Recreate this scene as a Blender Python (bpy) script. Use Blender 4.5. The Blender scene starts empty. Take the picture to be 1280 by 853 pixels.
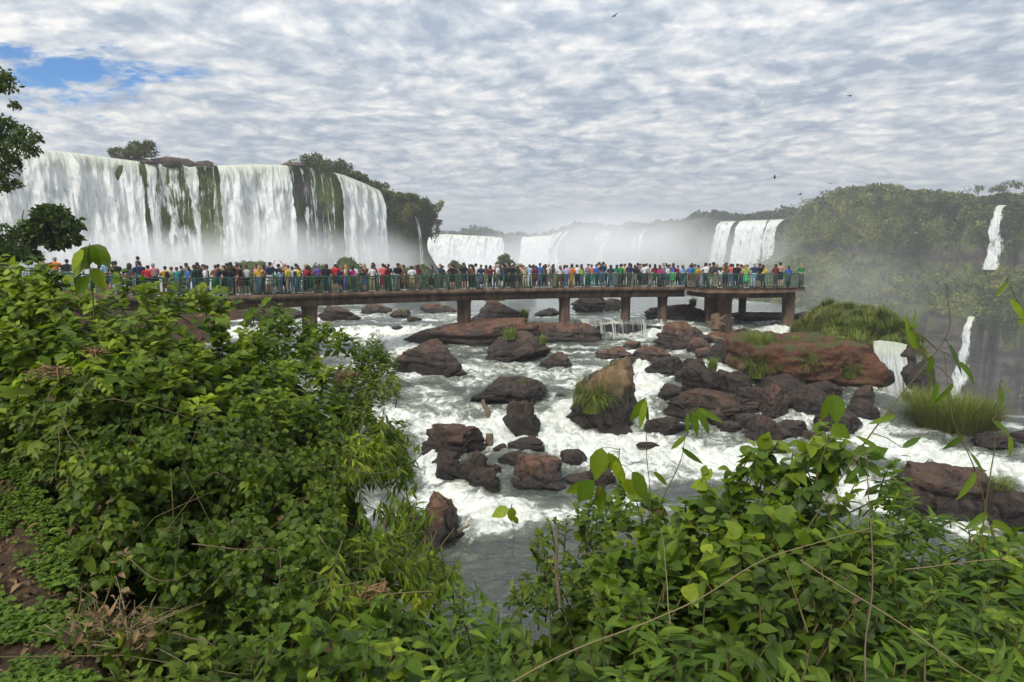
import bpy, bmesh, math, random
import numpy as np
from mathutils import Vector, Matrix

random.seed(7)
RNG = np.random.default_rng(11)
SC = bpy.context.scene
COL = SC.collection
F = 853.0                       # focal length in photo pixels (24 mm lens, 1280 px wide)
TP = 96.5 / F                   # tangent of the downward pitch
PITCH = math.atan(TP)
CP, SP = math.cos(PITCH), math.sin(PITCH)

# ---------------------------------------------------------------- camera maths
def at(px, py, D):
    """world point seen at photo pixel (px, py) at forward distance D (numpy friendly)"""
    u = (np.asarray(px, float) - 640.0) / F
    v = -(np.asarray(py, float) - 426.5) / F
    dy = CP + v * SP
    dz = -SP + v * CP
    k = np.asarray(D, float) / dy
    return np.stack(np.broadcast_arrays(u * k, np.asarray(D, float) + 0 * k, dz * k), -1)

def z_at(py, D):
    v = -(py - 426.5) / F
    return (-SP + v * CP) / (CP + v * SP) * D

def px_scale(D):
    return D / F                # metres per photo pixel, near enough

# ---------------------------------------------------------------- noise
def _h(ix, iy, iz, seed):
    n = (ix.astype(np.int64) * 73856093) ^ (iy.astype(np.int64) * 19349663) ^ (iz.astype(np.int64) * 83492791) ^ (seed * 2654435)
    n = (n ^ (n >> 13)) & 0x7fffffff
    n = (n * (n * n * 15731 % 2147483647 + 789221) + 1376312589) & 0x7fffffff
    n = (n ^ (n >> 11)) * 40503 & 0x7fffffff
    return (n & 0xffff) / 32767.5 - 1.0

def vnoise(p, seed=0):
    p = np.asarray(p, float)
    i = np.floor(p).astype(np.int64)
    f = p - i
    f = f * f * f * (f * (f * 6 - 15) + 10)
    x, y, z = i[..., 0], i[..., 1], i[..., 2]
    fx, fy, fz = f[..., 0], f[..., 1], f[..., 2]
    def L(a, b, t): return a + (b - a) * t
    c = [[[_h(x + a, y + b, z + d, seed) for d in (0, 1)] for b in (0, 1)] for a in (0, 1)]
    return L(L(L(c[0][0][0], c[1][0][0], fx), L(c[0][1][0], c[1][1][0], fx), fy),
             L(L(c[0][0][1], c[1][0][1], fx), L(c[0][1][1], c[1][1][1], fx), fy), fz)

_ROT = np.array([[0.8, 0.6, 0.0], [-0.48, 0.64, 0.6], [0.36, -0.48, 0.8]])
def fbm(p, octaves=4, seed=0, gain=0.5):
    p = np.asarray(p, float)
    a, s, t = 1.0, 0.0, 0.0
    for k in range(octaves):
        s = s + a * vnoise(p, seed + k * 17)
        t += a
        a *= gain
        p = p @ _ROT.T * 2.02 + 3.7
    return s / t

def sstep(a, b, x):
    t = np.clip((x - a) / (b - a), 0, 1)
    return t * t * (3 - 2 * t)

# ---------------------------------------------------------------- objects
def tag(o, label=None, cat=None, group=None, kind=None):
    if label: o["label"] = label
    if cat: o["category"] = cat
    if group: o["group"] = group
    if kind: o["kind"] = kind
    return o

def new_mesh(name, verts, faces, mat=None, smooth=True, attrs=None, mat_idx=None):
    """faces: (N,4) or (N,3) int array, or list of such arrays"""
    if not isinstance(faces, (list, tuple)): faces = [faces]
    faces = [np.asarray(f, np.int32) for f in faces if len(f)]
    verts = np.asarray(verts, np.float32)
    me = bpy.data.meshes.new(name)
    me.vertices.add(len(verts))
    me.vertices.foreach_set("co", verts.ravel())
    nl = sum(f.size for f in faces)
    npoly = sum(len(f) for f in faces)
    me.loops.add(nl)
    me.polygons.add(npoly)
    me.loops.foreach_set("vertex_index", np.concatenate([f.ravel() for f in faces]).astype(np.int32))
    tot = np.concatenate([np.full(len(f), f.shape[1], np.int32) for f in faces])
    st = np.concatenate([[0], np.cumsum(tot)[:-1]]).astype(np.int32)
    me.polygons.foreach_set("loop_start", st)
    me.polygons.foreach_set("loop_total", tot)
    if smooth: me.polygons.foreach_set("use_smooth", np.ones(npoly, bool))
    if mat is not None:
        for m in (mat if isinstance(mat, (list, tuple)) else [mat]): me.materials.append(m)
    if mat_idx is not None: me.polygons.foreach_set("material_index", np.asarray(mat_idx, np.int32))
    me.update(calc_edges=True)
    me.validate()
    for k, v in (attrs or {}).items():
        v = np.asarray(v, np.float32)
        if v.ndim == 1:
            a = me.attributes.new(k, 'FLOAT', 'POINT'); a.data.foreach_set("value", v)
        else:
            a = me.attributes.new(k, 'FLOAT_VECTOR', 'POINT'); a.data.foreach_set("vector", v.ravel())
    return me

def link(name, me, parent=None, loc=None):
    o = bpy.data.objects.new(name, me)
    COL.objects.link(o)
    if parent is not None: o.parent = parent
    if loc is not None: o.location = loc
    return o

def obj(name, verts, faces, mat=None, parent=None, smooth=True, attrs=None, mat_idx=None, origin=None):
    verts = np.asarray(verts, float)
    if origin is not None: verts = verts - np.asarray(origin, float)
    return link(name, new_mesh(name, verts, faces, mat, smooth, attrs, mat_idx), parent, origin)

def empty(name, loc=(0, 0, 0)):
    o = bpy.data.objects.new(name, None)
    o.empty_display_size = 0.2
    COL.objects.link(o)
    o.location = loc
    return o

def grid_faces(nu, nv, off=0):
    """quads for a (nu, nv) vertex grid laid out row by row"""
    i = np.arange(nu - 1)[:, None] * nv + np.arange(nv - 1)[None, :]
    i = i.ravel() + off
    return np.stack([i, i + nv, i + nv + 1, i + 1], -1)

class MB:
    """collects boxes and tubes into one mesh"""
    def __init__(s): s.v, s.q, s.n = [], [], 0
    def add(s, v, q):
        v = np.asarray(v, float); s.v.append(v); s.q.append(np.asarray(q) + s.n); s.n += len(v)
    def box(s, c, size, rz=0.0):
        c = np.asarray(c, float); h = np.asarray(size, float) / 2
        k = np.array([[x, y, z] for x in (-1, 1) for y in (-1, 1) for z in (-1, 1)], float) * h
        cs, sn = math.cos(rz), math.sin(rz)
        k = np.stack([k[:, 0] * cs - k[:, 1] * sn, k[:, 0] * sn + k[:, 1] * cs, k[:, 2]], -1) + c
        s.add(k, [[0, 1, 3, 2], [4, 6, 7, 5], [0, 4, 5, 1], [2, 3, 7, 6], [0, 2, 6, 4], [1, 5, 7, 3]])
    def tube(s, pts, r, sides=6, cap=True):
        pts = np.asarray(pts, float)
        n = len(pts)
        r = np.broadcast_to(np.asarray(r, float), (n,))
        t = np.gradient(pts, axis=0)
        t /= np.linalg.norm(t, axis=1, keepdims=True) + 1e-9
        ref = np.where(np.abs(t[:, 2:3]) > 0.9, np.array([[1.0, 0, 0]]), np.array([[0, 0, 1.0]]))
        a = np.cross(t, ref); a /= np.linalg.norm(a, axis=1, keepdims=True) + 1e-9
        b = np.cross(t, a)
        th = np.arange(sides) * 2 * math.pi / sides
        v = pts[:, None, :] + r[:, None, None] * (np.cos(th)[None, :, None] * a[:, None, :] + np.sin(th)[None, :, None] * b[:, None, :])
        v = v.reshape(-1, 3)
        q = []
        i = (np.arange(n - 1)[:, None] * sides + np.arange(sides)[None, :]).ravel()
        j = (np.arange(n - 1)[:, None] * sides + (np.arange(sides)[None, :] + 1) % sides).ravel()
        q = np.stack([i, j, j + sides, i + sides], -1)
        s.add(v, q)
    def build(s, name, mat, parent=None, smooth=False, origin=None, attrs=None):
        return obj(name, np.concatenate(s.v), np.concatenate(s.q), mat, parent, smooth, attrs, None, origin)

# ---------------------------------------------------------------- materials
def mat_new(name):
    m = bpy.data.materials.new(name)
    m.use_nodes = True
    nt = m.node_tree
    nt.nodes.clear()
    return m, nt

class NT:
    """terse node builder"""
    def __init__(s, nt): s.t = nt
    def n(s, typ, **kw):
        nd = s.t.nodes.new(typ)
        for k, v in kw.items(): setattr(nd, k, v)
        return nd
    def l(s, a, b): s.t.links.new(a, b)
    def put(s, sock, v):
        if isinstance(v, bpy.types.NodeSocket): s.l(v, sock)
        elif v is not None:
            if isinstance(v, (tuple, list)) and sock.type == 'RGBA' and len(v) == 3: v = (*v, 1)
            sock.default_value = v
    def math(s, op, a, b=None, c=None, clamp=False):
        nd = s.n('ShaderNodeMath', operation=op, use_clamp=clamp)
        s.put(nd.inputs[0], a); s.put(nd.inputs[1], b)
        if c is not None: s.put(nd.inputs[2], c)
        return nd.outputs[0]
    def vmath(s, op, a, b=None):
        nd = s.n('ShaderNodeVectorMath', operation=op)
        s.put(nd.inputs[0], a)
        if b is not None: s.put(nd.inputs[1], b)
        return nd.outputs[1] if op in ('LENGTH', 'DOT_PRODUCT', 'DISTANCE') else nd.outputs[0]
    def mix(s, f, a, b, blend='MIX'):
        nd = s.n('ShaderNodeMix', data_type='RGBA', blend_type=blend)
        s.put(nd.inputs[0], f); s.put(nd.inputs[6], a); s.put(nd.inputs[7], b)
        return nd.outputs[2]
    def noise(s, vec, scale, detail=4, rough=0.55, dist=0.0, col=False):
        nd = s.n('ShaderNodeTexNoise')
        s.put(nd.inputs['Vector'], vec)
        nd.inputs['Scale'].default_value = scale
        nd.inputs['Detail'].default_value = detail
        nd.inputs['Roughness'].default_value = rough
        nd.inputs['Distortion'].default_value = dist
        return nd.outputs[1 if col else 0]
    def vor(s, vec, scale, feature='F1'):
        nd = s.n('ShaderNodeTexVoronoi', feature=feature)
        s.put(nd.inputs['Vector'], vec); nd.inputs['Scale'].default_value = scale
        return nd.outputs['Distance']
    def ramp(s, f, stops, interp='LINEAR'):
        nd = s.n('ShaderNodeValToRGB')
        s.put(nd.inputs[0], f)
        e = nd.color_ramp.elements
        nd.color_ramp.interpolation = interp
        while len(e) < len(stops): e.new(0.5)
        for k, (p, c) in enumerate(stops):
            e[k].position = p
            e[k].color = (c, c, c, 1) if isinstance(c, (int, float)) else (*c, 1)
        return nd.outputs[0]
    def smooth(s, x, a, b):
        nd = s.n('ShaderNodeMapRange', interpolation_type='SMOOTHSTEP')
        s.put(nd.inputs[0], x)
        s.put(nd.inputs[1], a); s.put(nd.inputs[2], b)
        return nd.outputs[0]
    def scale(s, vec, k): return s.vmath('MULTIPLY', vec, k)
    def attr(s, name, vec=False):
        nd = s.n('ShaderNodeAttribute', attribute_name=name)
        return nd.outputs['Vector'] if vec else nd.outputs['Fac']
    def pos(s): return s.n('ShaderNodeNewGeometry').outputs['Position']
    def objc(s): return s.n('ShaderNodeTexCoord').outputs['Object']
    def sep(s, v):
        nd = s.n('ShaderNodeSeparateXYZ'); s.put(nd.inputs[0], v); return nd.outputs
    def comb(s, x, y, z):
        nd = s.n('ShaderNodeCombineXYZ'); s.put(nd.inputs[0], x); s.put(nd.inputs[1], y); s.put(nd.inputs[2], z); return nd.outputs[0]
    def bump(s, h, strength, dist, normal=None):
        nd = s.n('ShaderNodeBump'); s.put(nd.inputs['Height'], h)
        nd.inputs['Strength'].default_value = strength; nd.inputs['Distance'].default_value = dist
        if normal is not None: s.put(nd.inputs['Normal'], normal)
        return nd.outputs[0]
    def bsdf(s, color, rough=0.8, spec=0.3, normal=None, **kw):
        nd = s.n('ShaderNodeBsdfPrincipled')
        s.put(nd.inputs['Base Color'], color); s.put(nd.inputs['Roughness'], rough)
        s.put(nd.inputs['Specular IOR Level'], spec)
        if normal is not None: s.put(nd.inputs['Normal'], normal)
        for k, v in kw.items(): s.put(nd.inputs[k.replace('_', ' ')], v)
        return nd.outputs[0]
    def mixsh(s, f, a, b):
        nd = s.n('ShaderNodeMixShader'); s.put(nd.inputs[0], f); s.l(a, nd.inputs[1]); s.l(b, nd.inputs[2]); return nd.outputs[0]
    def out(s, surf=None, vol=None):
        nd = s.n('ShaderNodeOutputMaterial')
        if surf is not None: s.l(surf, nd.inputs[0])
        if vol is not None: s.l(vol, nd.inputs[1])

def lin(r, g, b):
    """sRGB 0-255 to linear"""
    return tuple(((c / 255) / 12.92 if c / 255 <= 0.04045 else ((c / 255 + 0.055) / 1.055) ** 2.4) for c in (r, g, b))
# ---------------------------------------------------------------- camera
cam = bpy.data.cameras.new("camera")
cam.sensor_width = 36.0
cam.lens = 36.0 * F / 1280.0
cam.clip_start = 0.05
cam.clip_end = 5000
cam_o = link("camera", cam)
cam_o.rotation_euler = (math.pi / 2 - PITCH, 0, 0)
SC.camera = cam_o

# ---------------------------------------------------------------- sky: thin broken altocumulus over a blue sky
SUN_EL, SUN_AZ = math.radians(44), math.radians(208)     # azimuth clockwise from +Y: high, behind and to the left
w = bpy.data.worlds.new("World")
SC.world = w
w.use_nodes = True
nt = w.node_tree; nt.nodes.clear()
T = NT(nt)
sky = T.n('ShaderNodeTexSky')
sky.sky_type = 'NISHITA'
sky.sun_disc = False
sky.sun_elevation = SUN_EL
sky.sun_rotation = SUN_AZ
sky.air_density = 1.0; sky.dust_density = 0.6; sky.ozone_density = 1.6
d = T.n('ShaderNodeTexCoord').outputs['Generated']
dx, dy, dz = T.sep(d)
zz = T.math('ADD', T.math('MAXIMUM', dz, 0.0), 0.13)
plane = T.comb(T.math('DIVIDE', dx, zz), T.math('DIVIDE', dy, zz), 0.0)
warp = T.noise(plane, 0.9, 2, 0.5, col=True)
wp = T.vmath('ADD', plane, T.scale(T.vmath('SUBTRACT', warp, (0.5, 0.5, 0.5)), (0.34, 0.34, 0)))
rot = T.n('ShaderNodeVectorRotate', rotation_type='Z_AXIS'); T.put(rot.inputs['Vector'], wp); rot.inputs['Angle'].default_value = 0.18
rp = rot.outputs[0]
fw = T.noise(rp, 5.0, 4, 0.6, col=True)
vp = T.vmath('ADD', rp, T.scale(T.vmath('SUBTRACT', fw, (0.5, 0.5, 0.5)), (0.26, 0.20, 0)))
def puffs(sc):
    nd = T.n('ShaderNodeTexVoronoi', feature='SMOOTH_F1'); T.put(nd.inputs['Vector'], T.scale(vp, sc)); nd.inputs['Scale'].default_value = 1.0; nd.inputs['Smoothness'].default_value = 0.6
    return T.math('SUBTRACT', 1.0, nd.outputs['Distance'])
cells = puffs((6.6, 7.6, 1))
cells2 = puffs((15.0, 15.0, 1))
fine = T.noise(T.scale(rp, (13.0, 12.0, 1)), 1.0, 8, 0.66, 0.1)
big = T.noise(T.scale(rp, (0.7, 1.5, 1)), 1.0, 4, 0.55)
h = T.math('ADD', T.math('ADD', T.math('MULTIPLY', cells, 0.32), T.math('MULTIPLY', cells2, 0.22)), T.math('ADD', T.math('MULTIPLY', fine, 0.48), T.math('MULTIPLY', big, 0.40)))
cl = T.ramp(h, [(0.56, lin(160, 173, 191)), (0.67, lin(187, 196, 207)), (0.77, lin(214, 218, 223)), (0.90, lin(244, 243, 240))])
# haze near the horizon flattens the relief; the deck is brighter overhead (overcast distribution)
hz = T.smooth(dz, 0.0, 0.16)
cl = T.mix(hz, lin(186, 195, 204), cl)
lum = T.math('ADD', 0.57, T.math('MULTIPLY', T.math('MAXIMUM', dz, 0.0), 1.0))
cl = T.mix(1.0, cl, T.comb(lum, lum, lum), 'MULTIPLY')
cl10 = T.mix(1.0, cl, (10.0, 10.0, 10.0), 'MULTIPLY')
# the openings through which blue shows
def dirp(px, py):
    v = at(px, py, 1.0); v = v / np.linalg.norm(v)
    return (v[0] / (v[2] + 0.13), v[1] / (v[2] + 0.13))
holes = None
for (px, py, rx, ry, k) in ((95, 90, 0.60, 0.30, 0.95), (10, 72, 0.5, 0.22, 0.7), (85, 125, 0.40, 0.30, 0.68), (300, 122, 0.14, 0.12, 0.55)):
    a, b = dirp(px, py)
    q = T.scale(T.vmath('SUBTRACT', plane, (a, b, 0)), (1 / rx, 1 / ry, 1))
    g = T.math('MULTIPLY', T.math('SUBTRACT', 1.0, T.math('MINIMUM', T.vmath('LENGTH', q), 1.0)), k)
    holes = g if holes is None else T.math('MAXIMUM', holes, g)
rag = T.noise(T.scale(rp, (4.6, 6.0, 1)), 1.0, 8, 0.66, 0.2)
gap = T.smooth(T.math('ADD', holes, T.math('MULTIPLY', T.math('SUBTRACT', 0.5, rag), 2.6)), 0.30, 0.85)
gap = T.math('MULTIPLY', gap, T.smooth(holes, 0.02, 0.3))
blue = T.mix(1.0, sky.outputs[0], (0.30, 0.68, 1.05), 'MULTIPLY')
col = T.mix(gap, cl10, blue)
bg = T.n('ShaderNodeBackground')
T.l(col, bg.inputs[0]); bg.inputs[1].default_value = 0.1
wo = T.n('ShaderNodeOutputWorld'); T.l(bg.outputs[0], wo.inputs[0])

sun = bpy.data.lights.new("sun", 'SUN')
sun.energy = 2.5
sun.angle = math.radians(14)
sun.color = (1.0, 0.955, 0.89)
sun_o = link("sun", sun)
sdir = Vector((math.sin(SUN_AZ) * math.cos(SUN_EL), math.cos(SUN_AZ) * math.cos(SUN_EL), math.sin(SUN_EL)))
sun_o.rotation_euler = sdir.to_track_quat('Z', 'Y').to_euler()
sun_o.location = sdir * 100

# ---------------------------------------------------------------- render settings
SC.view_settings.view_transform = 'Standard'
SC.view_settings.look = 'None'
SC.view_settings.exposure = 0.40
SC.view_settings.gamma = 1.0
SC.view_settings.use_curve_mapping = False
cy = SC.cycles
cy.use_denoising = True
cy.use_adaptive_sampling = True
cy.adaptive_threshold = 0.02
cy.max_bounces = 8
cy.diffuse_bounces = 3
cy.glossy_bounces = 2
cy.transmission_bounces = 4
cy.transparent_max_bounces = 12
cy.volume_bounces = 5
cy.caustics_reflective = False
cy.caustics_refractive = False
cy.volume_step_rate = 1.0
cy.volume_max_steps = 64
SC.render.use_persistent_data = False

# ---------------------------------------------------------------- the air
def haze_box(x0, x1, y0, y1, z0, z1, density):
    m, nt = mat_new("haze")
    T = NT(nt)
    v = T.n('ShaderNodeVolumePrincipled')
    v.inputs['Color'].default_value = (0.95, 0.97, 1.0, 1)
    v.inputs['Density'].default_value = density
    v.inputs['Anisotropy'].default_value = 0.1
    T.out(vol=v.outputs[0])
    b = MB(); b.box(((x0 + x1) / 2, (y0 + y1) / 2, (z0 + z1) / 2), (x1 - x0, y1 - y0, z1 - z0))
    o = b.build("haze", m)
    tag(o, kind="stuff")
    return o

def mist(name_label, c, r, density, seed=0, soft=1.0, nscale=2.2, rough=0.45):
    """a bank of spray: one closed ellipsoid whose density fades to nothing at its skin"""
    m, nt = mat_new("mist")
    T = NT(nt)
    oc = T.objc()
    q = T.vmath('LENGTH', oc)
    fall = T.smooth(q, 1.0, 0.05)
    n = T.noise(T.vmath('ADD', T.scale(oc, (1.6, 1.0, 0.8)), (seed * 3.1, seed * 1.7, 0)), nscale, 3, 0.55, 0.6)
    n = T.smooth(n, 0.36 - 0.1 * soft, 0.70)
    den = T.math('MULTIPLY', T.math('MULTIPLY', fall, T.math('ADD', T.math('MULTIPLY', n, 1 - rough), rough)), density)
    v = T.n('ShaderNodeVolumePrincipled')
    v.inputs['Color'].default_value = (0.99, 0.99, 0.99, 1)
    T.l(den, v.inputs['Density'])
    v.inputs['Anisotropy'].default_value = 0.0
    T.out(vol=v.outputs[0])
    m.cycles.volume_step_rate = 0.8
    bm = bmesh.new()
    bmesh.ops.create_icosphere(bm, subdivisions=3, radius=1.0)
    me = bpy.data.meshes.new("mist"); bm.to_mesh(me); bm.free()
    me.materials.append(m)
    o = link("mist", me); o.location = c; o.scale = r
    tag(o, name_label, "mist", "banks of spray below the falls", "stuff")
    return o
# ---------------------------------------------------------------- materials of cliffs, falls and far foliage
def rock_material(name, brown=(0.125, 0.066, 0.038), dark=(0.030, 0.027, 0.027), wet=True, ochre=0.0, scale=1.0, moss=0.0):
    m, nt = mat_new(name)
    T = NT(nt)
    oc = T.objc()
    p = T.vmath('ADD', oc, T.n('ShaderNodeObjectInfo').outputs['Random'])
    big = T.noise(p, 0.9 * scale, 4, 0.6, 0.3)
    med = T.noise(p, 3.2 * scale, 6, 0.65)
    fin = T.noise(p, 17 * scale, 6, 0.7)
    dv = T.vmath('ADD', p, T.scale(T.vmath('SUBTRACT', T.noise(p, 2.2 * scale, 4, 0.65, col=True), (0.5, 0.5, 0.5)), (0.9 / scale,) * 3))
    vein = T.vor(T.scale(dv, (1.0, 1.0, 1.9)), 1.1 * scale, 'DISTANCE_TO_EDGE')
    up = T.attr("top")                 # 0 at the waterline, 1 on the dry crest
    f = T.math('ADD', T.math('MULTIPLY', up, 0.95), T.math('MULTIPLY', T.math('SUBTRACT', big, 0.5), 1.6))
    f = T.math('ADD', f, T.math('MULTIPLY', T.math('SUBTRACT', med, 0.5), 0.9))
    drym = T.smooth(f, 0.28, 0.85)
    b2 = T.mix(med, tuple(c * 0.55 for c in brown), tuple(min(1, c * 1.5) for c in brown))
    c = T.mix(drym, dark, b2)
    stn = T.noise(T.scale(p, (2.6, 2.6, 0.35)), 1.5 * scale, 5, 0.65)
    c = T.mix(T.math('MULTIPLY', T.smooth(stn, 0.50, 0.66), 0.55), c, dark)
    spk = T.smooth(fin, 0.54, 0.70)
    c = T.mix(T.math('MULTIPLY', spk, 0.35), c, tuple(min(1, x * 2.0 + 0.02) for x in brown))
    if ochre:
        oh = T.smooth(T.math('ADD', big, T.math('MULTIPLY', up, 0.25)), 0.62 - 0.1 * ochre, 0.80)
        c = T.mix(T.math('MULTIPLY', oh, T.math('MULTIPLY', ochre, up)), c, (0.36, 0.25, 0.11))
    if moss:
        nz = T.sep(T.n('ShaderNodeNewGeometry').outputs['Normal'])[2]
        ms = T.smooth(T.math('ADD', T.math('MULTIPLY', nz, 0.5), T.math('MULTIPLY', big, 0.9)), 0.55 - 0.2 * moss, 0.95 - 0.2 * moss)
        c = T.mix(T.math('MULTIPLY', ms, min(1, moss)), c, (0.062, 0.085, 0.022))
    crack = T.math('MAXIMUM', T.smooth(vein, 0.0, 0.03), T.smooth(big, 0.42, 0.58))
    c = T.mix(T.math('MULTIPLY', T.math('SUBTRACT', 1.0, crack), 0.5), c, (0.012, 0.010, 0.010))
    hgt = T.math('ADD', T.math('MULTIPLY', med, 0.6), T.math('ADD', T.math('MULTIPLY', fin, 0.22), T.math('MULTIPLY', crack, 0.25)))
    nrm = T.bump(hgt, 1.0, 0.28 / scale)
    rg = T.mix(drym, (0.32,) * 3, (0.82,) * 3)
    T.out(T.bsdf(c, rg, 0.3 if wet else 0.2, nrm))
    return m

def cliff_material(name, moss_col=(0.060, 0.085, 0.018), rockc=(0.060, 0.046, 0.040), amount=0.5, stretch=0.25):
    m, nt = mat_new(name)
    T = NT(nt)
    p = T.pos()
    ps = T.scale(p, (1, 1, stretch))
    a = T.noise(ps, 0.16, 5, 0.62, 0.6)
    b = T.noise(ps, 0.62, 5, 0.65)
    fine = T.noise(p, 1.6, 5, 0.7)
    lay = T.noise(T.scale(p, (0.05, 0.05, 0.55)), 1.0, 3, 0.6)
    mo = T.math('ADD', T.attr("moss"), T.math('ADD', T.math('MULTIPLY', T.math('SUBTRACT', a, 0.5), 1.5), T.math('MULTIPLY', T.math('SUBTRACT', b, 0.5), 1.1)))
    mo = T.smooth(mo, 0.5 - 0.12, 0.5 + 0.2)
    rc = T.mix(T.smooth(lay, 0.35, 0.65), tuple(x * 0.5 for x in rockc), tuple(x * 1.5 for x in rockc))
    rc = T.mix(T.math('MULTIPLY', T.smooth(fine, 0.5, 0.75), 0.6), rc, (0.10, 0.065, 0.045))
    gc = T.mix(b, tuple(x * 0.45 for x in moss_col), tuple(x * 1.7 for x in moss_col))
    gc = T.mix(T.smooth(fine, 0.45, 0.8), gc, (0.10, 0.105, 0.035))
    c = T.mix(mo, rc, gc)
    n = T.bump(T.math('ADD', T.math('MULTIPLY', b, 0.8), T.math('MULTIPLY', fine, 0.5)), 1.0, 1.2)
    T.out(T.bsdf(c, 0.75, 0.3, n))
    return m

def fall_material(name, veil=0.0, tint=(0.80, 0.83, 0.80), su=0.55, liplen=5.0):
    """falling water: white strands and clumps of foam with gaps between them; veil > 0 thins it"""
    m, nt = mat_new(name)
    T = NT(nt)
    st = T.attr("st", True)            # metres across, metres down, spare
    dens = T.attr("dens")
    s_, t_, _ = T.sep(st)
    wob = T.noise(st, 0.10, 3, 0.5)
    s2 = T.math('ADD', s_, T.math('MULTIPLY', wob, 1.6))
    strand = T.noise(T.comb(T.math('MULTIPLY', s2, su), T.math('MULTIPLY', t_, 0.045), 0.0), 1.0, 5, 0.62)
    fine = T.noise(T.comb(T.math('MULTIPLY', s2, su * 4.5), T.math('MULTIPLY', t_, 0.25), 3.0), 1.0, 4, 0.65)
    clump = T.noise(T.comb(T.math('MULTIPLY', s2, su * 1.6), T.math('MULTIPLY', t_, 0.34), 7.0), 1.0, 5, 0.62, 0.5)
    body = T.math('ADD', T.math('ADD', T.math('MULTIPLY', strand, 0.9), T.math('MULTIPLY', fine, 0.4)), T.math('MULTIPLY', clump, 0.5))
    cover = T.math('ADD', T.math('MULTIPLY', T.math('SUBTRACT', body, 0.9), 2.4), dens)
    alpha = T.smooth(cover, 0.36 + veil, 0.68 + veil)
    foam = T.smooth(T.math('ADD', T.math('MULTIPLY', clump, 0.75), T.math('MULTIPLY', fine, 0.45)), 0.40, 0.66)
    lip = T.smooth(t_, liplen, -0.2 * liplen)
    c = T.mix(foam, (0.50, 0.54, 0.53), tint)
    c = T.mix(T.math('MULTIPLY', lip, 0.6), c, (0.55, 0.58, 0.36))
    n = T.bump(T.math('ADD', T.math('MULTIPLY', clump, 0.9), T.math('MULTIPLY', fine, 0.5)), 0.8, 0.7)
    df = T.bsdf(c, 0.55, 0.25, n)
    tl = T.n('ShaderNodeBsdfTranslucent'); T.put(tl.inputs[0], c)
    sh = T.mixsh(0.22, df, tl.outputs[0])
    tr = T.n('ShaderNodeBsdfTransparent')
    T.out(T.mixsh(alpha, tr.outputs[0], sh))
    return m

def leaf_material(name, c_dark, c_mid, c_light, transl=0.32, rough=0.5, spec=0.35, under=1.25):
    """leaf colours by the tone attribute of each leaf, paler beneath"""
    m, nt = mat_new(name)
    T = NT(nt)
    t = T.attr("tone")
    c = T.ramp(t, [(0.0, c_dark), (0.5, c_mid), (1.0, c_light)])
    bf = T.n('ShaderNodeNewGeometry').outputs['Backfacing']
    pale = T.mix(1.0, c, (under, under, under * 1.05), 'MULTIPLY')
    c = T.mix(bf, c, pale)
    df = T.bsdf(c, rough, spec)
    tl = T.n('ShaderNodeBsdfTranslucent')
    T.put(tl.inputs[0], T.mix(1.0, c, (1.15, 1.25, 0.55), 'MULTIPLY'))
    T.out(T.mixsh(transl, df, tl.outputs[0]))
    return m

def bark_material(name, c=(0.11, 0.085, 0.065)):
    m, nt = mat_new(name)
    T = NT(nt)
    p = T.scale(T.objc(), (1, 1, 0.25))
    n1 = T.noise(p, 14, 5, 0.65)
    T.out(T.bsdf(T.mix(n1, tuple(x * 0.45 for x in c), tuple(x * 1.6 for x in c)), 0.85, 0.2, T.bump(n1, 0.7, 0.02)))
    return m

M_CLIFF_L = cliff_material("mossy_basalt", moss_col=(0.085, 0.125, 0.014), amount=0.5, stretch=0.22)
M_CLIFF_R = cliff_material("overgrown_basalt", moss_col=(0.080, 0.098, 0.018), rockc=(0.062, 0.054, 0.044), stretch=0.5)
M_CLIFF_F = cliff_material("far_basalt", moss_col=(0.060, 0.072, 0.030), rockc=(0.060, 0.055, 0.052), stretch=0.4)
M_FALL = fall_material("white_water_curtain", 0.0)
M_FALL_D = fall_material("dense_white_water", -0.15, tint=(0.88, 0.89, 0.87))
M_VEIL = fall_material("thin_water_veil", 0.0, su=0.9)
M_TOPROCK = rock_material("cliff_top_rock", brown=(0.12, 0.065, 0.045), scale=0.5)
M_FOL_FAR = leaf_material("far_foliage", (0.035, 0.050, 0.012), (0.075, 0.095, 0.020), (0.15, 0.15, 0.04), 0.2, 0.7, 0.15)
M_FOL_GREY = leaf_material("distant_forest_foliage", (0.026, 0.038, 0.018), (0.045, 0.058, 0.026), (0.075, 0.085, 0.038), 0.15, 0.8, 0.1)
M_BARK = bark_material("bark")

def rand_dirs(n, rng):
    v = rng.normal(size=(n, 3)); return v / np.linalg.norm(v, axis=1, keepdims=True)

def clump_leaves(P, size, rng, aspect=0.6, up=None, droop=0.0):
    """one small bent leaf spray (two quads) per point; returns verts, quads, leaf index"""
    n = len(P)
    size = np.broadcast_to(np.asarray(size, float), (n,))
    a = rand_dirs(n, rng)
    if up is not None: a = a * 0.8 + np.asarray(up); a /= np.linalg.norm(a, axis=1, keepdims=True)
    b = rand_dirs(n, rng); b -= a * (a * b).sum(1, keepdims=True); b /= np.linalg.norm(b, axis=1, keepdims=True)
    c = np.cross(a, b)
    s = size[:, None]
    v = np.stack([P, P + s * (0.5 * b + aspect * 0.5 * c + 0.1 * a), P + s * (b - 0.12 * a * (1 + droop)), P + s * (0.5 * b - aspect * 0.5 * c + 0.1 * a)], 1)
    q = (np.arange(n) * 4)[:, None] + np.array([[0, 1, 2, 3]])
    return v.reshape(-1, 3), q, np.repeat(np.arange(n), 4)

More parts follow.
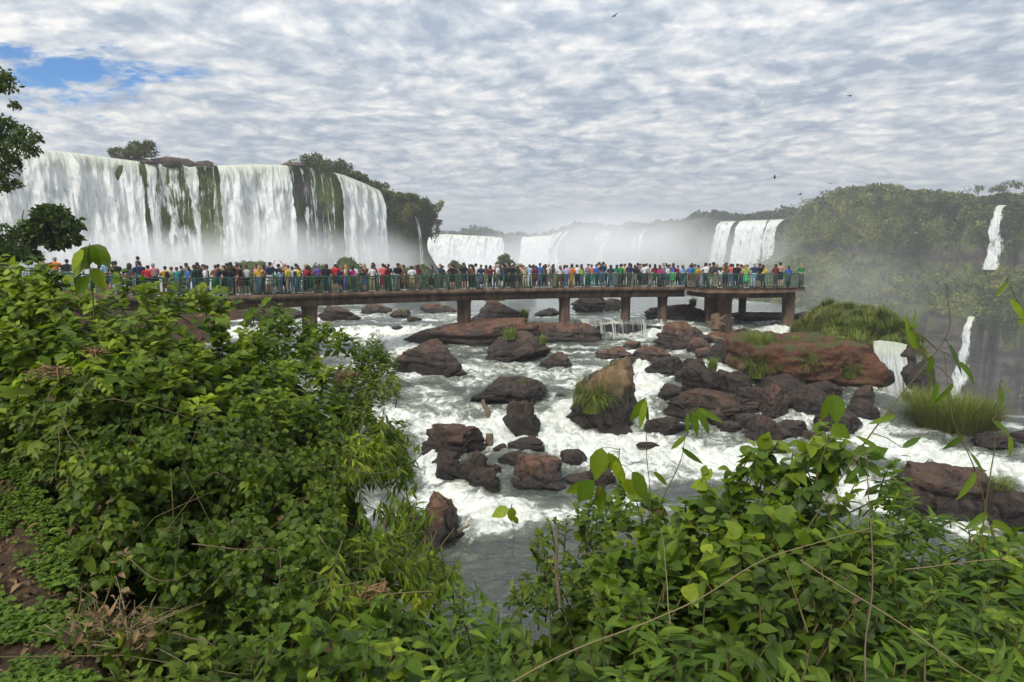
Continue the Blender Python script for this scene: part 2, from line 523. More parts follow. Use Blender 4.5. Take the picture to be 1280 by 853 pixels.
def distant_plant(name, base, w, h, label, cat, group=None, n=900, leaf=0.5, mat=None, lobes=7, seed=0, trunk_h=0.25, flat=0.85, gaps=0.3):
    """a shrub or tree far off: tapered trunk with limbs and a crown of leaf sprays gathered in clumps"""
    rng = np.random.default_rng(seed + 1000)
    t = tag(empty(name, base), label, cat, group)
    cz = h * (trunk_h + (1 - trunk_h) * 0.5)
    cs = rng.normal(size=(lobes, 3)) * np.array([0.27 * w, 0.24 * w, 0.20 * h * (1 - trunk_h) + 0.02]) + np.array([0, 0, cz])
    rs = rng.uniform(0.17, 0.32, lobes) * w
    k = rng.integers(0, lobes, n)
    rad = rng.uniform(0.35, 1.0, n) ** 0.5
    P = cs[k] + rand_dirs(n, rng) * (rs[k] * rad)[:, None] * np.array([1, 1, flat * h / max(w, 0.1) if h < w else flat])
    keep = vnoise(P / (0.22 * w) + seed) > -0.9 + gaps
    P = P[keep]; P[:, 2] = np.maximum(P[:, 2], 0.05 * h)
    v, q, li = clump_leaves(P, rng.uniform(0.6, 1.3, len(P)) * leaf, rng)
    tone = np.clip(0.5 + 0.35 * rng.normal(size=len(P)) * 0.8 + 0.25 * vnoise(P / (0.3 * w) + 9), 0, 1)
    obj("crown", v, q, mat or M_FOL_FAR, t, False, {"tone": tone[li]})
    mb = MB()
    r0 = max(0.03 * h, 0.02)
    mb.tube([(0, 0, -0.3), (0.02 * w, 0, h * trunk_h * 0.6), (0, 0.02 * w, cz)], [r0, r0 * 0.75, r0 * 0.4])
    for j in range(lobes):
        mb.tube([(0, 0, h * trunk_h * 0.7), cs[j] * 0.6 + np.array([0, 0, 0.25 * cz]), cs[j]], [r0 * 0.5, r0 * 0.35, r0 * 0.15], 5)
    mb.build("trunk", M_BARK, t)
    return t

class Edge:
    """the brink of a cliff, through (pixel x, pixel y, distance) points"""
    def __init__(s, pts):
        a = np.array(pts, float); s.a = a
        n = 600
        x = np.linspace(a[0, 0], a[-1, 0], n)
        s.px = x
        py = np.interp(x, a[:, 0], a[:, 1]); D = np.interp(x, a[:, 0], a[:, 2])
        k = np.ones(15) / 15
        sm = lambda y: np.convolve(np.pad(y, 7, mode='edge'), k, 'valid')
        s.P = at(x, sm(py), sm(D))
        t = np.gradient(s.P, axis=0); t[:, 2] = 0; t /= np.linalg.norm(t, axis=1, keepdims=True)
        o = np.stack([t[:, 1], -t[:, 0], 0 * t[:, 0]], -1)
        s.O = np.stack([sm(o[:, 0]), sm(o[:, 1]), 0 * o[:, 0]], -1)
        s.O /= np.linalg.norm(s.O, axis=1, keepdims=True)
        s.S = np.concatenate([[0], np.cumsum(np.linalg.norm(np.diff(s.P[:, :2], axis=0), axis=1))])
    def ev(s, px):
        f = lambda A: np.stack([np.interp(px, s.px, A[:, k]) for k in range(3)], -1)
        return f(s.P), f(s.O), np.interp(px, s.px, s.S)

def cliff(name, E, zbase, profile, mat, moss, amp=1.5, nu=420, nv=60, back=70, kind="structure", seed=0, px0=None, px1=None, rim=0.0):
    """profile(t, px) -> outward offset in metres at t = 0 (brink) .. 1 (foot); moss(t, px) -> 0..1"""
    px = np.linspace(px0 if px0 is not None else E.px[0], px1 if px1 is not None else E.px[-1], nu)
    P, O, S = E.ev(px)
    t = np.linspace(0, 1, nv)
    tt, pp = np.meshgrid(t, px)
    z = P[:, None, 2] * (1 - tt) + zbase * tt
    off = profile(tt, pp)
    V = P[:, None, :] + O[:, None, :] * off[..., None]
    V[..., 2] = z
    nz = fbm(V * np.array([0.09, 0.09, 0.05]), 5, seed) * amp * 1.6 + fbm(V * np.array([0.4, 0.4, 0.12]), 3, seed + 5) * amp * 0.5
    nz *= sstep(0.0, 0.06, tt)
    V += O[:, None, :] * nz[..., None]
    # the level top behind the brink
    nb = 8
    bk = np.linspace(1, 0, nb + 1)[:-1]
    B = P[:, None, :] - O[:, None, :] * (bk * back)[None, :, None]
    B[..., 2] = P[:, None, 2] + rim * np.sin(bk * math.pi)[None, :]
    A = np.concatenate([B, V], 1)
    mo = np.concatenate([np.full((nu, nb), 0.7), moss(tt, pp)], 1)
    o = obj(name, A.reshape(-1, 3), grid_faces(nu, nb + nv), mat, None, True, {"moss": mo.ravel()})
    tag(o, kind=kind)
    return o, V, O

def waterfall(name, E, p0, p1, zfoot, push, mat, label, group=None, off=0.6, nu=110, nv=70, bulge=0.9, edge=0.12, seed=0, ztop=0.0, back=3.0, taper=0.0, foot_fade=0.0, dens0=1.0, meander=0.0, drift=0.0):
    """a curtain of water over the brink between pixel columns p0 and p1"""
    px = np.linspace(p0, p1, nu)
    P, O, S = E.ev(px)
    t = np.concatenate([-np.linspace(1, 0.1, 6), np.linspace(0, 1, nv)])
    tt = np.broadcast_to(t[None, :], (nu, len(t)))
    u = np.broadcast_to(np.linspace(0, 1, nu)[:, None], tt.shape)
    H = P[:, None, 2] + ztop - zfoot
    tp = np.clip(tt, 0, 1)
    V = P[:, None, :] + O[:, None, :] * np.where(tt < 0, tt * back, off * np.sqrt(np.minimum(tp * 14, 1)) + push * tp ** 0.6)[..., None]
    V[..., 2] = P[:, None, 2] + ztop - H * tp + np.where(tt < 0, 0.25 * -tt, 0)
    if taper:
        mid = V.mean(0, keepdims=True)
        k = 1 + taper * tp[..., None]
        V[..., :2] = mid[..., :2] + (V[..., :2] - mid[..., :2]) * k
    SS = np.broadcast_to(S[:, None], tt.shape)
    down = H * tp
    q = np.stack([SS * 0.42, down * 0.045, 0 * SS + seed], -1)
    ridg = fbm(q, 4, 31 + seed) * bulge * 1.5
    q2 = np.stack([SS * 0.9, down * 0.22, 0 * SS + seed + 5], -1)
    ridg += fbm(q2, 3, 71 + seed) * bulge * 0.8
    V += O[:, None, :] * (ridg * sstep(0.0, 0.12, tp))[..., None]
    if meander or drift:
        Tn = np.stack([-O[:, 1], O[:, 0], 0 * O[:, 0]], -1)
        lat = meander * vnoise(np.stack([down * 0.22, 0 * down + seed, u * 1.5], -1), 5) * sstep(0, 0.2, tp) + drift * tp ** 0.8
        V += Tn[:, None, :] * lat[..., None]
    d = np.minimum(sstep(0, edge, u), sstep(0, edge, 1 - u)) * dens0
    d = d * (1 - foot_fade * sstep(0.5, 1.0, tp))
    o = obj(name, V.reshape(-1, 3), grid_faces(nu, len(t)), mat, None, True,
            {"st": np.stack([SS, np.where(tt < 0, tt * back, down), 0 * SS + seed], -1).reshape(-1, 3), "dens": d.ravel()})
    tag(o, label, "waterfall", group)
    return o

ZR = -4.45         # level of the upper river

# ================================================================ the big fall on the left
EL = Edge([(-120, 176, 100), (-40, 182, 106), (0, 184, 109), (40, 186, 112), (100, 192, 118), (150, 199, 122), (200, 205, 126), (240, 208, 129),
           (270, 207, 131), (300, 206, 134), (345, 206, 138), (380, 209, 142), (410, 214, 147), (430, 219, 151), (455, 229, 156), (480, 240, 161),
           (505, 247, 167), (525, 254, 174), (541, 262, 184)])
def prof_l(t, px):
    prom = sstep(480, 530, px)
    return 1.2 * t + 5.0 * sstep(0.55, 1.0, t) + prom * (-3.0 * sstep(0.05, 0.5, t) + 3.0 * sstep(0.75, 1, t))
def moss_l(t, px):
    g = 0.30 + 0.45 * (1 - t)
    g = g + 0.35 * np.exp(-((px - 215) / 45.0) ** 2) + 0.25 * np.exp(-((px - 265) / 20.0) ** 2) - 0.25 * np.exp(-((px - 385) / 18.0) ** 2) + 0.3 * np.exp(-((px - 415) / 16.0) ** 2)
    g = g + 0.35 * sstep(485, 500, px) * (1 - 0.8 * t)
    g = g + 0.35 * sstep(0.75, 0.95, t) * np.exp(-((px - 400) / 30.0) ** 2)
    return g
cl_o, VL, OL = cliff("cliff", EL, ZR - 0.5, prof_l, M_CLIFF_L, moss_l, amp=1.3, nu=520, nv=70, back=60)

G_L = "waterfalls of the broad cliff"
waterfall("waterfall", EL, -110, 176, ZR, 4.2, M_FALL_D, "broadest white curtain of water filling the cliff behind the two trees", G_L, bulge=1.0, edge=0.03, seed=1, nu=300)
waterfall("waterfall", EL, 176, 250, ZR, 3.0, M_FALL, "ragged white curtain with green moss showing between its strands", G_L, bulge=0.8, edge=0.10, seed=2, off=0.35, nu=110, dens0=0.60)
waterfall("waterfall", EL, 244, 280, ZR, 2.6, M_VEIL, "thin trickling veil over the dark green mossy wall beside the rocky crest", G_L, bulge=0.5, edge=0.25, seed=3, off=0.5, nu=80, dens0=0.30)
waterfall("waterfall", EL, 268, 362, ZR, 3.4, M_FALL_D, "dense white fall between the mossy walls in the middle of the cliff", G_L, bulge=1.1, edge=0.07, seed=4, off=0.7, nu=150)
waterfall("waterfall", EL, 352, 416, ZR, 2.2, M_VEIL, "faint strands of water over the bare purple grey cliff face", G_L, bulge=0.4, edge=0.25, seed=5, off=0.35, nu=90, dens0=0.30)
waterfall("waterfall", EL, 414, 474, ZR, 3.6, M_FALL_D, "slanting white fall dropping beside the overgrown headland", G_L, bulge=1.1, edge=0.09, seed=6, off=0.8, nu=120)
waterfall("waterfall", EL, 512, 518, ZR, 2.5, M_VEIL, "single thread of water down the overgrown headland", G_L, bulge=0.3, edge=0.3, seed=8, off=0.6, nu=40, dens0=0.62, ztop=-3.5, back=0.2, meander=0.3)

# rocks along the crest
rng = np.random.default_rng(5)
def boulder_mesh(w, dpt, h, seed, sub=4, rough=0.16, flat=0.0, facets=7, square=0.0):
    """verts, faces of a weathered boulder standing on z=0 (sunk a little), about w x dpt x h"""
    r = np.random.default_rng(seed)
    bm = bmesh.new(); bmesh.ops.create_icosphere(bm, subdivisions=sub, radius=1.0)
    v = np.array([x.co[:] for x in bm.verts]); f = np.array([[x.index for x in fc.verts] for fc in bm.faces]); bm.free()
    dirn = v.copy()
    if square:
        m_ = np.abs(v).max(1, keepdims=True); v = v * (1 - square) + v / m_ * square * 0.82
    v = v * (1 + rough * 0.9 * fbm(dirn * 1.1 + seed, 2, seed)[:, None])
    for k in range(facets + 6):                               # planes broken flat
        n_ = r.normal(size=3); n_[2] = abs(n_[2]) * 0.7 + 0.1 if k % 2 else n_[2]; n_ /= np.linalg.norm(n_)
        d_ = r.uniform(0.50, 0.84); e = v @ n_ - d_
        v = v - np.where(e > 0, e, 0)[:, None] * n_ * 0.97
    v = v * (1 + rough * 0.45 * fbm(dirn * 2.0 + seed, 5, seed, 0.6)[:, None])
    v = v + dirn * (rough * (0.36 * fbm(dirn * 5.0 + seed, 4, seed + 3) + 0.16 * (1 - 2 * np.abs(fbm(dirn * 9.0 + seed, 3, seed + 6)))))[:, None]
    lay = vnoise(np.stack([v[:, 2] * 6.0 + 0.8 * v[:, 0] + seed, 0.6 * v[:, 0], 0.6 * v[:, 1]], -1), seed + 21)
    v[:, :2] *= (1 + 0.075 * np.sign(lay) * np.abs(lay) ** 0.5)[:, None]
    crease = np.abs(vnoise(dirn * 2.2 + seed * 1.3, seed + 9))
    v = v - dirn * (rough * 0.55 * (1 - sstep(0, 0.16, crease)))[:, None]
    v -= (v.max(0) + v.min(0)) / 2
    v /= (v.max(0) - v.min(0))
    v = v * np.array([w, dpt, h * 1.38])
    v[:, 2] += h * (1 - 1.38 / 2)
    return v, f, np.clip(v[:, 2] / h, 0, 1)

CREST = [(152, 200, 16, 9, "brown boulder on the brink of the fall under the leafy shrub"), (180, 203, 30, 9, "low brown slab on the crest, beside the leafy shrub"), (207, 207, 34, 12, "broad brown rock at the middle of the crest"),
         (233, 209, 30, 11, "brown rock with a green cap on the crest"), (254, 210, 24, 9, "dark rock where the crest stream slips over the brink"), (370, 211, 26, 7, "dark low rock beside the dense white fall, on the brink")]
for k, (px, py, wp_, hp_, lb) in enumerate(CREST):
    P, O, S = EL.ev(np.array([px]))
    D = P[0, 1]; s = px_scale(D)
    v, f, tp = boulder_mesh(wp_ * s * 1.35, wp_ * s * 0.8, hp_ * s * 1.05, 300 + k, 3, 0.2, facets=9)
    o = obj("crest_rock", v, f, M_TOPROCK, None, True, {"top": tp}); o.location = P[0] - O[0] * 1.6 + np.array([0, 0, -0.3])
    tag(o, lb, "rock", "rocks on the crest of the fall")
P, O, S = EL.ev(np.array([172.0]))
distant_plant("shrub", P[0] - O[0] * 3, 5.6, 4.4, "olive green leafy shrub alone on the crest of the broad fall", "shrub", None, 3600, 0.42, seed=13, lobes=12, gaps=0.3, trunk_h=0.04)
P, O, S = EL.ev(np.array([222.0]))
distant_plant("shrub", P[0] - O[0] * 3, 6.0, 1.7, "low green bush among the brown crest rocks", "shrub", None, 500, 0.4, seed=4, lobes=6)

# wood on the headland: separate crowns along its brink
HL = [(398, 207, 26, 20, "rounded dark bush at the start of the headland wood"), (416, 211, 26, 23, "tallest dense bush over the bare cliff"), (436, 217, 26, 21, "broad dark crown above the slanting fall"), (452, 223, 20, 14, "small crown behind the lip of the slanting fall"),
      (466, 228, 24, 14, "olive bush on the brow past the slanting fall"), (480, 233, 22, 17, "pointed bush standing out of the brow"), (494, 240, 22, 12, "brown green bush on the slope of the headland"),
      (507, 246, 22, 12, "yellow green bush low on the headland slope"), (520, 251, 20, 10, "small bush near the end of the headland"), (531, 256, 20, 12, "bright green bush overhanging the end of the headland"), (540, 262, 14, 14, "outermost bush leaning off the tip of the headland")]
for k, (px, py, wp_, hp_, lb) in enumerate(HL):
    P, O, S = EL.ev(np.array([float(px)]))
    b_ = P[0] - O[0] * 2.0; s = px_scale(b_[1])
    distant_plant("shrub", b_ + np.array([0, 0, -1.0]), wp_ * s * 1.15, hp_ * s * (1.0 if k < 4 else 0.6) + 1.0, lb, "shrub", "bushes on the headland", 1500, 0.55, seed=20 + k, lobes=9, trunk_h=0.12, gaps=0.15)

# hanging greenery of the headland and of the mossy walls: one uncountable cover
def cliff_cover(name, V, O, px0, px1, pxa, pxb, n, size, mat, dens, seed, droop=True, lift=0.4):
    rng = np.random.default_rng(seed)
    nu, nv = V.shape[:2]
    iu = rng.uniform((px0 - pxa) / (pxb - pxa) * (nu - 1), (px1 - pxa) / (pxb - pxa) * (nu - 1), n)
    iv = rng.uniform(0, nv - 1.01, n)
    a, b = iu.astype(int), iv.astype(int); a = np.clip(a, 0, nu - 2)
    fu, fv = (iu - a)[:, None], (iv - b)[:, None]
    P = V[a, b] * (1 - fu) * (1 - fv) + V[a + 1, b] * fu * (1 - fv) + V[a, b + 1] * (1 - fu) * fv + V[a + 1, b + 1] * fu * fv
    Oo = O[a]
    t = iv / (nv - 1); px = pxa + iu / (nu - 1) * (pxb - pxa)
    nz = fbm(P * np.array([0.11, 0.11, 0.07]) + seed, 4, seed)
    keep = nz + dens(t, px) > rng.uniform(-0.1, 0.1, n)
    P, Oo, nz = P[keep], Oo[keep], nz[keep]
    lump = np.clip(fbm(P * np.array([0.30, 0.30, 0.34]) + seed, 2, seed + 4) + 0.25, 0, 1)
    P = P + (Oo + np.array([0, 0, 0.4])) * (rng.uniform(-0.1, 1, len(P)) * lift * 0.6 + np.clip(nz, 0, 1) * lift * 2 + lump * lift * 4.5)[:, None]
    v, q, li = clump_leaves(P, rng.uniform(0.5, 1.3, len(P)) * size, rng, 0.55, up=np.array([0, -0.2, -0.35 if droop else 0.4]))
    tone = np.clip(0.42 + 0.13 * rng.normal(size=len(P)) + 1.1 * fbm(P * 0.09 + 4, 3, seed + 2) + 0.7 * (lump - 0.35), 0, 1)  # relief shading painted into the tone: raised clumps lighter, sunken ones darker
    o = obj(name, v, q, mat, None, False, {"tone": tone[li]})
    tag(o, kind="stuff")
    return o
M_HANG = leaf_material("hanging_cliff_greenery", (0.055, 0.060, 0.010), (0.130, 0.150, 0.020), (0.24, 0.20, 0.05), 0.2, 0.7, 0.15)
cliff_cover("cliff_greenery", VL, OL, 484, 541, -120, 541, 14000, 0.75, M_HANG, lambda t, px: 0.75 - 1.35 * sstep(0.1, 0.75, t), 3, True, 0.8)

# ================================================================ far horseshoe of falls, the right cliff, the gorge
EF = Edge([(500, 296, 560), (540, 293, 545), (560, 292, 540), (632, 296, 530), (660, 295, 525), (690, 294, 505), (700, 290, 490)])
cf, VF, OF = cliff("far_cliff", EF, -8, lambda t, px: 2 + 10 * t ** 2, M_CLIFF_F, lambda t, px: 0.4 + 0 * t, amp=3, nu=160, nv=24, back=250, seed=4)
G_F = "distant falls at the head of the gorge"
waterfall("waterfall", EF, 536, 634, -8, 10, M_FALL_D, "distant yellowish white fall just past the tip of the headland", G_F, bulge=3.0, edge=0.04, seed=11, off=2, nu=120, nv=40, back=10)
waterfall("waterfall", EF, 652, 702, -8, 12, M_FALL_D, "distant white fall half lost in spray at the centre of the view", G_F, bulge=3.0, edge=0.08, seed=12, off=2, nu=80, nv=40, back=10)

EM = Edge([(690, 296, 500), (705, 289, 490), (740, 286, 470), (775, 289, 455), (805, 287, 445), (850, 279, 430), (880, 273, 422), (905, 276, 415), (935, 275, 405), (985, 273, 392), (1010, 268, 380)])
cm_, VM, OM = cliff("far_cliff", EM, -45, lambda t, px: 3 + 14 * t ** 1.5, M_CLIFF_F, lambda t, px: 0.5 - 0.2 * t, amp=4, nu=260, nv=36, back=160, seed=6)
for a, b, lb, dn in ((902, 926, "slim pair of far falls fading into the spray", 0.72), (927, 966, "brightest of the far white falls by the green headland", 1.0), (963, 990, "narrow far fall of parted strands against the green cliff", 0.92),
                     (704, 722, "ghostly thread of water in the spray at the near end of the misty wall", 0.50), (756, 774, "ghostly thread of water in the middle of the misty wall", 0.46), (798, 816, "pale ribbon of water on the misty wall before the taller hill", 0.46)):
    waterfall("waterfall", EM, a, b, -45, 22, M_FALL, lb, "far falls on the misty wall", bulge=1.6, edge=0.16, seed=a % 13, off=7, nu=70, nv=60, back=2, dens0=dn, meander=0.8)

ER = Edge([(998, 266, 400), (1008, 257, 345), (1026, 250, 318), (1062, 243, 300), (1100, 243, 284), (1150, 249, 268), (1200, 252, 254), (1240, 249, 246), (1290, 250, 238), (1400, 244, 222), (1560, 240, 205)])
def prof_r(t, px):
    # steep upper wall, sloping ledge, lower wall
    ledge = sstep(0.32, 0.44, t)
    low = sstep(0.62, 1.0, t)
    gul = (5.0 * vnoise(np.stack([px / 24.0, t * 1.2, 0 * px], -1), 3) + 3.0 * vnoise(np.stack([px / 9.0, t * 2.0, 0 * px], -1), 4)) * sstep(0.0, 0.15, t)
    return gul + 1.0 + 9.0 * sstep(0.0, 0.3, t) + 13.0 * ledge + 9.0 * sstep(0.44, 0.6, t) + 7 * low
def moss_r(t, px):
    band = np.exp(-((t - 0.30) / 0.05) ** 2) * 0.55
    g = 0.95 - band - 0.55 * sstep(0.5, 0.75, t) * sstep(1130, 1230, px) - 0.35 * sstep(0.6, 0.9, t)
    return g - 0.3 * np.exp(-((px - 1215) / 35.0) ** 2) * sstep(0.08, 0.2, t)
ZG = -46.0
cr, VR, OR = cliff("cliff", ER, ZG, prof_r, M_CLIFF_R, moss_r, amp=3.2, nu=460, nv=110, back=120, seed=8)
M_FOL_R = leaf_material("right_cliff_foliage", (0.026, 0.038, 0.008), (0.085, 0.108, 0.016), (0.19, 0.19, 0.04), 0.2, 0.7, 0.12)
def dens_r(t, px):
    return 0.55 - 1.0 * np.exp(-((t - 0.30) / 0.055) ** 2) * (0.6 + 0.4 * sstep(1100, 1200, px)) - 1.1 * sstep(0.5, 0.72, t) * (0.35 + 0.65 * sstep(1120, 1210, px)) - 0.5 * np.exp(-((px - 1215) / 30.0) ** 2) * sstep(0.05, 0.15, t)
cliff_cover("cliff_greenery", VR, OR, 999, 1400, 998, 1560, 70000, 1.1, M_FOL_R, dens_r, 12, False, 1.3)
waterfall("waterfall", ER, 1247, 1265, -2.0, 7.0, M_FALL, "thin white fall high on the hazy cliff at the edge of the view", "falls on the cliff across the gorge", bulge=1.0, edge=0.42, seed=21, off=9.0, nu=70, nv=90, back=1, taper=0.8, ztop=-2.0, meander=0.45, dens0=0.92)

# forest along the far skylines
def treeline(name, E, p0, p1, n, hgt, depth, size, mat, seed, kind="stuff"):
    rng = np.random.default_rng(seed)
    px = rng.uniform(p0, p1, n)
    P, O, S = E.ev(px)
    prof = hgt * (0.55 + 0.45 * fbm(np.stack([S * 0.06, 0 * S, 0 * S], -1), 4, seed) * 1.6 + 0.35 * vnoise(np.stack([S * 0.25, 0 * S, 0 * S], -1), seed + 1))
    P = P - O * (rng.uniform(0, 1, n) * depth)[:, None]
    P[:, 2] += np.maximum(prof, 0.15 * hgt) * rng.uniform(0, 1, n) ** 0.6
    v, q, li = clump_leaves(P, rng.uniform(0.6, 1.4, n) * size, rng)
    tone = np.clip(0.5 + 0.3 * rng.normal(size=n), 0, 1)
    return tag(obj(name, v, q, mat, None, False, {"tone": tone[li]}), kind=kind)
treeline("forest", EM, 690, 1005, 16000, 5.0, 30, 2.0, M_FOL_GREY, 2)
treeline("forest", ER, 1000, 1420, 16000, 4.0, 14, 1.2, M_FOL_R, 3)
# wood on the plateau behind the distant fall, across the whole far skyline
EB = Edge([(200, 300, 640), (560, 297, 640), (700, 298, 630), (1000, 296, 650)])
treeline("forest", EB, 480, 720, 9000, 11.0, 40, 2.6, M_FOL_GREY, 5)
P, O, S = ER.ev(np.array([1252.0]))
distant_plant("tree", P[0] - O[0] * 3, 8.5, 6.5, "small spreading tree on the skyline above the thin high fall", "tree", None, 900, 0.6, seed=61, trunk_h=0.4, gaps=0.5)
P, O, S = ER.ev(np.array([1218.0]))
distant_plant("palm_tree", P[0] - O[0] * 3, 5.0, 5.5, "thin wispy tree on the skyline left of the spreading tree", "tree", None, 220, 0.6, seed=62, trunk_h=0.6, gaps=0.6)

# gorge floor: dark water under the far walls
gv = np.array([[-120, 60, ZG], [420, 60, ZG], [420, 700, ZG], [-120, 700, ZG]], float)
m_gw, nt = mat_new("gorge_water")
T = NT(nt)
nn = T.noise(T.pos(), 0.12, 5, 0.6)
T.out(T.bsdf(T.mix(T.smooth(nn, 0.45, 0.62), (0.05, 0.055, 0.045), (0.6, 0.62, 0.58)), 0.4, 0.4))
tag(obj("gorge_river", gv, np.array([[0, 1, 2, 3]]), m_gw, None, False), kind="structure")
# ================================================================ the river
_ZY = np.array([(8, -9.0), (16, -8.75), (19, -8.4), (21, -8.05), (23, -7.65), (25, -7.3), (27, -7.02), (28.6, -6.85), (29.8, -6.45), (31, -6.25), (33, -6.1), (36, -5.85), (40, -5.65), (45, -5.5), (49.3, -5.42), (50.3, -4.55), (52, -4.47), (60, ZR), (400, ZR)], float)
def zbase(y): return np.interp(y, _ZY[:, 0], _ZY[:, 1])
_EDGE = np.array([(8, 60), (25.5, 60), (26.5, 34), (27.5, 25.0), (29.0, 19.5), (31, 17.9), (34, 18.0), (38.6, 20.6), (40.2, 24.5), (46, 25.6), (60, 29), (80, 30), (100, 23), (120, 9), (150, -8), (185, -17), (230, -30)], float)
def xedge(y): return np.interp(y, _EDGE[:, 0], _EDGE[:, 1])

def project(V):
    zc = V[..., 1] * CP - V[..., 2] * SP
    yc = V[..., 1] * SP + V[..., 2] * CP
    return 640 + F * V[..., 0] / zc, 426.5 - F * yc / zc

_YT = np.linspace(9, 140, 4000)
_PT = project(np.stack([0 * _YT, _YT, zbase(_YT)], -1))[1]
def Y_of(py):
    """distance at which the water surface is seen on pixel row py"""
    return float(np.interp(-py, -_PT, _YT))

# white water: where the stream breaks (centre, radii in photo pixels of the spot, strength, tilt)
FOAM = [(600, 462, 70, 12, .55, 0), (690, 470, 60, 14, .5, 0), (590, 478, 60, 10, .5, 0), (740, 445, 40, 8, .3, 0), (620, 500, 60, 10, .3, 0), (505, 430, 26, 16, 1, 0), (520, 470, 35, 8, .7, 0),
        (560, 535, 55, 22, .95, 0), (620, 540, 70, 22, 1.0, 0), (690, 545, 45, 26, 1.0, 0), (705, 520, 22, 20, .9, 0), (760, 560, 90, 26, 1.0, 0), (840, 568, 80, 20, .95, 0), (900, 570, 60, 22, .9, 0), (780, 590, 80, 18, .8, 0),
        (545, 575, 26, 34, 1.0, 0), (570, 625, 60, 26, 1.0, 0), (620, 640, 70, 18, .9, 0), (600, 660, 60, 14, .75, 0), (700, 640, 70, 18, .5, 0), (770, 625, 60, 16, .6, 0), (800, 500, 14, 32, 1.0, 0), (812, 480, 26, 20, .95, 0), (800, 462, 30, 10, .8, 0),
        (880, 460, 36, 16, .8, 0), (900, 470, 30, 10, .8, 0), (870, 420, 40, 8, .5, 0), (850, 412, 26, 6, .9, 0), (900, 425, 60, 9, .8, 0), (935, 460, 22, 20, .9, 0), (930, 440, 20, 14, .8, 0), (1005, 412, 26, 9, .9, 0), (975, 418, 20, 6, .6, 0), (1005, 532, 22, 9, 1.0, 0),
        (1075, 545, 60, 17, 1.0, .22), (1140, 566, 70, 17, 1.0, .22), (1215, 582, 70, 16, .85, .15), (1290, 595, 70, 18, .8, .1), (1180, 655, 60, 20, .8, .2), (1080, 620, 60, 30, .8, .2), (1000, 590, 60, 20, .8, .1), (950, 580, 50, 18, .9, 0),
        (460, 392, 60, 8, .5, 0), (440, 412, 60, 6, .5, 0), (380, 402, 50, 6, .5, 0), (545, 398, 50, 6, .4, 0), (470, 425, 40, 6, .5, 0), (700, 385, 50, 5, .3, 0), (870, 372, 60, 6, .35, 0), (400, 380, 80, 5, .5, 0), (620, 376, 60, 4, .3, 0), (940, 378, 50, 4, .3, 0)]
CALM = [(640, 600, 70, 10, .9), (690, 612, 80, 10, .9), (600, 705, 70, 26, 1.0), (560, 505, 60, 14, .7), (525, 490, 40, 12, .6), (760, 608, 50, 9, .7), (700, 433, 120, 7, .7), (1010, 565, 50, 10, .3), (640, 700, 60, 20, .8)]
def foam_at(px, py):
    f = np.zeros_like(px)
    for cx, cy_, rx, ry, k, tl in FOAM:
        yy = py - cy_ - tl * (px - cx)
        f = np.maximum(f, k * np.exp(-(((px - cx) / rx) ** 2 + (yy / ry) ** 2) * 0.9))
    for cx, cy_, rx, ry, k in CALM:
        f *= 1 - k * np.exp(-(((px - cx) / rx) ** 2 + ((py - cy_) / ry) ** 2))
    return f

def turb_at(x, y):
    z = zbase(y)
    px, py = project(np.stack([x, y, z], -1))
    return foam_at(px, py)

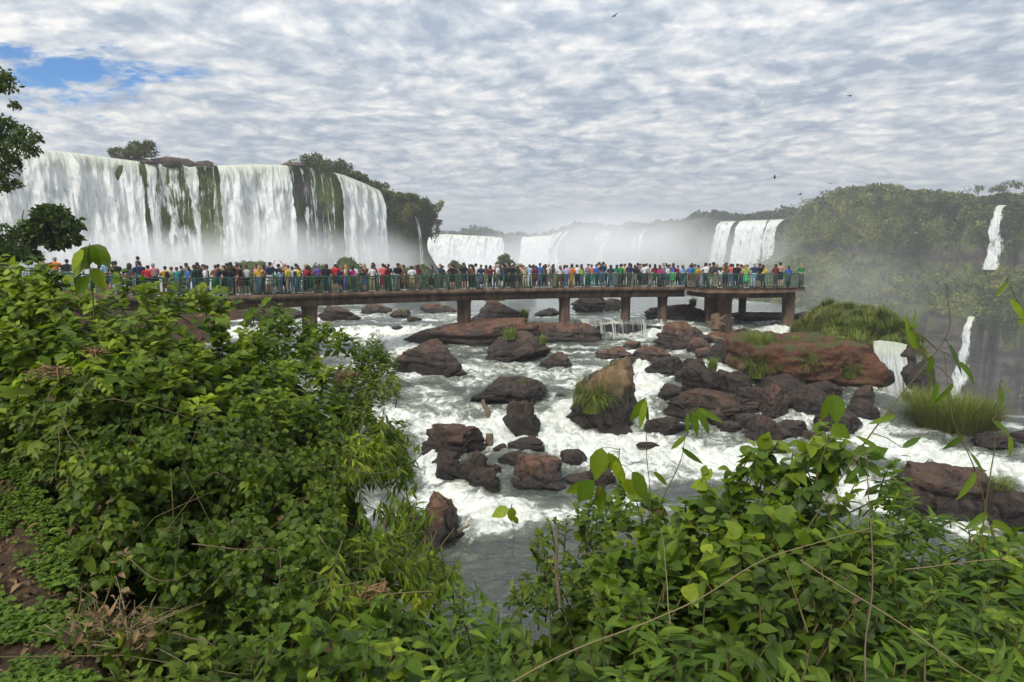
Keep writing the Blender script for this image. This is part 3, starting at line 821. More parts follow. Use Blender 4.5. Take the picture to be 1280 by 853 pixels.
# ---- rocks: (centre px, base py, width px, height px, kind, squareness, label)
BR, DK, OC, MX = "brown", "dark", "ochre", "mixed"
ROCKS = [
 (535, 471, 88, 46, MX, .1, "large rounded brown boulder beside the creeper bank, in the open stream"),
 (592, 434, 172, 36, BR, .45, "long flat brown slab lying under the second pier"),
 (702, 428, 100, 26, BR, .45, "flat brown slab running into the little stepped fall"),
 (646, 452, 84, 38, MX, .2, "brown rock with two grass tufts below the flat slab"),
 (695, 462, 44, 22, MX, .1, "small round boulder between the grassy rock and the pillar boulder"),
 (635, 510, 102, 40, DK, .2, "long dark whale-backed rock alone in mid stream"),
 (652, 547, 48, 46, DK, .15, "dark upright rock with water sliding over both shoulders"),
 (568, 572, 82, 44, MX, .15, "tall cracked dark rock nearest the creeper bank, in white water"),
 (560, 602, 36, 34, DK, .2, "dark slanting rock leaning on the tall cracked rock"),
 (588, 604, 50, 36, DK, .25, "dark tilted slab in front of the tall cracked rock"),
 (606, 615, 44, 30, DK, .3, "dark blocky rock at the foot of the tilted slab"),
 (644, 586, 44, 22, DK, .1, "smooth dark rock behind the big brown boulder"),
 (672, 614, 70, 45, BR, .25, "big brown boulder with hollows, in front of the other midstream rocks"),
 (657, 568, 46, 21, DK, .1, "low dark rock under the sliding water"),
 (625, 566, 20, 11, DK, .1, "tiny dark stone beside the wooden stump"),
 (717, 583, 34, 21, DK, .15, "small craggy dark rock right of the big brown boulder"),
 (722, 612, 44, 20, DK, .1, "low wet rock touching the big brown boulder"),
 (752, 609, 36, 30, MX, .1, "brown topped low rock at the near side of the pool"),
 (752, 537, 90, 92, OC, .25, "tall pillar boulder with an ochre crown and hanging grass"),
 (770, 452, 52, 20, BR, .2, "brown rock behind the pillar boulder"),
 (812, 455, 56, 24, BR, .2, "flat brown rock behind the pillar boulder's right shoulder"),
 (849, 439, 70, 38, BR, .15, "large pale brown dome in front of the platform"),
 (873, 443, 28, 22, BR, .2, "brown rock leaning on the pale brown dome"),
 (896, 432, 34, 18, BR, .2, "brown rock against the thick corner pier"),
 (907, 456, 50, 32, DK, .2, "dark rock with a driftwood log lying over it"),
 (832, 468, 52, 22, DK, .15, "dark flat rock beneath the pale brown dome"),
 (790, 458, 26, 12, DK, .1, "little dark rock by the flat brown rock"),
 (878, 497, 62, 44, DK, .3, "dark pointed rock topped by a bright grass tuft"),
 (922, 501, 50, 40, DK, .35, "dark angular rock standing between two leaning boulders"),
 (895, 530, 140, 44, MX, .3, "long low brown ridge of rock in the jumble"),
 (964, 525, 58, 44, MX, .2, "brown boulder leaning on the end of the long low ridge"),
 (896, 534, 44, 26, MX, .15, "rounded grey brown rock in front of the long low ridge"),
 (958, 552, 58, 32, MX, .2, "brown rock at the near corner of the jumble"),
 (830, 545, 48, 25, DK, .1, "low dark rock at the end of the jumble beside white water"),
 (992, 548, 44, 22, DK, .2, "dark flat rock beside the small chute"),
 (1010, 520, 62, 38, DK, .25, "dark rock at the foot of the red earth bank"),
 (978, 497, 70, 28, DK, .2, "dark ledge beneath the red earth bank's grassy corner"),
 (1050, 548, 66, 36, DK, .2, "dark rock at the outer foot of the red earth bank"),
 (548, 688, 56, 72, BR, .25, "red brown rock jutting from the creeper bank"),
 (575, 672, 14, 8, DK, .1, "tiny wet stone by the red brown jutting rock"),
 (340, 401, 84, 20, MX, .2, "broad low rock beyond the first pier, by the shore"),
 (424, 401, 58, 19, MX, .1, "domed rock just right of the first pier"),
 (470, 393, 40, 13, MX, .1, "low brown rock between the first two piers"),
 (548, 391, 46, 12, BR, .1, "low flat rock left of the second pier, upstream"),
 (500, 397, 26, 10, MX, .1, "small flat rock in the white water upstream"),
 (518, 402, 18, 7, DK, .1, "small dark stone just downstream of the small flat rock"),
 (620, 404, 66, 30, MX, .4, "big blocky rock with grass behind the second pier"),
 (684, 396, 32, 11, DK, .1, "low dark stone before the third pier"),
 (736, 391, 44, 23, DK, .6, "square dark rock with a mossy lid between the third and fourth piers"),
 (766, 389, 22, 16, DK, .1, "pointed dark rock left of the fourth pier"),
 (846, 401, 80, 21, BR, .15, "wide brown mound with a tuft, behind the platform's corner"),
 (955, 401, 80, 11, DK, .6, "straight dark ledge under the platform"),
 (1022, 402, 62, 13, BR, .5, "brown ledge below the tall grass, right of the last pier"),
 (1185, 660, 150, 76, MX, .2, "big dark rock with a red brown back in the right rapids"),
 (1262, 668, 90, 60, DK, .2, "dark rock beside the big red-backed rock, at the edge of the view"),
 (1135, 612, 50, 20, DK, .15, "dark flat rock washed by the right rapids"),
 (1240, 562, 50, 22, DK, .15, "grey rock at the gorge brink past the round tussock"),
 (1275, 556, 44, 18, DK, .15, "smaller grey rock at the gorge brink, farthest out"),
 (1205, 600, 70, 14, MX, .2, "thin brown ledge in the white rapids on the right"),
 (590, 560, 18, 9, DK, .1, "half drowned stone between the cracked rock and the stump"),
 (705, 556, 26, 7, DK, .1, "drowned stone in the foam under the pillar boulder"),
 (810, 560, 30, 8, DK, .1, "drowned stone in the foam right of the pillar boulder"),
 (497, 412, 16, 5, DK, .1, "flat stone awash above the long brown slab"),
 (1045, 440, 20, 10, BR, .2, "brown stone on the grassy shore beside the red bank"),
 (868, 462, 30, 14, DK, .2, "small dark stone above the dark pointed rock"),
 (938, 484, 26, 16, DK, .25, "dark wedge stone at the grassy corner of the red earth bank"),
 (862, 508, 34, 22, DK, .2, "dark stone tucked behind the left end of the long low ridge"),
 (930, 536, 40, 20, DK, .15, "flat dark stone in front of the long low ridge's right end"),
 (1030, 500, 46, 24, DK, .2, "dark block under the leafy tuft of the red earth bank"),
 (1072, 528, 44, 30, DK, .2, "dark wet rock at the right foot of the red earth bank"),
 (1020, 556, 40, 16, MX, .2, "low brown stone right of the small chute"),
 (1078, 505, 36, 24, MX, .2, "brown stone under the outer corner of the red earth bank"),
 (838, 500, 34, 20, DK, .25, "dark rock between the pillar boulder and the long low ridge"),
 (858, 478, 30, 18, DK, .25, "dark split rock above the left end of the long low ridge"),
 (905, 478, 26, 16, DK, .25, "dark rock just right of the bright round tuft"),
 (940, 510, 40, 26, DK, .25, "dark rock wedged between the angular rock and the leaning boulder"),
 (1000, 508, 36, 22, DK, .25, "black rock left of the rock at the foot of the red earth bank"),
 (880, 448, 22, 14, BR, .25, "brown stone behind the driftwood log"),
 (912, 541, 30, 14, DK, .2, "low black stone before the rounded grey brown rock"),
 (850, 541, 30, 12, DK, .2, "low black stone left of the rounded grey brown rock"),
 (776, 462, 30, 12, DK, .2, "black stone in the chute behind the pillar boulder"),
 (615, 596, 26, 16, DK, .3, "dark wedge behind the blocky rock at the tilted slab"),
 (560, 580, 30, 18, DK, .3, "dark block at the lower left of the cracked rock"),
 (790, 436, 24, 10, BR, .2, "flat brown stone before the stepped ledge"),
 (925, 424, 36, 14, DK, .2, "dark stone between the corner pier and the grassy bank corner"),
 (960, 424, 30, 10, BR, .2, "low brown stone by the shore under the platform"),
 (600, 577, 22, 12, DK, .2, "small dark stone right of the slanting rock"),
 (545, 588, 26, 14, DK, .2, "dark stone half hidden by the creeper bank, by the cracked rock"),
 (690, 594, 26, 12, DK, .2, "dark stone behind the right end of the big brown boulder"),
 (735, 598, 22, 10, MX, .2, "little brown stone in the pool"),
 (668, 440, 18, 8, DK, .2, "dark stone behind the small round boulder"),
 (575, 470, 18, 7, DK, .2, "dark stone at the right foot of the large rounded boulder"),
 (702, 500, 20, 8, DK, .2, "dark drowned stone at the left foot of the pillar boulder"),
]
M_ROCK = {BR: rock_material("dry_brown_basalt", brown=(0.150, 0.078, 0.046), dark=(0.040, 0.032, 0.028)),
          MX: rock_material("brown_and_wet_basalt", brown=(0.092, 0.054, 0.036), dark=(0.030, 0.024, 0.019)),
          DK: rock_material("wet_black_basalt", brown=(0.056, 0.039, 0.029), dark=(0.023, 0.019, 0.016)),
          OC: rock_material("lichen_topped_basalt", brown=(0.095, 0.056, 0.034), dark=(0.032, 0.025, 0.020), ochre=0.6)}
rock_pos = []
for k, (px, py, wp_, hp_, kd, sq, lb) in enumerate(ROCKS):
    Y = Y_of(py)
    s = px_scale(Y)
    wm, hm = wp_ * s * 1.06, hp_ * s * 0.98
    dm = min(max(wm * 0.75, hm * 0.8), wm * 1.1)
    if wp_ / hp_ > 3: dm = wm * 0.45
    c = at(px, py, Y)
    c[1] += dm * 0.42; c[0] *= c[1] / Y
    zw = float(zbase(np.array(Y)))
    hm *= c[1] / Y
    # the far slope of the stream bed is higher: keep the crest on its pixel row
    top = float(z_at(py - hp_, Y + dm * 0.35))
    hm = max(top - zw, 0.25 * hm)
    sub = 5 if wp_ * hp_ > 900 else 4 if wp_ > 24 else 3
    v, f, tp = boulder_mesh(wm, dm, hm, 40 + k, sub, 0.32 if kd == OC else 0.22 if sq < .4 else 0.16, facets=(0 if kd == OC else 6 + k % 5), square=sq)
    o = obj("rock", v, f, M_ROCK[kd], None, True, {"top": tp})
    o.location = (c[0], c[1], zw)
    tag(o, lb, "rock", "boulders in the river")
    rock_pos.append((c[0], c[1], wm / 2, dm / 2))

# ---- water surface
ys = np.concatenate([np.geomspace(11, 60, 620), np.geomspace(60.3, 230, 90)])
us = np.linspace(-1.15, 1.75, 640)
YY, UU = np.meshgrid(ys, us, indexing='ij')
XX = UU * YY
zw = zbase(YY)
fo = turb_at(XX, YY)
ring = np.zeros_like(fo); lift = np.zeros_like(fo)
for (rx, ry, ra, rb) in rock_pos:
    if ry > 48: continue
    q = np.sqrt(((XX - rx) / (ra + 0.25)) ** 2 + ((YY - ry) / (rb + 0.3)) ** 2)
    ring = np.maximum(ring, np.exp(-((q - 1.0) / 0.16) ** 2) * 0.62 * (0.4 + fo))
    al_ = -(YY - ry) * 0.93 + (XX - rx) * 0.36; la_ = (XX - rx) * 0.93 + (YY - ry) * 0.36
    wk = np.exp(-((np.abs(la_) - ra * 0.8 * (1 - 0.12 * al_ / (ra + .1))) / (0.22 + 0.12 * ra)) ** 2) * sstep(-0.2, 0.3 * ra, al_) * sstep(3.6 * ra + 0.6, 0.8 * ra, al_)
    ring = np.maximum(ring, wk * 0.6 * (0.25 + fo))
    lift += 0.16 * np.exp(-((q - 1.05) / 0.22) ** 2) * sstep(-0.2, 1.0, (YY - ry) / rb) * (0.3 + fo)
slope = np.clip(np.gradient(zbase(ys), ys), 0, 1)[:, None]
streak = fbm(np.stack([XX * 0.35 + 0.2 * YY, YY * 0.8, 0 * XX], -1), 4, 99)
fo = np.maximum(fo * (1 + 0.25 * streak), (0.27 + 0.50 * streak) * sstep(80, 55, YY) * (0.35 + 0.65 * sstep(17, 24, YY)))
fo = np.clip(np.maximum(fo, ring) + 0.5 * np.clip(slope - 0.18, 0, 0.3), 0, 1)
P3 = np.stack([XX * 0.55 + 0.3 * YY, YY * 0.9, 0 * XX], -1)
warpn = fbm(P3 * 0.5, 3, 91)
Pw = np.stack([XX * 0.75 + 1.5 * warpn, YY * 1.25 + 1.2 * warpn, 0 * XX], -1)
wav = fbm(Pw, 4, 92)
rid = 1 - 2 * np.abs(fbm(Pw * 0.75 + 7, 3, 95))
chop = fbm(Pw * 3.1, 3, 97)
near = sstep(75, 50, YY)
zz = zw + near * (lift + 0.08 * wav + 0.035 * chop + fo * (0.40 * wav + 0.34 * (rid - 0.6) + 0.20 * chop) + 0.05 * fo)
xe = xedge(YY)
over = np.clip((XX - xe) / 2.5, 0, None)
zz = np.where(over > 0, zz - (zz - ZG + 1) * sstep(0, 1, over), zz)
V = np.stack([XX, YY, zz], -1)
V[..., 0] = np.where(over > 1, xe + 2.5 + (over - 1) * 0.3, V[..., 0])
faces = grid_faces(*XX.shape)
ov = over.ravel()[faces].mean(1)
def sub_obj(name, sel, mat, attrs):
    used = np.unique(faces[sel]); rm = np.full(V.reshape(-1, 3).shape[0], -1); rm[used] = np.arange(len(used))
    return obj(name, V.reshape(-1, 3)[used], rm[faces[sel]], mat, None, True, {k: a.ravel()[used] for k, a in attrs.items()})

m_water, nt = mat_new("river_water")
T = NT(nt)
p = T.pos()
fa = T.attr("foam")
wn = T.noise(p, 0.55, 3, 0.5, col=True)
pw = T.vmath('ADD', T.scale(p, (1.0, 1.35, 1.0)), T.scale(T.vmath('SUBTRACT', wn, (0.5, 0.5, 0.5)), (2.2, 2.2, 0)))
n1 = T.noise(pw, 0.9, 8, 0.66, 0.6)
n2 = T.noise(pw, 2.6, 8, 0.70, 0.5)
n3 = T.vor(T.vmath('ADD', pw, T.scale(T.noise(p, 2.0, 3, 0.5, col=True), (0.7, 0.7, 0))), 2.6, 'DISTANCE_TO_EDGE')
lace = T.math('SUBTRACT', 1.0, T.smooth(n3, 0.0, 0.16))
q = T.math('ADD', T.math('MULTIPLY', fa, 1.05), T.math('ADD', T.math('MULTIPLY', T.math('SUBTRACT', n1, 0.5), 1.25), T.math('MULTIPLY', T.math('SUBTRACT', n2, 0.5), 0.95)))
q = T.math('ADD', q, T.math('MULTIPLY', T.math('MULTIPLY', lace, fa), 0.22))
foam = T.smooth(q, 0.32, 0.68)
aer = T.smooth(T.math('ADD', T.math('MULTIPLY', fa, 0.9), T.math('MULTIPLY', T.math('SUBTRACT', n1, 0.5), 0.9)), 0.08, 0.75)
wc = T.mix(aer, (0.070, 0.080, 0.068), (0.36, 0.40, 0.27))
wc = T.mix(foam, wc, T.mix(T.smooth(n2, 0.35, 0.62), (0.60, 0.63, 0.52), (0.83, 0.84, 0.80)))
rip = T.math('ADD', T.noise(T.scale(p, (1.0, 1.9, 1)), 3.2, 6, 0.62, 0.5), T.math('MULTIPLY', T.noise(T.scale(p, (1.0, 1.7, 1)), 1.1, 4, 0.6, 0.6), 1.4))
far_ = T.math('ADD', 0.22, T.math('MULTIPLY', T.smooth(T.sep(p)[1], 56.0, 44.0), 0.78))
rip = T.math('MULTIPLY', rip, far_)
nr = T.bump(T.math('ADD', T.math('MULTIPLY', rip, 0.75), T.math('ADD', T.math('MULTIPLY', n2, 0.6), T.math('MULTIPLY', foam, 0.35))), 1.0, 0.22)
rgh = T.mix(foam, (0.10,) * 3, (0.65,) * 3)
T.out(T.bsdf(wc, rgh, T.mix(foam, (0.5,) * 3, (0.2,) * 3), nr))
tag(sub_obj("river", ov < 0.02, m_water, {"foam": fo}), kind="structure")
tag(sub_obj("gorge_wall", ov >= 0.02, M_CLIFF_R, {"moss": 0.45 + 0 * fo}), kind="structure")

# ---- the little stepped fall beneath the walkway, and the side falls
EC = Edge([(720, 404.5, 49.0), (760, 404.5, 49.3), (835, 404.5, 49.6)])
v, f, tp = boulder_mesh(7.6, 1.5, 1.05, 401, 5, 0.10, facets=4, square=.8)
o = obj("rock_ledge", v, f, M_ROCK[DK], None, True, {"top": tp * 0.4}); o.location = (at(779, 405, 50.2)[0], 50.35, -5.45)
tag(o, "dark straight ledge with thin strands of water running down its face", "rock")
M_CASC = fall_material("thin_cascade", 0.0, su=3.2, liplen=0.5)
M_CASC_D = fall_material("white_cascade", -0.1, su=2.2, liplen=0.5)
waterfall("waterfall", EC, 724, 832, -5.5, 0.25, M_CASC, "low row of thin water strands over the dark straight ledge", None, off=0.12, nu=90, nv=24, bulge=0.07, edge=0.05, seed=31, back=0.25, dens0=0.36, ztop=0.03)
waterfall("waterfall", EC, 727, 737, -5.5, 0.4, M_CASC_D, "short white spout at the start of the dark straight ledge", None, off=0.16, nu=24, nv=24, bulge=0.07, edge=0.2, seed=32, back=0.4, ztop=0.05)

# side fall leaving the upper shore for the gorge
ES = Edge([(1080, 434, 40.0), (1100, 432, 39.6), (1118, 434, 39.2), (1135, 438, 38.8), (1160, 444, 38.2)])
M_SIDE = fall_material("side_fall_water", 0.0, su=2.4, liplen=0.8)
waterfall("waterfall", ES, 1088, 1134, -11.0, 3.0, M_SIDE, "white side fall pouring past the grass mound into the gorge", None, off=0.3, nu=70, nv=50, bulge=0.5, edge=0.10, seed=33, back=0.5, taper=0.55, meander=0.15, drift=1.3, dens0=0.92)
for k, (px, py, D, wm, hm, lb) in enumerate(((1080, 437, 39.0, 1.3, 1.0, "dark rock at the inner lip of the side fall"), (1132, 446, 38.6, 1.2, 1.1, "dark rock at the outer lip of the side fall"), (1108, 470, 36.6, 0.8, 0.8, "wet rock splitting the side fall halfway down"), (1143, 470, 37.6, 1.3, 1.6, "dark wall rock beside the outer edge of the side fall"))):
    v, f, tp = boulder_mesh(wm, wm * 0.9, hm, 460 + k, 4, 0.2, facets=8, square=.2)
    o = obj("rock", v, f, M_ROCK[DK], None, True, {"top": tp}); o.location = at(px, py, D) - np.array([0, 0, 0.5 * hm])
    tag(o, lb, "rock", "rocks around the side fall")
# lower fall on the cliff across the gorge
EW = Edge([(1180, 397, 222), (1207, 396, 219), (1222, 398, 217), (1250, 400, 214)])
waterfall("waterfall", EW, 1207, 1222, -43, 4.0, M_FALL, "white fall low on the dark cliff across the gorge, slanting down", "falls on the cliff across the gorge", off=2.0, nu=70, nv=90, bulge=1.3, edge=0.42, seed=34, back=1, taper=0.9, meander=0.6, drift=-2.0, dens0=0.80)

# ---- shores: the red earth bank, the grass mound, the shore slope
def heightfield(name, x0, x1, y0, y1, fz, mat, nx=120, ny=120, attr=None, kind="structure"):
    x, y = np.meshgrid(np.linspace(x0, x1, nx), np.linspace(y0, y1, ny), indexing='ij')
    z = fz(x, y)
    o = obj(name, np.stack([x, y, z], -1).reshape(-1, 3), grid_faces(nx, ny), mat, None, True, {k: g(x, y, z).ravel() for k, g in (attr or {}).items()})
    return tag(o, kind=kind)

m_earth, nt = mat_new("red_earth")
T = NT(nt)
p = T.pos()
a = T.noise(p, 0.9, 6, 0.65, 0.4); b = T.noise(p, 5.0, 6, 0.7); l_ = T.noise(T.scale(p, (0.6, 0.6, 3.5)), 1.0, 4, 0.6)
c = T.mix(T.smooth(l_, 0.3, 0.7), (0.060, 0.030, 0.020), (0.135, 0.064, 0.038))
c = T.mix(T.smooth(b, 0.5, 0.75), c, (0.17, 0.095, 0.06))
nz = T.sep(T.n('ShaderNodeNewGeometry').outputs['Normal'])[2]
gm = T.smooth(T.math('ADD', a, T.math('MULTIPLY', nz, 0.16)), 0.58, 0.72)
c = T.mix(gm, c, T.mix(b, (0.035, 0.050, 0.012), (0.085, 0.095, 0.028)))
T.out(T.bsdf(c, 0.9, 0.15, T.bump(T.math('ADD', T.math('MULTIPLY', l_, 0.6), b), 0.9, 0.15)))

v, f, tp = boulder_mesh(6.9, 7.2, 3.1, 4245, 6, 0.12, facets=-5, square=.95)
v[:, 2] += (0.40 * fbm(v * np.array([0.7, 0.7, 0.2]) + 5, 4, 13) * sstep(0.8, 2.4, v[:, 2]) + 0.12 * fbm(v * 1.6, 4, 3)) + 0.05 * fbm(v * 5, 3, 4)
fwd = sstep(0.5, -2.0, v[:, 1])
v[:, 1] -= fwd * (0.55 * fbm(np.stack([v[:, 0] * 0.9, v[:, 2] * 0.5, 0 * v[:, 0]], -1), 4, 8) + 0.22 * fbm(np.stack([v[:, 0] * 2.4, v[:, 2] * 3.5, 0 * v[:, 0]], -1), 4, 9))
o = obj("river_bank", v, f, m_earth, None, True, {"top": tp}); o.location = (15.1, 36.4, -6.95)
tag(o, kind="structure")
def mound_z(x, y):
    n_ = fbm(np.stack([x * 0.3, y * 0.3, 0 * x], -1), 4, 211)
    z = np.full_like(x, -26.0)
    for (cx, cy2, rx, ry, top, base) in ((23.6, 47.4, 3.7, 4.4, -2.95, -5.2), (20.4, 42.6, 2.1, 2.6, -4.2, -5.6), (23.3, 41.4, 1.5, 1.7, -4.7, -7.0), (24.6, 43.6, 2.2, 2.6, -4.3, -6.5), (18.7, 29.6, 1.5, 1.1, -6.75, -7.6), (16.6, 31.5, 1.5, 1.2, -6.4, -7.6), (20.6, 36.6, 0.9, 0.9, -7.2, -9.0)):
        q = ((x - cx) / rx) ** 2 + ((y - cy2) / ry) ** 2
        z = np.maximum(z, top - (top - base) * q ** 1.15 - 9.0 * np.clip(q - 1.0, 0, None) + 0.35 * n_)
    return np.maximum(z, -26.0)
m_turf, nt = mat_new("turf")
T = NT(nt)
a = T.noise(T.pos(), 1.2, 5, 0.65); b = T.noise(T.pos(), 7, 4, 0.7)
T.out(T.bsdf(T.mix(T.smooth(a, 0.35, 0.6), T.mix(b, (0.030, 0.024, 0.014), (0.070, 0.050, 0.026)), T.mix(b, (0.030, 0.042, 0.009), (0.085, 0.105, 0.022))), 0.95, 0.1, T.bump(b, 0.8, 0.1)))
heightfield("grassy_shore", 12.5, 30.0, 27.2, 54, mound_z, m_turf, 150, 190)

# ---- grass
def blades(base, height, rng, lean=0.5, width=0.012, seg=4, outdir=None, spread=1.0):
    """curved tapering blades rooted at base (N,3); returns verts, quads, blade index"""
    n = len(base)
    height = np.broadcast_to(np.asarray(height, float), (n,))
    az = rng.uniform(0, 2 * math.pi, n)
    o = np.stack([np.cos(az), np.sin(az), 0 * az], -1)
    if outdir is not None: o = o * 0.6 + outdir; o /= np.linalg.norm(o, axis=1, keepdims=True) + 1e-6
    side = np.stack([-o[:, 1], o[:, 0], 0 * az], -1)
    le = lean * rng.uniform(0.3, 1.5, n)
    t = np.linspace(0, 1, seg + 1)
    ang = le[:, None] * t[None, :] * 1.6
    dl = height[:, None] / seg
    st = np.cumsum(np.concatenate([np.zeros((n, 1)), np.sin(ang[:, :-1]) * dl], 1), 1)
    up = np.cumsum(np.concatenate([np.zeros((n, 1)), np.cos(ang[:, :-1]) * dl], 1), 1)
    C = base[:, None, :] + o[:, None, :] * st[..., None] + np.array([0, 0, 1.0]) * up[..., None]
    wd = width * (1 - t ** 1.6 * 0.95) * (height / height.mean())[:, None]
    L = C - side[:, None, :] * wd[..., None]; R = C + side[:, None, :] * wd[..., None]
    V = np.stack([L, R], 2).reshape(n, -1, 3)
    k = np.arange(seg) * 2
    q1 = np.stack([k, k + 1, k + 3, k + 2], -1)
    q = (np.arange(n) * 2 * (seg + 1))[:, None, None] + q1[None]
    return V.reshape(-1, 3), q.reshape(-1, 4), np.repeat(np.arange(n), 2 * (seg + 1))
M_GRASS = leaf_material("green_grass_blades", (0.060, 0.090, 0.012), (0.125, 0.180, 0.024), (0.26, 0.25, 0.065), 0.3, 0.6, 0.25)
M_GRASS_O = leaf_material("olive_grass_blades", (0.054, 0.074, 0.010), (0.115, 0.145, 0.019), (0.24, 0.23, 0.06), 0.3, 0.6, 0.25)
def tuft(px, py, D, wpx, hpx, label, name="grass_tuft", n=260, mat=None, lean=0.6, seed=0, hang=False, group="grass tufts on the rocks", width=None):
    rng = np.random.default_rng(seed)
    s = px_scale(D)
    c = at(px, py, D); R = wpx * s * 0.5; H = hpx * s
    rr = np.sqrt(rng.uniform(0, 1, n)) * R * 0.55
    az = rng.uniform(0, 2 * math.pi, n)
    b = np.stack([np.cos(az) * rr, np.sin(az) * rr, -0.08 * H + 0 * rr], -1)
    od = b.copy(); od[:, 2] = 0; od /= (R * 0.55)
    v, q, li = blades(b, H * rng.uniform(0.6, 1.35, n), rng, lean + (0.9 if hang else 0), width or max(0.009, s * 0.45), 4, od)
    tone = np.clip(0.5 + 0.28 * rng.normal(size=n), 0, 1)
    o = obj(name, v, q, mat or M_GRASS, None, True, {"tone": tone[li]}); o.location = c
    return tag(o, label, "grass tuft", group)
TUFTS = [(740, 512, Y_of(535) - 0.05, 48, 46, "long bright grass hanging on the front of the pillar boulder", 800, True), (772, 468, Y_of(535) + 0.8, 36, 16, "short grass on the right shoulder of the pillar boulder", 260, False),
         (762, 482, Y_of(535) + 0.3, 30, 20, "yellowish grass below the ochre crown of the pillar boulder", 200, True),
         (655, 508 - 22, Y_of(510) + .6, 14, 12, "single tuft on the whale-backed rock", 90, False), (637, 423, Y_of(452) + 1.0, 34, 13, "larger tuft on the rock below the flat slab", 200, False), (678, 429, Y_of(452) + 1.0, 20, 10, "smaller tuft on the rock below the flat slab", 120, False),
         (654, 397, Y_of(404) + 1.0, 24, 12, "tuft low on the blocky rock behind the second pier", 160, False), (618, 376, Y_of(404) + 4, 50, 7, "thin grass on top of the blocky rock behind the second pier", 220, False), (737, 370, Y_of(391) + 2, 40, 7, "mossy grass lid on the square dark rock", 260, False),
         (890, 466, Y_of(497) + 1.0, 20, 18, "bright round tuft atop the dark pointed rock", 200, False), (866, 382, Y_of(401) + 2.0, 16, 10, "tuft on the wide brown mound behind the platform corner", 110, False),
         (945, 436, 34.6, 56, 22, "dry yellow grass on the near corner of the red earth bank", 420, False), (946, 470, 33.4, 34, 32, "long grass hanging down the corner of the red earth bank", 360, True), (1006, 468, 33.2, 26, 34, "leafy green tuft in the middle of the red earth bank", 260, True),
         (993, 428, 36.5, 16, 8, "small bright tuft on the flat top of the red earth bank", 90, False), (1018, 438, 35.0, 14, 8, "tiny tuft at the lip of the red earth bank", 80, False), (975, 462, 33.2, 20, 10, "wisp of grass halfway down the red earth bank", 80, True),
         (965, 430, 36.0, 40, 9, "short grass along the flat top of the red earth bank", 420, False), (1050, 430, 36.5, 50, 9, "short grass at the outer end of the red earth bank's flat top", 420, False), (1062, 470, 33.4, 30, 22, "hanging green weeds on the outer half of the red earth bank", 260, True), (1088, 500, 33.2, 34, 26, "drooping grass at the outer foot of the red earth bank", 300, True),
         (1252, 622, Y_of(650), 46, 30, "fresh green tuft on the dark rock at the edge of the view", 220, False), (500, 392, 52, 12, 6, "scrap of grass on the small flat upstream rock", 40, False)]
for k, (px, py, D, w_, h_, lb, n_, hg) in enumerate(TUFTS):
    tuft(px, py, D, w_, h_, lb, n=n_, hang=hg, seed=500 + k)
# large tussocks
tuft(1190, 556, 28.4, 150, 62, "big round tussock of arching grass at the gorge brink", "grass_tussock", 6000, M_GRASS_O, 0.8, 600, group=None, width=0.016)
tuft(1108, 549, 30.4, 124, 44, "shaggy olive tussock at the foot of the side fall", "grass_tussock", 4500, M_GRASS_O, 0.8, 601, group=None, width=0.016)
tuft(1140, 520, 36.0, 36, 34, "slim green tussock hiding the foot of the side fall", "grass_tussock", 700, M_GRASS, 0.7, 602, group=None, width=0.018)
# tall grass over the mound, in arching tussocks too many to count
rng = np.random.default_rng(77)
nc = 340
x = rng.uniform(17.5, 28.5, nc); y = rng.uniform(39.0, 51.0, nc); z = mound_z(x, y)
keep = z > -6.0
x, y, z = x[keep], y[keep], z[keep]; nc = len(x)
m_ = 170
R = rng.uniform(0.25, 0.55, nc); H = rng.uniform(0.28, 0.82, nc) * (0.75 + 0.6 * (vnoise(np.stack([x * 0.5, y * 0.5, 0 * x], -1), 7) > 0.1))
az = rng.uniform(0, 6.283, (nc, m_)); rr = np.sqrt(rng.uniform(0, 1, (nc, m_))) * R[:, None]
b = np.stack([x[:, None] + np.cos(az) * rr, y[:, None] + np.sin(az) * rr, 0 * az], -1).reshape(-1, 3)
b[:, 2] = mound_z(b[:, 0], b[:, 1]) - 0.05
od = np.stack([np.cos(az) * rr, np.sin(az) * rr, 0 * az], -1).reshape(-1, 3) / np.repeat(R, m_)[:, None]
v, q, li = blades(b, np.repeat(H, m_) * rng.uniform(0.55, 1.2, nc * m_), rng, 0.85, 0.020, 3, od)
ct = np.repeat(np.clip(0.42 + 0.3 * rng.normal(size=nc), 0, 1), m_)
tone = np.clip(ct + 0.14 * rng.normal(size=nc * m_), 0, 1)
tag(obj("grass", v, q, M_GRASS_O, None, True, {"tone": tone[li]}), kind="stuff")
# ================================================================ the walkway
def wood_material(name, c):
    return bark_material(name, c)
M_WOOD = wood_material("driftwood", (0.14, 0.095, 0.062))
m_conc, nt = mat_new("stained_concrete")
T = NT(nt)
p = T.pos()
a = T.noise(T.scale(p, (1, 1, 0.35)), 1.6, 6, 0.65); b = T.noise(p, 9, 5, 0.7); s_ = T.noise(T.scale(p, (2.2, 2.2, 0.12)), 1.0, 4, 0.6)
c = T.mix(T.smooth(a, 0.32, 0.7), (0.070, 0.043, 0.028), (0.185, 0.125, 0.082))
c = T.mix(T.math('MULTIPLY', T.smooth(s_, 0.46, 0.62), 0.75), c, (0.05, 0.036, 0.028))
c = T.mix(T.math('MULTIPLY', T.smooth(b, 0.55, 0.75), 0.4), c, (0.26, 0.19, 0.13))
T.out(T.bsdf(c, 0.85, 0.2, T.bump(T.math('ADD', a, T.math('MULTIPLY', b, 0.4)), 0.5, 0.05)))
m_rail, nt = mat_new("green_painted_steel")
T = NT(nt)
a = T.noise(T.pos(), 2.5, 4, 0.6)
T.out(T.bsdf(T.mix(a, (0.010, 0.046, 0.022), (0.020, 0.080, 0.038)), 0.45, 0.4))

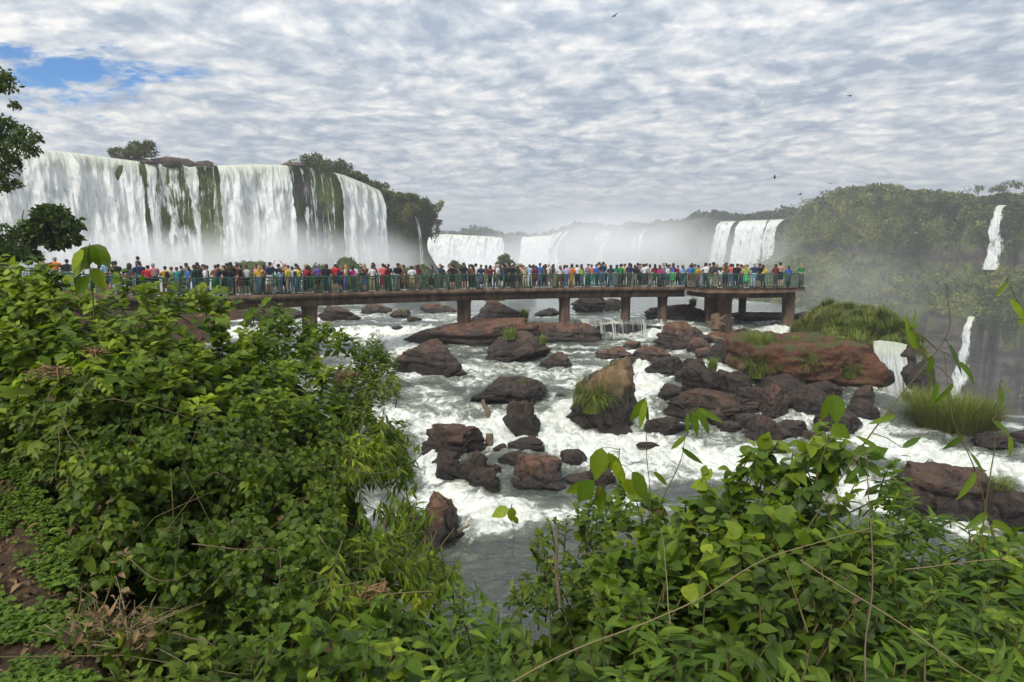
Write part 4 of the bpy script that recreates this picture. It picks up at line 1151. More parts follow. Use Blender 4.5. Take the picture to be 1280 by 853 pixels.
FE = np.array([(-90, 37.0), (0, 35.8), (60, 35.0), (120, 34.6), (180, 35.0), (300, 37.2), (420, 41.0), (570, 46.0), (700, 49.4), (800, 51.4), (858, 51.9)], float)
def deck_z(px): return np.interp(px, [-90, 0, 50, 130, 200, 2000], [-1.15, -1.2, -1.32, -1.55, -1.72, -1.72])
def deck_front(px):
    D = np.interp(px, FE[:, 0], FE[:, 1]); x = (px - 640) / F * (D * CP - deck_z(px) * SP)
    return np.stack([x, D, deck_z(px)], -1)
pxs = np.linspace(-90, 858, 80)
fr = deck_front(pxs)
kk = np.ones(9) / 9
for c_ in (0, 1): fr[:, c_] = np.convolve(np.pad(fr[:, c_], 4, mode='reflect', reflect_type='odd'), kk, 'valid')
tg = np.gradient(fr, axis=0); tg[:, 2] = 0; tg /= np.linalg.norm(tg, axis=1, keepdims=True)
inn = np.stack([-tg[:, 1], tg[:, 0], 0 * tg[:, 0]], -1)      # away from the camera
WW = 2.6
walk = tag(empty("walkway", (0, 46, -4.5)), "long raised concrete walkway with green railings carried over the river on piers", "walkway")
WO = np.array([0, 46, -4.5])
def strip_prism(A, B, top, bot):
    """prism between two polylines A (front) and B (back), z offsets top/bot"""
    n = len(A)
    V = np.concatenate([A + [0, 0, top], B + [0, 0, top], B + [0, 0, bot], A + [0, 0, bot]])
    i = np.arange(n - 1)
    q = []
    for a_, b_ in ((0, 1), (1, 2), (2, 3), (3, 0)):
        q.append(np.stack([a_ * n + i, a_ * n + i + 1, b_ * n + i + 1, b_ * n + i], -1))
    q.append(np.array([[0, n, 2 * n, 3 * n], [n - 1, 4 * n - 1, 3 * n - 1, 2 * n - 1]]))
    return V, np.concatenate(q)
def poly_prism(poly, top, bot):
    n = len(poly); P = np.array(poly, float)
    V = np.concatenate([np.c_[P, np.full(n, top)], np.c_[P, np.full(n, bot)]])
    i = np.arange(n); j = (i + 1) % n
    side = np.stack([i, j, j + n, i + n], -1)
    bm_faces = [side]
    tri = np.array([[0, k, k + 1] for k in range(1, n - 1)])
    return V, [side, tri, tri[:, ::-1] + n]
bk = fr + inn * WW
V_, q_ = strip_prism(fr, bk, 0.0, -0.30)
obj("deck", V_, q_, m_conc, walk, False, origin=WO).location = (0, 0, 0)
V_, q_ = strip_prism(fr + inn * 0.32, fr + inn * (WW - 0.32), -0.302, -0.78)
obj("girder", V_, q_, m_conc, walk, False, origin=WO).location = (0, 0, 0)
def gp(px, D): return ((px - 640) / F * (D * CP + 1.72 * SP), D)
PLAT = [gp(856, 51.85), gp(884, 48.1), gp(936, 47.7), gp(986, 48.9), gp(1006, 51.2), gp(1001, 54.8), gp(945, 57.2), gp(880, 57.4), gp(848, 54.6)]
V_, f_ = poly_prism(PLAT, -1.716, -2.03)
obj("platform_deck", V_, f_, m_conc, walk, False, origin=WO).location = (0, 0, 0)
cx_, cy_ = np.mean(PLAT, 0)
V_, f_ = poly_prism([((x - cx_) * 0.86 + cx_, (y - cy_) * 0.86 + cy_) for x, y in PLAT], -2.032, -2.42)
obj("platform_girder", V_, f_, m_conc, walk, False, origin=WO).location = (0, 0, 0)
# piers
def pier(px, D, wm, ztop, zbot, rnd=True):
    x = (px - 640) / F * (D * CP + 3.2 * SP)
    mb = MB()
    zz_ = np.array([zbot, zbot + 0.25, (ztop + zbot) / 2, ztop - 0.35, ztop - 0.05, ztop + 0.0])
    rr_ = wm * 0.5 * np.array([1.12, 1.02, 1.0, 1.0, 1.1, 1.1])
    mb.tube([(x, D, z) for z in zz_], rr_, 14 if rnd else 4)
    return mb.build("pier", m_conc, walk, False, origin=WO)
for px, D, wm, zt, zb in ((387, 41.3, 0.92, -2.49, -5.6), (580, 47.6, 0.96, -2.49, -5.6), (705.5, 50.8, 0.82, -2.49, -5.6), (782, 52.5, 0.72, -2.49, -4.9), (828, 53.0, 0.74, -2.49, -4.9),
                          (906, 50.0, 1.0, -2.41, -5.7), (890, 51.4, 0.9, -2.41, -5.2), (928, 55.4, 0.6, -2.41, -4.9), (985.5, 50.6, 0.9, -2.41, -5.4), (885, 55.4, 0.6, -2.41, -4.9)):
    pier(px, D, wm, zt, zb).location = (0, 0, 0)

# railings
def railing(path, closed_end=False):
    """green railing along a 3-D path (walked at deck level)"""
    path = np.array(path, float)
    seg = np.linalg.norm(np.diff(path, axis=0), axis=1); S = np.concatenate([[0], np.cumsum(seg)])
    def ev(s): return np.stack([np.interp(s, S, path[:, k]) for k in range(3)], -1)
    mb = MB()
    fine = ev(np.linspace(0, S[-1], max(8, int(S[-1] / 0.7))))
    for hgt, r in ((0.95, 0.040), (0.13, 0.030), (0.80, 0.022)):
        mb.tube(fine + [0, 0, hgt], r, 5)
    nb = int(S[-1] / 0.21)
    B = ev(np.linspace(0.1, S[-1] - 0.1, nb))
    for b in B: mb.tube([b + [0, 0, 0.12], b + [0, 0, 0.80]], 0.018, 4)
    r_ = mb.build("railing", m_rail, walk, False, origin=WO); r_.location = (0, 0, 0)
    npst = max(2, int(round(S[-1] / 2.1)) + 1)
    for b in ev(np.linspace(0.02, S[-1] - 0.02, npst)):
        pb = MB(); pb.box(b + [0, 0, 0.50], (0.09, 0.09, 1.0))
        pb.build("post", m_rail, r_, False, origin=WO).location = (0, 0, 0)
ins = fr + inn * 0.10
platP = lambda k, f=0.975: np.array([(PLAT[k][0] - cx_) * f + cx_, (PLAT[k][1] - cy_) * f + cy_, -1.716])
railing(ins)
railing([platP(0), platP(1)]); railing([platP(1), platP(2), platP(3)]); railing([platP(3), platP(4), platP(5)]); railing([platP(5), platP(6), platP(7), platP(8)])
railing(fr[:-1] + inn[:-1] * (WW - 0.10))

# ---------------------------------------------------------------- driftwood
def log(px, py, D, pts, r, label, cat="log", name="driftwood_log"):
    mb = MB()
    P = np.array(pts, float)
    t = np.linspace(0, 1, 9); tt = np.linspace(0, 1, len(P))
    C = np.stack([np.interp(t, tt, P[:, k]) for k in range(3)], -1)
    C += 0.25 * np.max(r) * np.stack([vnoise(np.c_[t * 5, 0 * t + k, 0 * t + px], 3) for k in range(3)], -1)
    R = np.interp(t, np.linspace(0, 1, len(r)), r) * (1 + 0.2 * vnoise(np.c_[t * 7, 0 * t, 0 * t + px], 5))
    mb.tube(C, R, 9)
    o = mb.build(name, M_WOOD, None, True); o.location = at(px, py, D)
    return tag(o, label, cat)
Yl = Y_of(556)
log(611, 560, Yl, [(0, 0, -0.1), (0.04, 0, 0.25), (0.02, 0.02, 0.56)], [0.17, 0.15, 0.13], "broken upright wooden stump standing in the white water", "stump", "tree_stump")
log(606, 515, Y_of(520), [(0.3, 0, -0.6), (0.1, 0, 0.0), (-0.1, 0.1, 0.5)], [0.10, 0.11, 0.07], "thin slanting log caught in the rapids below the whale-backed rock")
log(905, 440, Y_of(450), [(-0.75, 0, 0.95), (0, -0.1, 0.45), (0.75, -0.2, -0.45)], [0.14, 0.22, 0.16], "thick bleached log leaning over a dark rock")
log(577, 665, Y_of(672), [(-0.15, 0, -0.1), (0.05, 0, 0.12), (0.22, 0, 0.2)], [0.05, 0.04, 0.03], "small dark snag beside the red brown jutting rock", "branch", "driftwood_branch")
st_ = tag(empty("root_stump", at(895, 408, 49.2)), "torn root stump washed up against the thick corner pier", "stump")
mb = MB()
mb.tube([(0, 0, -0.2), (0.05, 0, 0.4), (-0.1, 0.1, 0.9)], [0.36, 0.42, 0.30], 10); mb.build("trunk", M_WOOD, st_, True)
mb = MB(); r2 = np.random.default_rng(3)
for k in range(9):
    a_ = k * 0.7; e = np.array([math.cos(a_) * 0.75, -abs(math.sin(a_)) * 0.5, 0.1 + 0.75 * r2.uniform(0, 1)])
    mb.tube([(0, 0, 0.3), e * 0.6 + [0, 0, 0.1], e + r2.normal(size=3) * 0.08], [0.17, 0.11, 0.04], 6)
mb.build("roots", M_WOOD, st_, True)

# ================================================================ the visitors
def color_material(name, rough=0.85, spec=0.2, bumpy=True):
    m, nt = mat_new(name)
    T = NT(nt)
    c = T.n('ShaderNodeObjectInfo').outputs['Color']
    n_ = T.noise(T.objc(), 9, 3, 0.6)
    c = T.mix(T.math('MULTIPLY', n_, 0.35), c, T.mix(1.0, c, (0.6, 0.6, 0.6), 'MULTIPLY'))
    T.out(T.bsdf(c, rough, spec))
    return m
M_SKIN = color_material("skin", 0.6, 0.3); M_CLOTH = color_material("cloth"); M_HAIR = color_material("hair", 0.6, 0.3)

def remeshed(name, caps, voxel, mat, smooth_it=4):
    """one continuous skin over tapered capsules (p0, p1, r0, r1[, flatten_y])"""
    bm = bmesh.new()
    for cdat in caps:
        p0, p1, r0, r1 = np.array(cdat[0], float), np.array(cdat[1], float), cdat[2], cdat[3]
        fy = cdat[4] if len(cdat) > 4 else 1.0
        ax = p1 - p0; L = np.linalg.norm(ax)
        n = 1 if L < 1e-6 else max(2, int(L / (0.6 * min(r0, r1))) + 1)
        for k in range(n):
            t = k / max(1, n - 1)
            c = p0 + ax * t; r = r0 + (r1 - r0) * t
            bmesh.ops.create_icosphere(bm, subdivisions=2, radius=1.0, matrix=Matrix.Translation(Vector(c)) @ Matrix.Diagonal((r, r * fy, r, 1)))
    me = bpy.data.meshes.new(name); bm.to_mesh(me); bm.free()
    o = bpy.data.objects.new("tmp", me); COL.objects.link(o)
    md = o.modifiers.new("r", 'REMESH'); md.mode = 'VOXEL'; md.voxel_size = voxel; md.use_smooth_shade = True
    ms = o.modifiers.new("s", 'SMOOTH'); ms.factor = 0.5; ms.iterations = smooth_it
    dg = bpy.context.evaluated_depsgraph_get(); dg.update()
    out = bpy.data.meshes.new_from_object(o.evaluated_get(dg))
    out.name = name; out.materials.clear(); out.materials.append(mat)
    bpy.data.objects.remove(o); bpy.data.meshes.remove(me)
    return out

# a standing figure of 1.72 m facing -Y; x is its left
def figure(pose):
    lg = {"stand": ((0.095, 0, 0), (-0.095, 0, 0)), "relaxed": ((0.13, -0.05, 0), (-0.08, 0.04, 0)), "walk": ((0.09, -0.26, 0), (-0.09, 0.24, 0.02))}
    legp = {"rail": "relaxed", "down": "stand", "phone": "stand", "camera": "relaxed", "hips": "relaxed", "wave": "stand", "walk": "walk", "fold": "stand"}[pose]
    A = {  # elbow, hand for left arm (x>0) and right arm
        "rail": (((0.25, -0.12, 1.14), (0.20, -0.40, 1.02)), ((-0.25, -0.12, 1.14), (-0.18, -0.40, 1.02))),
        "down": (((0.26, 0.03, 1.12), (0.27, -0.04, 0.86)), ((-0.26, 0.03, 1.12), (-0.27, -0.04, 0.86))),
        "phone": (((0.25, 0.02, 1.12), (0.25, -0.05, 0.87)), ((-0.24, -0.16, 1.22), (-0.10, -0.36, 1.45))),
        "camera": (((0.26, -0.17, 1.26), (0.07, -0.30, 1.52)), ((-0.26, -0.17, 1.26), (-0.07, -0.30, 1.52))),
        "hips": (((0.38, 0.06, 1.18), (0.20, -0.06, 1.00)), ((-0.26, 0.03, 1.12), (-0.25, -0.05, 0.87))),
        "wave": (((0.33, -0.05, 1.62), (0.16, -0.08, 1.86)), ((-0.33, -0.08, 1.60), (-0.22, -0.14, 1.84))),
        "walk": (((0.25, 0.12, 1.13), (0.26, 0.02, 0.90)), ((-0.25, -0.08, 1.13), (-0.25, -0.25, 0.95))),
        "fold": (((0.26, -0.04, 1.14), (-0.06, -0.20, 1.16)), ((-0.26, -0.04, 1.14), (0.06, -0.22, 1.12)))}[pose]
    hip = 0.90
    caps, sh, tr, sp, shoe = [], [], [], [], []
    caps += [((0, 0.0, 0.96), (0, 0.0, 1.08), 0.150, 0.135, 0.72), ((0, 0, 1.08), (0, 0.01, 1.32), 0.135, 0.165, 0.64), ((-0.12, 0.01, 1.38), (0.12, 0.01, 1.38), 0.075, 0.075, 0.9),
             ((0, 0.01, 1.42), (0, -0.005, 1.54), 0.060, 0.055), ((0, -0.02, 1.57), (0, -0.005, 1.63), 0.072, 0.092, 1.12), ((0, -0.055, 1.545), (0, -0.05, 1.55), 0.045, 0.05),
             ((0, -0.115, 1.60), (0, -0.105, 1.63), 0.016, 0.012), ((0.085, 0.0, 1.60), (0.085, 0, 1.62), 0.018, 0.018), ((-0.085, 0.0, 1.60), (-0.085, 0, 1.62), 0.018, 0.018)]
    sh += [((0, 0, 0.93), (0, 0, 1.08), 0.166, 0.152, 0.76), ((0, 0, 1.08), (0, 0.01, 1.32), 0.152, 0.182, 0.70), ((-0.13, 0.01, 1.375), (0.13, 0.01, 1.375), 0.088, 0.088, 0.95)]
    for (sx, (el, hd), ft) in ((1, A[0], lg[legp][0]), (-1, A[1], lg[legp][1])):
        s_ = np.array([sx * 0.195, 0.01, 1.375]); el, hd = np.array(el), np.array(hd)
        d_ = (hd - el) / np.linalg.norm(hd - el)
        caps += [(s_, el, 0.054, 0.042), (el, hd, 0.042, 0.030), (hd, hd + d_ * 0.09, 0.036, 0.030, 0.7), (hd + d_ * 0.07, hd + d_ * 0.16, 0.022, 0.014), (hd + d_ * 0.03, hd + d_ * 0.08 + np.array([-sx * 0.04, -0.01, 0.01]), 0.016, 0.012)]
        sh.append((s_, s_ + (el - s_) * 0.72, 0.074, 0.062))
        ft = np.array(ft, float); hp_ = np.array([sx * 0.09, 0, hip]); kn = (hp_ + ft) / 2 + np.array([0, -0.035 if legp != "walk" else -0.06, 0.03])
        ank = ft + np.array([0, 0.02, 0.09])
        caps += [(hp_, kn, 0.088, 0.060), (kn, kn * 0.55 + ank * 0.45, 0.058, 0.058), (kn * 0.55 + ank * 0.45, ank, 0.058, 0.040), (ank + np.array([0, 0.02, -0.045]), ank + np.array([0, -0.15, -0.06]), 0.042, 0.034)]
        tr += [(hp_ + np.array([0, 0, 0.06]), kn, 0.105, 0.078), (kn, ank + np.array([0, 0, -0.02]), 0.076, 0.060)]
        sp += [(hp_ + np.array([0, 0, 0.06]), hp_ * 0.25 + kn * 0.75, 0.106, 0.092)]
        shoe += [(ank + np.array([0, 0.03, -0.045]), ank + np.array([0, -0.16, -0.055]), 0.052, 0.045)]
    pel = ((0, 0, 0.93), (0, 0, 1.0), 0.166, 0.158, 0.78)
    tr.append(pel); sp.append(pel)
    skirt = [((0, 0, 0.98), (0, 0, 0.55), 0.165, 0.24, 0.85)]
    return {"body": remeshed("body", caps, 0.024, M_SKIN, 3), "shirt": remeshed("shirt", sh, 0.028, M_CLOTH), "trousers": remeshed("trousers", tr, 0.028, M_CLOTH),
            "shorts": remeshed("shorts", sp, 0.028, M_CLOTH), "shoes": remeshed("shoes", shoe, 0.02, M_CLOTH, 2), "skirt": remeshed("skirt", skirt, 0.035, M_CLOTH)}
FIG = {k: figure(k) for k in ("rail", "down", "phone", "camera", "hips", "wave", "walk", "fold")}
HAIRM = {"short": remeshed("hair", [((0, 0.005, 1.655), (0, 0.03, 1.66), 0.095, 0.09, 1.05), ((0, 0.05, 1.60), (0, 0.045, 1.63), 0.07, 0.075)], 0.02, M_HAIR, 2),
         "long": remeshed("hair", [((0, 0.005, 1.655), (0, 0.035, 1.66), 0.100, 0.095, 1.05), ((0, 0.06, 1.62), (0, 0.105, 1.38), 0.092, 0.075, 0.7), ((0.07, 0.03, 1.62), (0.085, 0.04, 1.45), 0.04, 0.035), ((-0.07, 0.03, 1.62), (-0.085, 0.04, 1.45), 0.04, 0.035)], 0.02, M_HAIR, 2),
         "bun": remeshed("hair", [((0, 0.005, 1.655), (0, 0.03, 1.66), 0.095, 0.092, 1.05), ((0, 0.10, 1.67), (0, 0.12, 1.69), 0.045, 0.045), ((0, 0.05, 1.60), (0, 0.045, 1.63), 0.07, 0.075)], 0.02, M_HAIR, 2)}
CAPM = remeshed("cap", [((0, 0.005, 1.672), (0, 0.015, 1.68), 0.100, 0.095, 1.05), ((0, -0.08, 1.665), (0, -0.16, 1.655), 0.05, 0.035, 0.9)], 0.018, M_CLOTH, 1)
PACKM = remeshed("backpack", [((0, 0.20, 1.12), (0, 0.20, 1.32), 0.125, 0.115, 0.75), ((0.12, 0.10, 1.40), (0.12, 0.0, 1.44), 0.03, 0.03), ((-0.12, 0.10, 1.40), (-0.12, 0.0, 1.44), 0.03, 0.03)], 0.025, M_CLOTH, 2)
STRAWM = remeshed("sun_hat", [((0, 0.0, 1.68), (0, 0.01, 1.70), 0.095, 0.085)] + [((math.cos(a) * 0.12, math.sin(a) * 0.12, 1.662), (math.cos(a) * 0.17, math.sin(a) * 0.17, 1.648), 0.024, 0.016) for a in np.arange(16) * math.pi / 8], 0.016, M_CLOTH, 1)

CLR = {"white": (0.62, 0.62, 0.61), "black": (0.016, 0.016, 0.018), "navy": (0.022, 0.032, 0.075), "red": (0.42, 0.025, 0.025), "maroon": (0.17, 0.018, 0.028), "orange": (0.55, 0.15, 0.02), "mustard": (0.50, 0.30, 0.03),
       "yellow": (0.60, 0.48, 0.05), "teal": (0.03, 0.24, 0.20), "green": (0.03, 0.20, 0.06), "bright green": (0.08, 0.42, 0.14), "dark green": (0.02, 0.075, 0.035), "lime": (0.28, 0.42, 0.06), "blue": (0.035, 0.13, 0.38), "light blue": (0.28, 0.42, 0.56),
       "purple": (0.14, 0.10, 0.34), "lavender": (0.42, 0.38, 0.62), "magenta": (0.46, 0.035, 0.20), "coral": (0.55, 0.12, 0.11), "pink": (0.58, 0.26, 0.32), "grey": (0.16, 0.165, 0.17), "dark grey": (0.055, 0.057, 0.062), "khaki": (0.27, 0.22, 0.14),
       "beige": (0.45, 0.36, 0.25), "brown": (0.15, 0.075, 0.04), "rust": (0.30, 0.10, 0.04), "denim": (0.075, 0.125, 0.22), "tan": (0.36, 0.19, 0.11)}
HAIRC = {"black": (0.012, 0.010, 0.010), "brown": (0.045, 0.025, 0.014), "blond": (0.30, 0.19, 0.08), "grey": (0.30, 0.29, 0.28)}
SKINS = [(0.40, 0.235, 0.165), (0.33, 0.18, 0.12), (0.24, 0.125, 0.08), (0.45, 0.28, 0.20), (0.13, 0.07, 0.045)]

# px, top, bottom (type:colour), hair (style:colour), pose, extra, row, height, turn
W_ = "white"
PEOPLE = [
 (48, "tan", "s:khaki", "cap:brown", "rail", "bare", 0, 1.72), (60, "orange", "s:grey", "short:grey", "rail", "", 0, 1.70), (77, "black", "t:denim", "short:black", "rail", "", 0, 1.70), (90, "dark grey", "t:black", "short:brown", "down", "", 0, 1.68),
 (104, "white", "s:denim", "long:brown", "rail", "", 0, 1.62), (115, "navy", "t:khaki", "short:black", "rail", "", 1, 1.76), (128, "light blue", "s:brown", "cap:black", "down", "", 0, 1.74), (137, "tan", "s:blue", "short:brown", "rail", "bare", 0, 1.70), (144, "black", "t:denim", "short:black", "down", "", 0, 1.74),
 (153, "black", "t:black", "long:black", "rail", "", 1, 1.64), (160, "dark grey", "s:black", "long:black", "down", "", 0, 1.66), (168, "khaki", "t:khaki", "short:black", "down", "carries", 1, 1.72), (175, "navy", "t:navy", "short:brown", "rail", "", 0, 1.76), (184, "red", "t:dark grey", "short:black", "rail", "", 0, 1.66),
 (195, "coral", "s:black", "short:grey", "rail", "pack:grey", 0, 1.74), (208, "mustard", "t:brown", "short:black", "rail", "pack:black", 0, 1.66), (217, "khaki", "t:denim", "cap:khaki", "rail", "", 0, 1.62), (224, "teal", "t:denim", "short:brown", "rail", "", 0, 1.60), (229, "teal", "t:grey", "short:brown", "down", "", 1, 1.66),
 (238, "blue", "t:denim", "long:brown", "down", "", 0, 1.62), (246, "dark green", "t:denim", "short:black", "fold", "pack:black", 0, 1.72), (253, "dark grey", "s:denim", "short:black", "rail", "", 0, 1.76), (258, "magenta", "t:black", "bun:black", "down", "", 1, 1.66), (262, "white", "t:grey", "short:brown", "phone", "", 0, 1.58),
 (272, "rust", "t:green", "short:brown", "rail", "pack:navy", 0, 1.64), (283, "black", "s:black", "short:black", "down", "", 0, 1.68), (291, "black", "s:denim", "long:brown", "down", "", 0, 1.64), (297, "black", "t:black", "long:black", "fold", "", 1, 1.78), (303, "black", "s:maroon", "short:black", "down", "", 0, 1.76), (313, "white", "s:black", "short:black", "rail", "", 0, 1.70),
 (327, "mustard", "t:denim", "long:blond", "phone", "", 0, 1.70), (332, "grey", "t:grey", "short:brown", "fold", "", 1, 1.58), (340, "navy", "s:white", "short:black", "hips", "", 0, 1.78), (351, "teal", "s:teal", "short:black", "down", "", 1, 1.5), (356, "light blue", "t:denim", "long:black", "rail", "", 0, 1.52), (359, "black", "s:grey", "short:black", "wave", "", 1, 1.68),
 (365, "yellow", "t:khaki", "short:brown", "phone", "", 0, 1.66), (372, "white", "t:denim", "short:black", "rail", "pack:navy", 0, 1.62), (378, "yellow", "t:denim", "short:black", "rail", "", 0, 1.64), (383, "dark grey", "t:maroon", "short:black", "down", "", 1, 1.76), (386, "maroon", "t:black", "short:black", "phone", "", 0, 1.60), (392, "red", "k:dark green", "long:black", "rail", "", 0, 1.62),
 (403, "purple", "s:black", "short:grey", "rail", "", 0, 1.76), (411, "black", "t:navy", "long:brown", "down", "", 0, 1.76), (419, "dark grey", "t:black", "short:black", "down", "pack:black", 1, 1.70), (424, "red", "s:navy", "cap:white", "phone", "", 0, 1.78), (430, "navy", "s:navy", "short:black", "rail", "", 0, 1.50), (436, "beige", "t:purple", "long:blond", "hips", "", 0, 1.74), (441, "red", "t:navy", "short:brown", "down", "", 1, 1.62),
 (448, "magenta", "t:dark green", "long:black", "rail", "", 0, 1.64), (453, "white", "t:khaki", "bun:brown", "down", "", 1, 1.68), (459, "black", "s:denim", "short:black", "rail", "", 0, 1.46), (470, "white", "t:khaki", "short:black", "rail", "", 0, 1.64), (476, "grey", "t:grey", "short:black", "down", "", 1, 1.78), (482, "coral", "t:maroon", "short:black", "phone", "", 0, 1.70), (489, "maroon", "t:dark green", "long:black", "rail", "", 0, 1.62),
 (495, "dark grey", "t:black", "short:black", "down", "", 1, 1.70), (501, "black", "t:grey", "short:black", "fold", "", 0, 1.76), (510, "brown", "k:brown", "long:brown", "phone", "dress", 0, 1.70), (520, "white", "s:beige", "short:black", "down", "", 0, 1.58), (528, "maroon", "s:grey", "long:black", "rail", "", 0, 1.70), (533, "grey", "s:black", "short:brown", "down", "pack:grey", 1, 1.66),
 (543, "dark grey", "k:black", "long:black", "down", "", 0, 1.66), (555, "navy", "t:dark grey", "short:blond", "fold", "", 0, 1.74), (569, "black", "s:black", "short:black", "camera", "", 0, 1.74), (583, "black", "s:navy", "short:black", "down", "", 0, 1.78), (590, "tan", "t:maroon", "long:brown", "down", "bare", 1, 1.70), (595, "brown", "t:black", "long:black", "rail", "", 0, 1.66),
 (600, "white", "t:grey", "short:black", "rail", "", 0, 1.74), (605, "navy", "k:denim", "bun:brown", "hips", "", 0, 1.72), (611, "brown", "t:khaki", "long:brown", "rail", "", 0, 1.66), (616, "maroon", "t:black", "short:black", "rail", "", 0, 1.62), (621, "pink", "t:white", "long:black", "down", "", 1, 1.68), (625, "white", "t:grey", "short:grey", "down", "", 0, 1.70), (631, "dark grey", "s:navy", "short:black", "rail", "", 0, 1.76), (637, "navy", "t:black", "long:brown", "rail", "", 0, 1.72),
 (644, "black", "t:black", "cap:white", "down", "", 0, 1.72), (650, "dark green", "s:dark grey", "hat:beige", "rail", "", 0, 1.72), (656, "rust", "t:denim", "long:black", "down", "", 1, 1.64), (660, "beige", "t:beige", "long:blond", "rail", "", 0, 1.62), (666, "light blue", "t:white", "short:brown", "rail", "", 0, 1.76), (672, "maroon", "s:maroon", "short:black", "fold", "", 0, 1.66), (678, "blue", "t:denim", "short:black", "rail", "", 0, 1.76), (684, "brown", "t:black", "long:brown", "rail", "", 0, 1.66),
 (690, "white", "t:grey", "short:grey", "rail", "pack:grey", 0, 1.74), (696, "dark grey", "t:khaki", "long:brown", "down", "", 0, 1.66), (703, "white", "t:brown", "hat:beige", "rail", "", 0, 1.64), (711, "lavender", "t:denim", "bun:black", "down", "", 0, 1.64), (717, "orange", "t:mustard", "short:black", "hips", "", 0, 1.74), (722, "grey", "t:navy", "short:brown", "down", "", 1, 1.70), (726, "white", "t:black", "short:black", "rail", "", 0, 1.72), (731, "lime", "t:denim", "long:brown", "rail", "", 0, 1.66),
 (738, "grey", "t:dark green", "short:grey", "rail", "", 0, 1.68), (744, "coral", "t:teal", "short:black", "rail", "", 0, 1.66), (749, "blue", "t:dark green", "short:brown", "down", "", 0, 1.70), (756, "navy", "t:denim", "short:black", "rail", "", 0, 1.84), (759, "rust", "k:rust", "long:brown", "down", "dress", 1, 1.72), (767, "dark grey", "t:denim", "long:black", "rail", "", 0, 1.68), (778, "green", "t:dark grey", "short:black", "rail", "", 0, 1.74), (783, "lime", "t:black", "short:brown", "down", "", 1, 1.70),
 (789, "navy", "t:dark grey", "short:black", "fold", "", 0, 1.74), (796, "black", "t:khaki", "long:brown", "rail", "", 0, 1.68), (804, "red", "t:black", "long:black", "down", "", 2, 1.62), (809, "white", "t:dark grey", "short:black", "rail", "", 0, 1.72), (814, "white", "t:black", "short:brown", "down", "", 1, 1.78), (821, "maroon", "t:dark green", "long:black", "rail", "", 0, 1.68), (826, "magenta", "t:black", "long:brown", "fold", "", 0, 1.66), (832, "grey", "s:dark grey", "short:grey", "rail", "", 0, 1.68), (838, "white", "t:denim", "cap:navy", "down", "", 0, 1.66),
 (843, "purple", "k:bright green", "long:brown", "camera", "", 0, 1.72), (850, "maroon", "t:black", "short:black", "rail", "", 0, 1.66), (856, "light blue", "t:denim", "hat:beige", "down", "", 0, 1.70), (863, "blue", "s:brown", "short:brown", "rail", "", 0, 1.62), (872, "mustard", "s:magenta", "short:black", "down", "", 0, 1.62), (882, "white", "t:dark grey", "short:black", "hips", "", 0, 1.76), (892, "dark grey", "t:khaki", "short:black", "down", "pack:dark grey", 0, 1.80), (900, "white", "s:grey", "long:black", "rail", "", 0, 1.46),
 (906, "brown", "t:black", "long:brown", "down", "", 1, 1.72), (913, "coral", "t:denim", "short:black", "rail", "", 1, 1.70), (919, "black", "t:black", "short:black", "fold", "", 1, 1.74), (926, "magenta", "t:navy", "short:black", "rail", "", 1, 1.66), (933, "lime", "k:bright green", "long:blond", "down", "", 0, 1.66), (941, "navy", "t:light blue", "short:grey", "hips", "", 0, 1.74), (948, "black", "s:dark grey", "short:black", "fold", "", 0, 1.76), (954, "yellow", "t:black", "long:brown", "down", "", 1, 1.62),
 (970, "maroon", "t:dark grey", "long:brown", "rail", "", 0, 1.72), (975, "tan", "s:black", "short:black", "hips", "bare", 1, 1.84), (985, "blue", "t:navy", "long:brown", "rail", "", 0, 1.64), (1002, "green", "t:khaki", "long:blond", "rail", "", 0, 1.84),
]
fill = np.random.default_rng(23)
for px in list(np.linspace(232, 640, 26)) + list(np.linspace(640, 800, 16)) + list(np.linspace(802, 930, 30)):
    PEOPLE.append((float(px + fill.uniform(-6, 6)), str(fill.choice(["white", "black", "maroon", "tan", "brown", "grey", "navy", "pink", "beige", "teal", "dark grey", "coral", "rust"])), "t:" + str(fill.choice(["black", "denim", "khaki", "grey"])),
                   str(fill.choice(["long", "short", "long", "bun"])) + ":" + str(fill.choice(["brown", "black", "brown", "blond"])), str(fill.choice(["down", "fold", "phone", "hips", "camera"])), "", int(fill.integers(1, 3)) if px < 640 else 2 if px < 800 else int(fill.integers(2, 4)), float(fill.uniform(1.6, 1.8))))
PEOPLE.sort(key=lambda r: r[0])

def stand_at(px, row):
    """floor point for a visitor"""
    if px < 862:
        base = deck_front(np.array([float(px)]))[0]
        k = int(np.clip(np.interp(px, pxs, np.arange(len(pxs))), 0, len(pxs) - 1))
        return base + inn[k] * (0.42 + 0.62 * row) + np.array([0, 0, 0]), math.atan2(inn[k][1], inn[k][0])
    D = np.interp(px, [862, 884, 936, 986, 1006], [51.6, 48.3, 48.0, 49.2, 51.6]) + 0.42 + (0.75 + 0.9 * (px > 880)) * row
    x = (px - 640) / F * (D * CP + 1.72 * SP)
    return np.array([x, D, -1.714]), math.pi / 2

